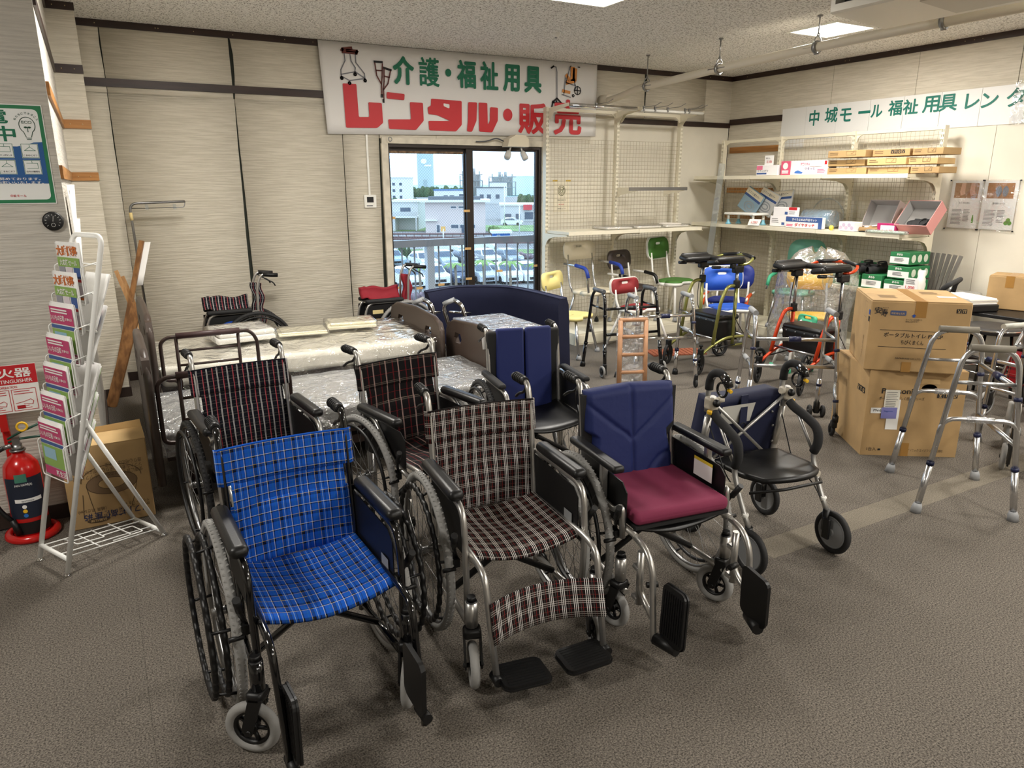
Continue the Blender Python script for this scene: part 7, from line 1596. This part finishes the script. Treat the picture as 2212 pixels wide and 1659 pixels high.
# ================================================================== OUTSIDE THE WINDOW
GZ = -6.4
def xm(name, col, r=.8, **k): return mat('ext_'+name, col, r, **k)
CONC = xm('concrete', (196,196,192)); PINKW = xm('pinkish_wall', (206,190,184)); WHW = xm('white_wall', (222,222,218)); ROOFD = xm('roof_dark', (88,96,104)); LEAFM = xm('leaf', (62,86,52), var=.4, vscale=1.5); GRASS = xm('grass', (110,140,80), var=.3, vscale=.4); ASPH = xm('asphalt', (128,128,128), var=.1, vscale=.3); WING = xm('window_dark', (70,84,100), .3); BLUER = xm('blue_roof', (50,110,180)); SEA = xm('sea', (120,190,200), .4); RAILM = xm('rail_paint', (142,144,148), .5); PLANTM = xm('plant_steel', (160,160,158)); HEDGE = xm('hedge', (120,104,112), var=.4, vscale=3)  # plant steel is one plain neutral grey
st(ob(B().bx((-60, 10, GZ-.5), (260, 420, GZ)), 'ground_outside', ASPH))
st(ob(B().bx((-3000, 420, GZ-1.5), (5000, 5500, GZ-1)), 'sea_outside', SEA))
HR = V((R0.x, R0.y, 0)); HF = V((FW.x, FW.y, 0)).normalized()
def ext(x, y, rot=0):
    """ground point under a sight line, with across and away directions and metres per pixel"""
    p = fl(x, y, GZ); s_ = (p-CAM).dot(FW)/FP; c, s = math.cos(rot), math.sin(rot); return p, HR*c+HF*s, HF*c-HR*s, s_
def building(name, lab, x0, x1, yb, yt, dep, wallm, wins=(), rot=0, roof=None, cat='building', extra=None, over=.3):
    p, u, w, s_ = ext(x0, yb, rot); W = (x1-x0)*s_; Hh = (yb-yt)*s_*1.03; t = T(name, lab, cat, p); M3 = Matrix((u, w, Z)).transposed()
    fx = lambda b: (setattr(b, 'v', [tuple(M3 @ V(q_)) for q_ in b.v]), b)[1]
    ob(fx(B().bx((0, 0, 0), (W, dep, Hh))), 'wall', wallm, t)
    if roof: ob(fx(B().bx((-over, -over, Hh), (W+over, dep+over, Hh+.35))), 'roof', roof, t)
    for a, b_, c, d in wins:
        o_ = ob(fx(B().bx((a*W, -.06, c*Hh), (b_*W, .02, d*Hh))), 'window', WHW, t); ob(fx(B().bx((a*W+.06, -.08, c*Hh+.06), (b_*W-.06, .0, d*Hh-.06))), 'pane', WING, o_)
    if extra: extra(t, fx, W, Hh, s_)
    return t
def hs(t, fx, W, H, s_):
    ob(fx(B().bx((.5, .6, H+.35), (W-.8, 4, H+.9))), 'solar_panel', ROOFD, t); ob(fx(B().bx((W*.6, -.15, 0), (W*.66, .02, H*.28))), 'door', WING, t); ob(fx(B().bx((-.05, -.5, H*.42), (W*.2, .0, H*.46))), 'porch_roof', WHW, t)
building('house', 'low pinkish house with a flat white roof beyond the car park', 920, 1049, 506, 441, 10, PINKW, [(.42, .55, .28-.1, .36-.05), (.57, .69, .18, .31), (.71, .83, .18, .31), (.42, .52, .80, .88), (.55, .65, .80, .88), (.68, .78, .80, .88), (.18, .24, .05, .3)], .05, WHW, extra=hs, over=.8)
building('house', 'two-storey grey house with a balcony at the left of the view', 845, 905, 497, 440, 9, CONC, [(.35, .75, .55, .82)], -.05, WHW, extra=lambda t, fx, W, H, s_: (ob(fx(B().bx((-.1, -3, H*.46), (W+.3, 0, H*.52))), 'balcony_slab', WHW, t), ob(fx(B().bx((-.1, -3, H*.52), (W+.3, -2.85, H*.68))), 'balcony_wall', CONC, t), ob(fx(B().bx((0, -3, 0), (W*.28, 0, H*.46))), 'carport_wall', CONC, t), ob(fx(B().bx((W, -3, 0), (W+.25, -2.7, H*.46))), 'carport_post', CONC, t)))
building('apartment_block', 'white apartment block rising at the left of the window view', 842, 878, 440, 388, 14, WHW, [(a, a+.18, z, z+.12) for a in (.2, .62) for z in (.2, .45, .7)], -.1, WHW, cat='building')
building('low_hall', 'low hall with a blue roof edge behind the pinkish house', 938, 1005, 437, 413, 12, WHW, [(.3, .45, .1, .6), (.5, .65, .1, .6), (.8, .95, .1, .7)], 0, BLUER)
building('house', 'grey terraced house with dark roof beside the lamp posts', 1030, 1092, 440, 408, 12, CONC, [(.1, .25, .3, .6), (.35, .5, .3, .6), (.65, .8, .3, .6)], .05, ROOFD)
building('house', 'white house with twin gables beyond the terrace', 1058, 1095, 425, 396, 12, WHW, [(.1, .4, .4, .7), (.6, .9, .4, .7)], 0, ROOFD)
building('warehouse', 'long pale warehouse with a striped roof in the right distance', 1078, 1180, 420, 384, 30, xm('warehouse', (206,206,204)), [], 0, WHW)
building('service_station', 'white service station with a red sign beyond the grass', 1082, 1160, 478, 446, 12, CONC, [(.1, .3, .1, .5), (.4, .55, .1, .5), (.65, .9, .1, .6)], .02, WHW, extra=lambda t, fx, W, H, s_: (ob(fx(B().bx((W*.62, -.6, H*.72), (W*.86, -.3, H*1.05))), 'red_sign', xm('sign_red', (206,60,70), .5), t)))
building('shed', 'small blue-sided shed at the edge of the car park', 1066, 1102, 521, 505, 3, BLUER, [(.2, .4, .1, .8)], .1, WHW)
# far tower and gas plant
p, u, w, s_ = ext(903, 412); far = 900/ (p-CAM).dot(FW)
def farpt(x, dist): d = ray(x, 394); d.z = 0; return V((0, 0, GZ))+d.normalized()*dist
t = T('tower', 'tall slab tower with a white emblem standing near the sea', 'tower', farpt(918, 900)); k = 900/FP
M3 = Matrix((HR, HF, Z)).transposed(); fx = lambda b: (setattr(b, 'v', [tuple(M3 @ V(q_)) for q_ in b.v]), b)[1]
ob(fx(B().bx((-15*k, 0, 0), (15*k, 20, 90*k))), 'shaft', xm('tower_grey', (180,180,178)), t)
ob(fx(B().add([(x_*k, -.5, z_*k) for x_, z_ in ell(-1, 58, 6, 5, 14)[:-1]], [list(range(14))])), 'emblem', xm('emblem_white', (250,250,250)), t); ob(fx(B().bx((0, -.6, 48*k), (14*k, -.3, 51*k))), 'emblem_bar', MATS['ext_emblem_white'], t); ob(fx(B().bx((-3*k, -.6, 0), (4*k, -.3, 22*k))), 'entrance', PLANTM, t)
def plant(lab, xc, dist, w_, h_):
    t = T('gas_plant', lab, 'industrial plant', farpt(xc, dist)); k = dist/FP
    ob(fx(B().bx((-w_*k*.4, 0, 0), (w_*k*.4, 10, h_*k*.85))), 'tank_block', PLANTM, t)
    for i in range(9): x_ = (-.5+i/8)*w_*k; ob(fx(B().cyl((x_, -1, 0), (x_, -1, h_*k*(.8+.2*math.sin(i*2.1))), k*1.3, 8)), 'pipe_column', xm('plant_grey', (140,140,138)), t)
    for z_ in (.35, .6, .82): ob(fx(B().bx((-w_*k*.52, -2, h_*k*z_), (w_*k*.52, -1.4, h_*k*z_+k*1.5))), 'platform', MATS['ext_plant_grey'], t)
    for x_ in (-.1, .12): ob(fx(B().cyl((x_*w_*k, 3, h_*k*.85), (x_*w_*k, 3, h_*k*1.08), k*3, 12)), 'stack', PLANTM, t)
plant('grey gas plant with pipe columns behind the window bar', 1018, 480, 46, 52); plant('grey gas plant with platforms in the right distance', 1085, 520, 55, 44)
# greenery
def blob(name, lab, x0, x1, yb, yt, m_, seed, dep=3, cat='hedge', n=7):
    p, u, w, s_ = ext((x0+x1)/2, yb); W = (x1-x0)*s_; Hh = (yb-yt)*s_; rnd = random.Random(seed); t = T(name, lab, cat, p); b = B()
    for i in range(n):
        c = u*((i+.5)/n-.5)*W+w*rnd.uniform(0, dep); r_ = Hh*rnd.uniform(.45, .6); k0 = len(b.v); b.sph(c+Z*(r_*.75), (W/n*.8, W/n*.8, r_), 10)
        for q_ in range(k0, len(b.v)): v = V(b.v[q_]); b.v[q_] = tuple(v+V((rnd.uniform(-1, 1), rnd.uniform(-1, 1), rnd.uniform(-1, 1)))*r_*.10)
    ob(b, 'foliage', m_, t); return t
blob('tree_row', 'dark green tree row behind the houses outside', 876, 1000, 426, 402, LEAFM, 1, 8, 'trees', 12); blob('tree_row', 'dark trees beside the service station outside', 1120, 1165, 450, 420, LEAFM, 2, 6, 'trees', 5); blob('tree_row', 'low trees before the apartment block outside', 848, 900, 447, 428, LEAFM, 8, 5, 'trees', 5)
blob('hedge', 'round green bush at the grass edge outside', 1056, 1078, 503, 488, GRASS, 3, 1, n=3); blob('hedge', 'purplish hedge behind the parked cars outside', 930, 1150, 563, 548, HEDGE, 4, 2, n=14); blob('hedge', 'dark bush behind the railing post outside', 858, 885, 560, 530, LEAFM, 5, 2, n=4); blob('hedge', 'leafy shrubs below the balcony outside', 865, 950, 660, 632, HEDGE, 6, 2, n=9)
for nm, y0, y1, m_ in (('lawn_outside', 500, 487, GRASS), ('verge_outside', 548, 539, GRASS)):
    a, c = fl(850, y0, GZ), fl(1170, y0, GZ); d_, e_ = fl(1170, y1, GZ), fl(850, y1, GZ); b = B(); b.add([q_+Z*.05 for q_ in (a, c, d_, e_)], [(0, 1, 2, 3)]); st(ob(b, nm, m_))
for yy in (517, 529):
    a, c = fl(845, yy, GZ), fl(1062 if yy == 517 else 1170, yy, GZ); t = T('low_fence', 'low dark fence along the road %s the lawn outside' % ('beyond' if yy == 517 else 'before'), 'fence', a); d = c-a
    for z_ in (.3, .8): ob(B().tube([Z*z_, d+Z*z_], .12, 4), 'fence_rail', xm('fence_brown', (110,84,84)), t)
    for k in range(14): ob(B().cyl(d*k/13, d*k/13+Z*.9, .06, 5), 'fence_post', MATS['ext_fence_brown'], t)
for x, y, h_, lab in ((958, 520, 80, 'orange-capped sign pole by the road outside'), (1122, 505, 60, 'white lamp post beside the shed outside'), (1090, 488, 85, 'slim lamp post before the service station outside')):
    p, u, w, s_ = ext(x, y); t = T('street_pole', lab, 'pole', p); ob(B().cyl((0, 0, 0), (0, 0, h_*s_ if x != 958 else 25*s_), .10, 8), 'pole', WHW, t)
    if x == 958: ob(B().box((0, 0, 25*s_), (.7, .1, .7)), 'sign_plate', xm('sign_orange', (224,170,90)), t)
    else: ob(B().box((0, 0, h_*s_), (.9, .2, .15)), 'lamp_head', WHW, t)
# palms
def palm(lab, x, y, h_, seed):
    p, u, w, s_ = ext(x, y); t = T('palm_tree', lab, 'palm tree', p); rnd = random.Random(seed); Hh = h_*s_; ob(B().tube([(0, 0, 0), (.05, 0, Hh*.5), (0, .05, Hh)], [.12, .10, .09], 8), 'trunk', xm('trunk', (130,116,100)), t)
    for i in range(11):
        a = 2*math.pi*i/11+rnd.random()*.4; L = Hh*rnd.uniform(.36, .46); dr = V((math.cos(a), math.sin(a), 0)); sd = Z.cross(dr)
        b = B(); b.sheet(lambda q_, v: V((0, 0, Hh))+dr*(L*v)+Z*(L*(.55*v-.75*v*v))+sd*((q_-.5)*L*.28*math.sin(math.pi*min(1, v*.9+.1)))+Z*(-abs(q_-.5)*L*.12), 4, 8); ob(b, 'frond', xm('palm', (120,150,80)), t)
palm('small palm before the right parked cars outside', 1102, 640, 72, 1); palm('small palm by the railing post outside', 1162, 642, 70, 2); palm('leaning palm between the parked cars outside', 908, 644, 66, 3); palm('small palm beside the window bar outside', 985, 640, 68, 4); palm('small palm right of the window bar outside', 1045, 640, 74, 5)
# parked cars
def car_meshes():
    prof = [(-2.1, .25), (-2.12, .75), (-1.9, .95), (-1.0, 1.0), (-.35, 1.5), (1.2, 1.55), (1.95, 1.05), (2.1, .95), (2.12, .3)]
    b = B(); N = len(prof); W = .85
    top = lambda z: W*(1 if z < 1 else 1-.22*(z-1)/.55)
    L_ = [(-top(z), y, z) for y, z in prof]; R_ = [(top(z), y, z) for y, z in prof]
    b.add(L_+R_, [list(range(N)), list(range(N, 2*N))[::-1]]+[(i, N+i, N+i+1, i+1) for i in range(N-1)]+[(N-1, 2*N-1, N, 0)])
    wn_ = B(); wn_.add([(-.72, -1.0, 1.03), (.72, -1.0, 1.03), (.62, -.42, 1.46), (-.62, -.42, 1.46)], [(0, 1, 2, 3)]); wn_.v = [(x, y-.03, z+.02) for x, y, z in wn_.v]
    wn_.add([(.6, 1.27, 1.5), (-.6, 1.27, 1.5), (-.72, 1.9, 1.12), (.72, 1.9, 1.12)], [(0, 1, 2, 3)])
    for s in (-1, 1): wn_.add([(s*.86, -.85, 1.03), (s*.70, -.32, 1.44), (s*.68, 1.15, 1.48), (s*.84, 1.6, 1.05)], [(0, 1, 2, 3)])
    wh = B()
    for yy in (-1.3, 1.3):
        for s in (-1, 1): wh.cyl((s*.68, yy, .32), (s*.87, yy, .32), .32, 14)
    lt_ = B()
    for s in (-1, 1): lt_.box((s*.6, -2.1, .72), (.36, .08, .16))
    gr = B(); gr.box((0, -2.11, .45), (.9, .06, .22)); return b, wn_, wh, lt_, gr
cb, cw, cwh, clt, cgr = car_meshes(); CG = xm('car_glass', (70,86,104), .15); HL = xm('headlamp', (230,236,240), .2); CM = {}
def car(lab, x, y, rz, colr):
    p = fl(x, y, GZ); m_ = xm('car_%d_%d_%d' % colr, colr, .25, coat=.5)
    t = T('parked_car', lab, 'car', p, rz, 'cars parked outside the window')
    if m_.name not in CM: CM[m_.name] = cb.mesh('car_body', m_)
    link('car_body', CM[m_.name], t)
    for nm, bb, mm in (('car_windows', cw, CG), ('car_wheels', cwh, BLACKTIRE), ('headlights', clt, HL), ('grille', cgr, BLACKP)):
        if nm not in CM: CM[nm] = bb.mesh(nm, mm)
        link(nm, CM[nm], t)
cg = [('white car parked nearest the railing post outside', 884, 618, -.05, (232,236,238)), ('white car parked behind the white railing post outside', 936, 612, -.1, (226,230,232)), ('dark blue car parked between the white cars outside', 984, 610, -.05, (70,84,110)), ('silver car parked beside the window bar outside', 1035, 608, -.05, (190,198,204)), ('white van parked right of the window bar outside', 1088, 608, -.1, (236,238,240)), ('white car parked by the right palms outside', 1135, 606, -.15, (238,240,242)), ('pale blue car parked at the far left outside', 846, 572, .0, (170,200,214)), ('white car parked beyond the railing post outside', 914, 578, -.05, (230,234,236)), ('silver car parked in the second row outside', 958, 574, -.1, (180,196,206)), ('white car in the second row right of the window bar outside', 1050, 570, -.1, (234,238,240)), ('white car parked by the road outside', 955, 549, 1.0, (222,226,228)), ('white car parked by the road right of the window bar outside', 1033, 543, .9, (226,230,232)), ('dark car parked between the two rows outside', 1004, 574, -.1, (84,92,104)), ('grey car parked in the nearest row behind the palm outside', 1098, 570, -.1, (150,160,170)), ('white truck parked at the service station outside', 1106, 487, .9, (236,238,240))]
for a in cg: car(*a)
# balcony with railing
bal = T('balcony_railing', 'blue-grey steel balcony railing outside the window', 'railing', (0, 0, 0)); RY = 8.1
ob(B().bx((1.0, RY-.05, .905), (7.5, RY+.05, .985)), 'top_rail', RAILM, bal); ob(B().bx((1.0, RY-.025, .06), (7.5, RY+.025, .11)), 'bottom_rail', RAILM, bal)
x = 1.06
while x < 7.4: ob(B().cyl((x, RY, .1), (x, RY, .92), .010, 6), 'baluster', RAILM, bal); x += .155
for x in (3.42, 5.0): ob(B().bx((x-.045, RY-.045, 0), (x+.045, RY+.045, .91)), 'post', xm('post_pale', (198,200,202), .5), bal)
st(ob(B().bx((0, YB+.12, -.3), (9, RY+.12, -.02)), 'balcony_floor', CONC))
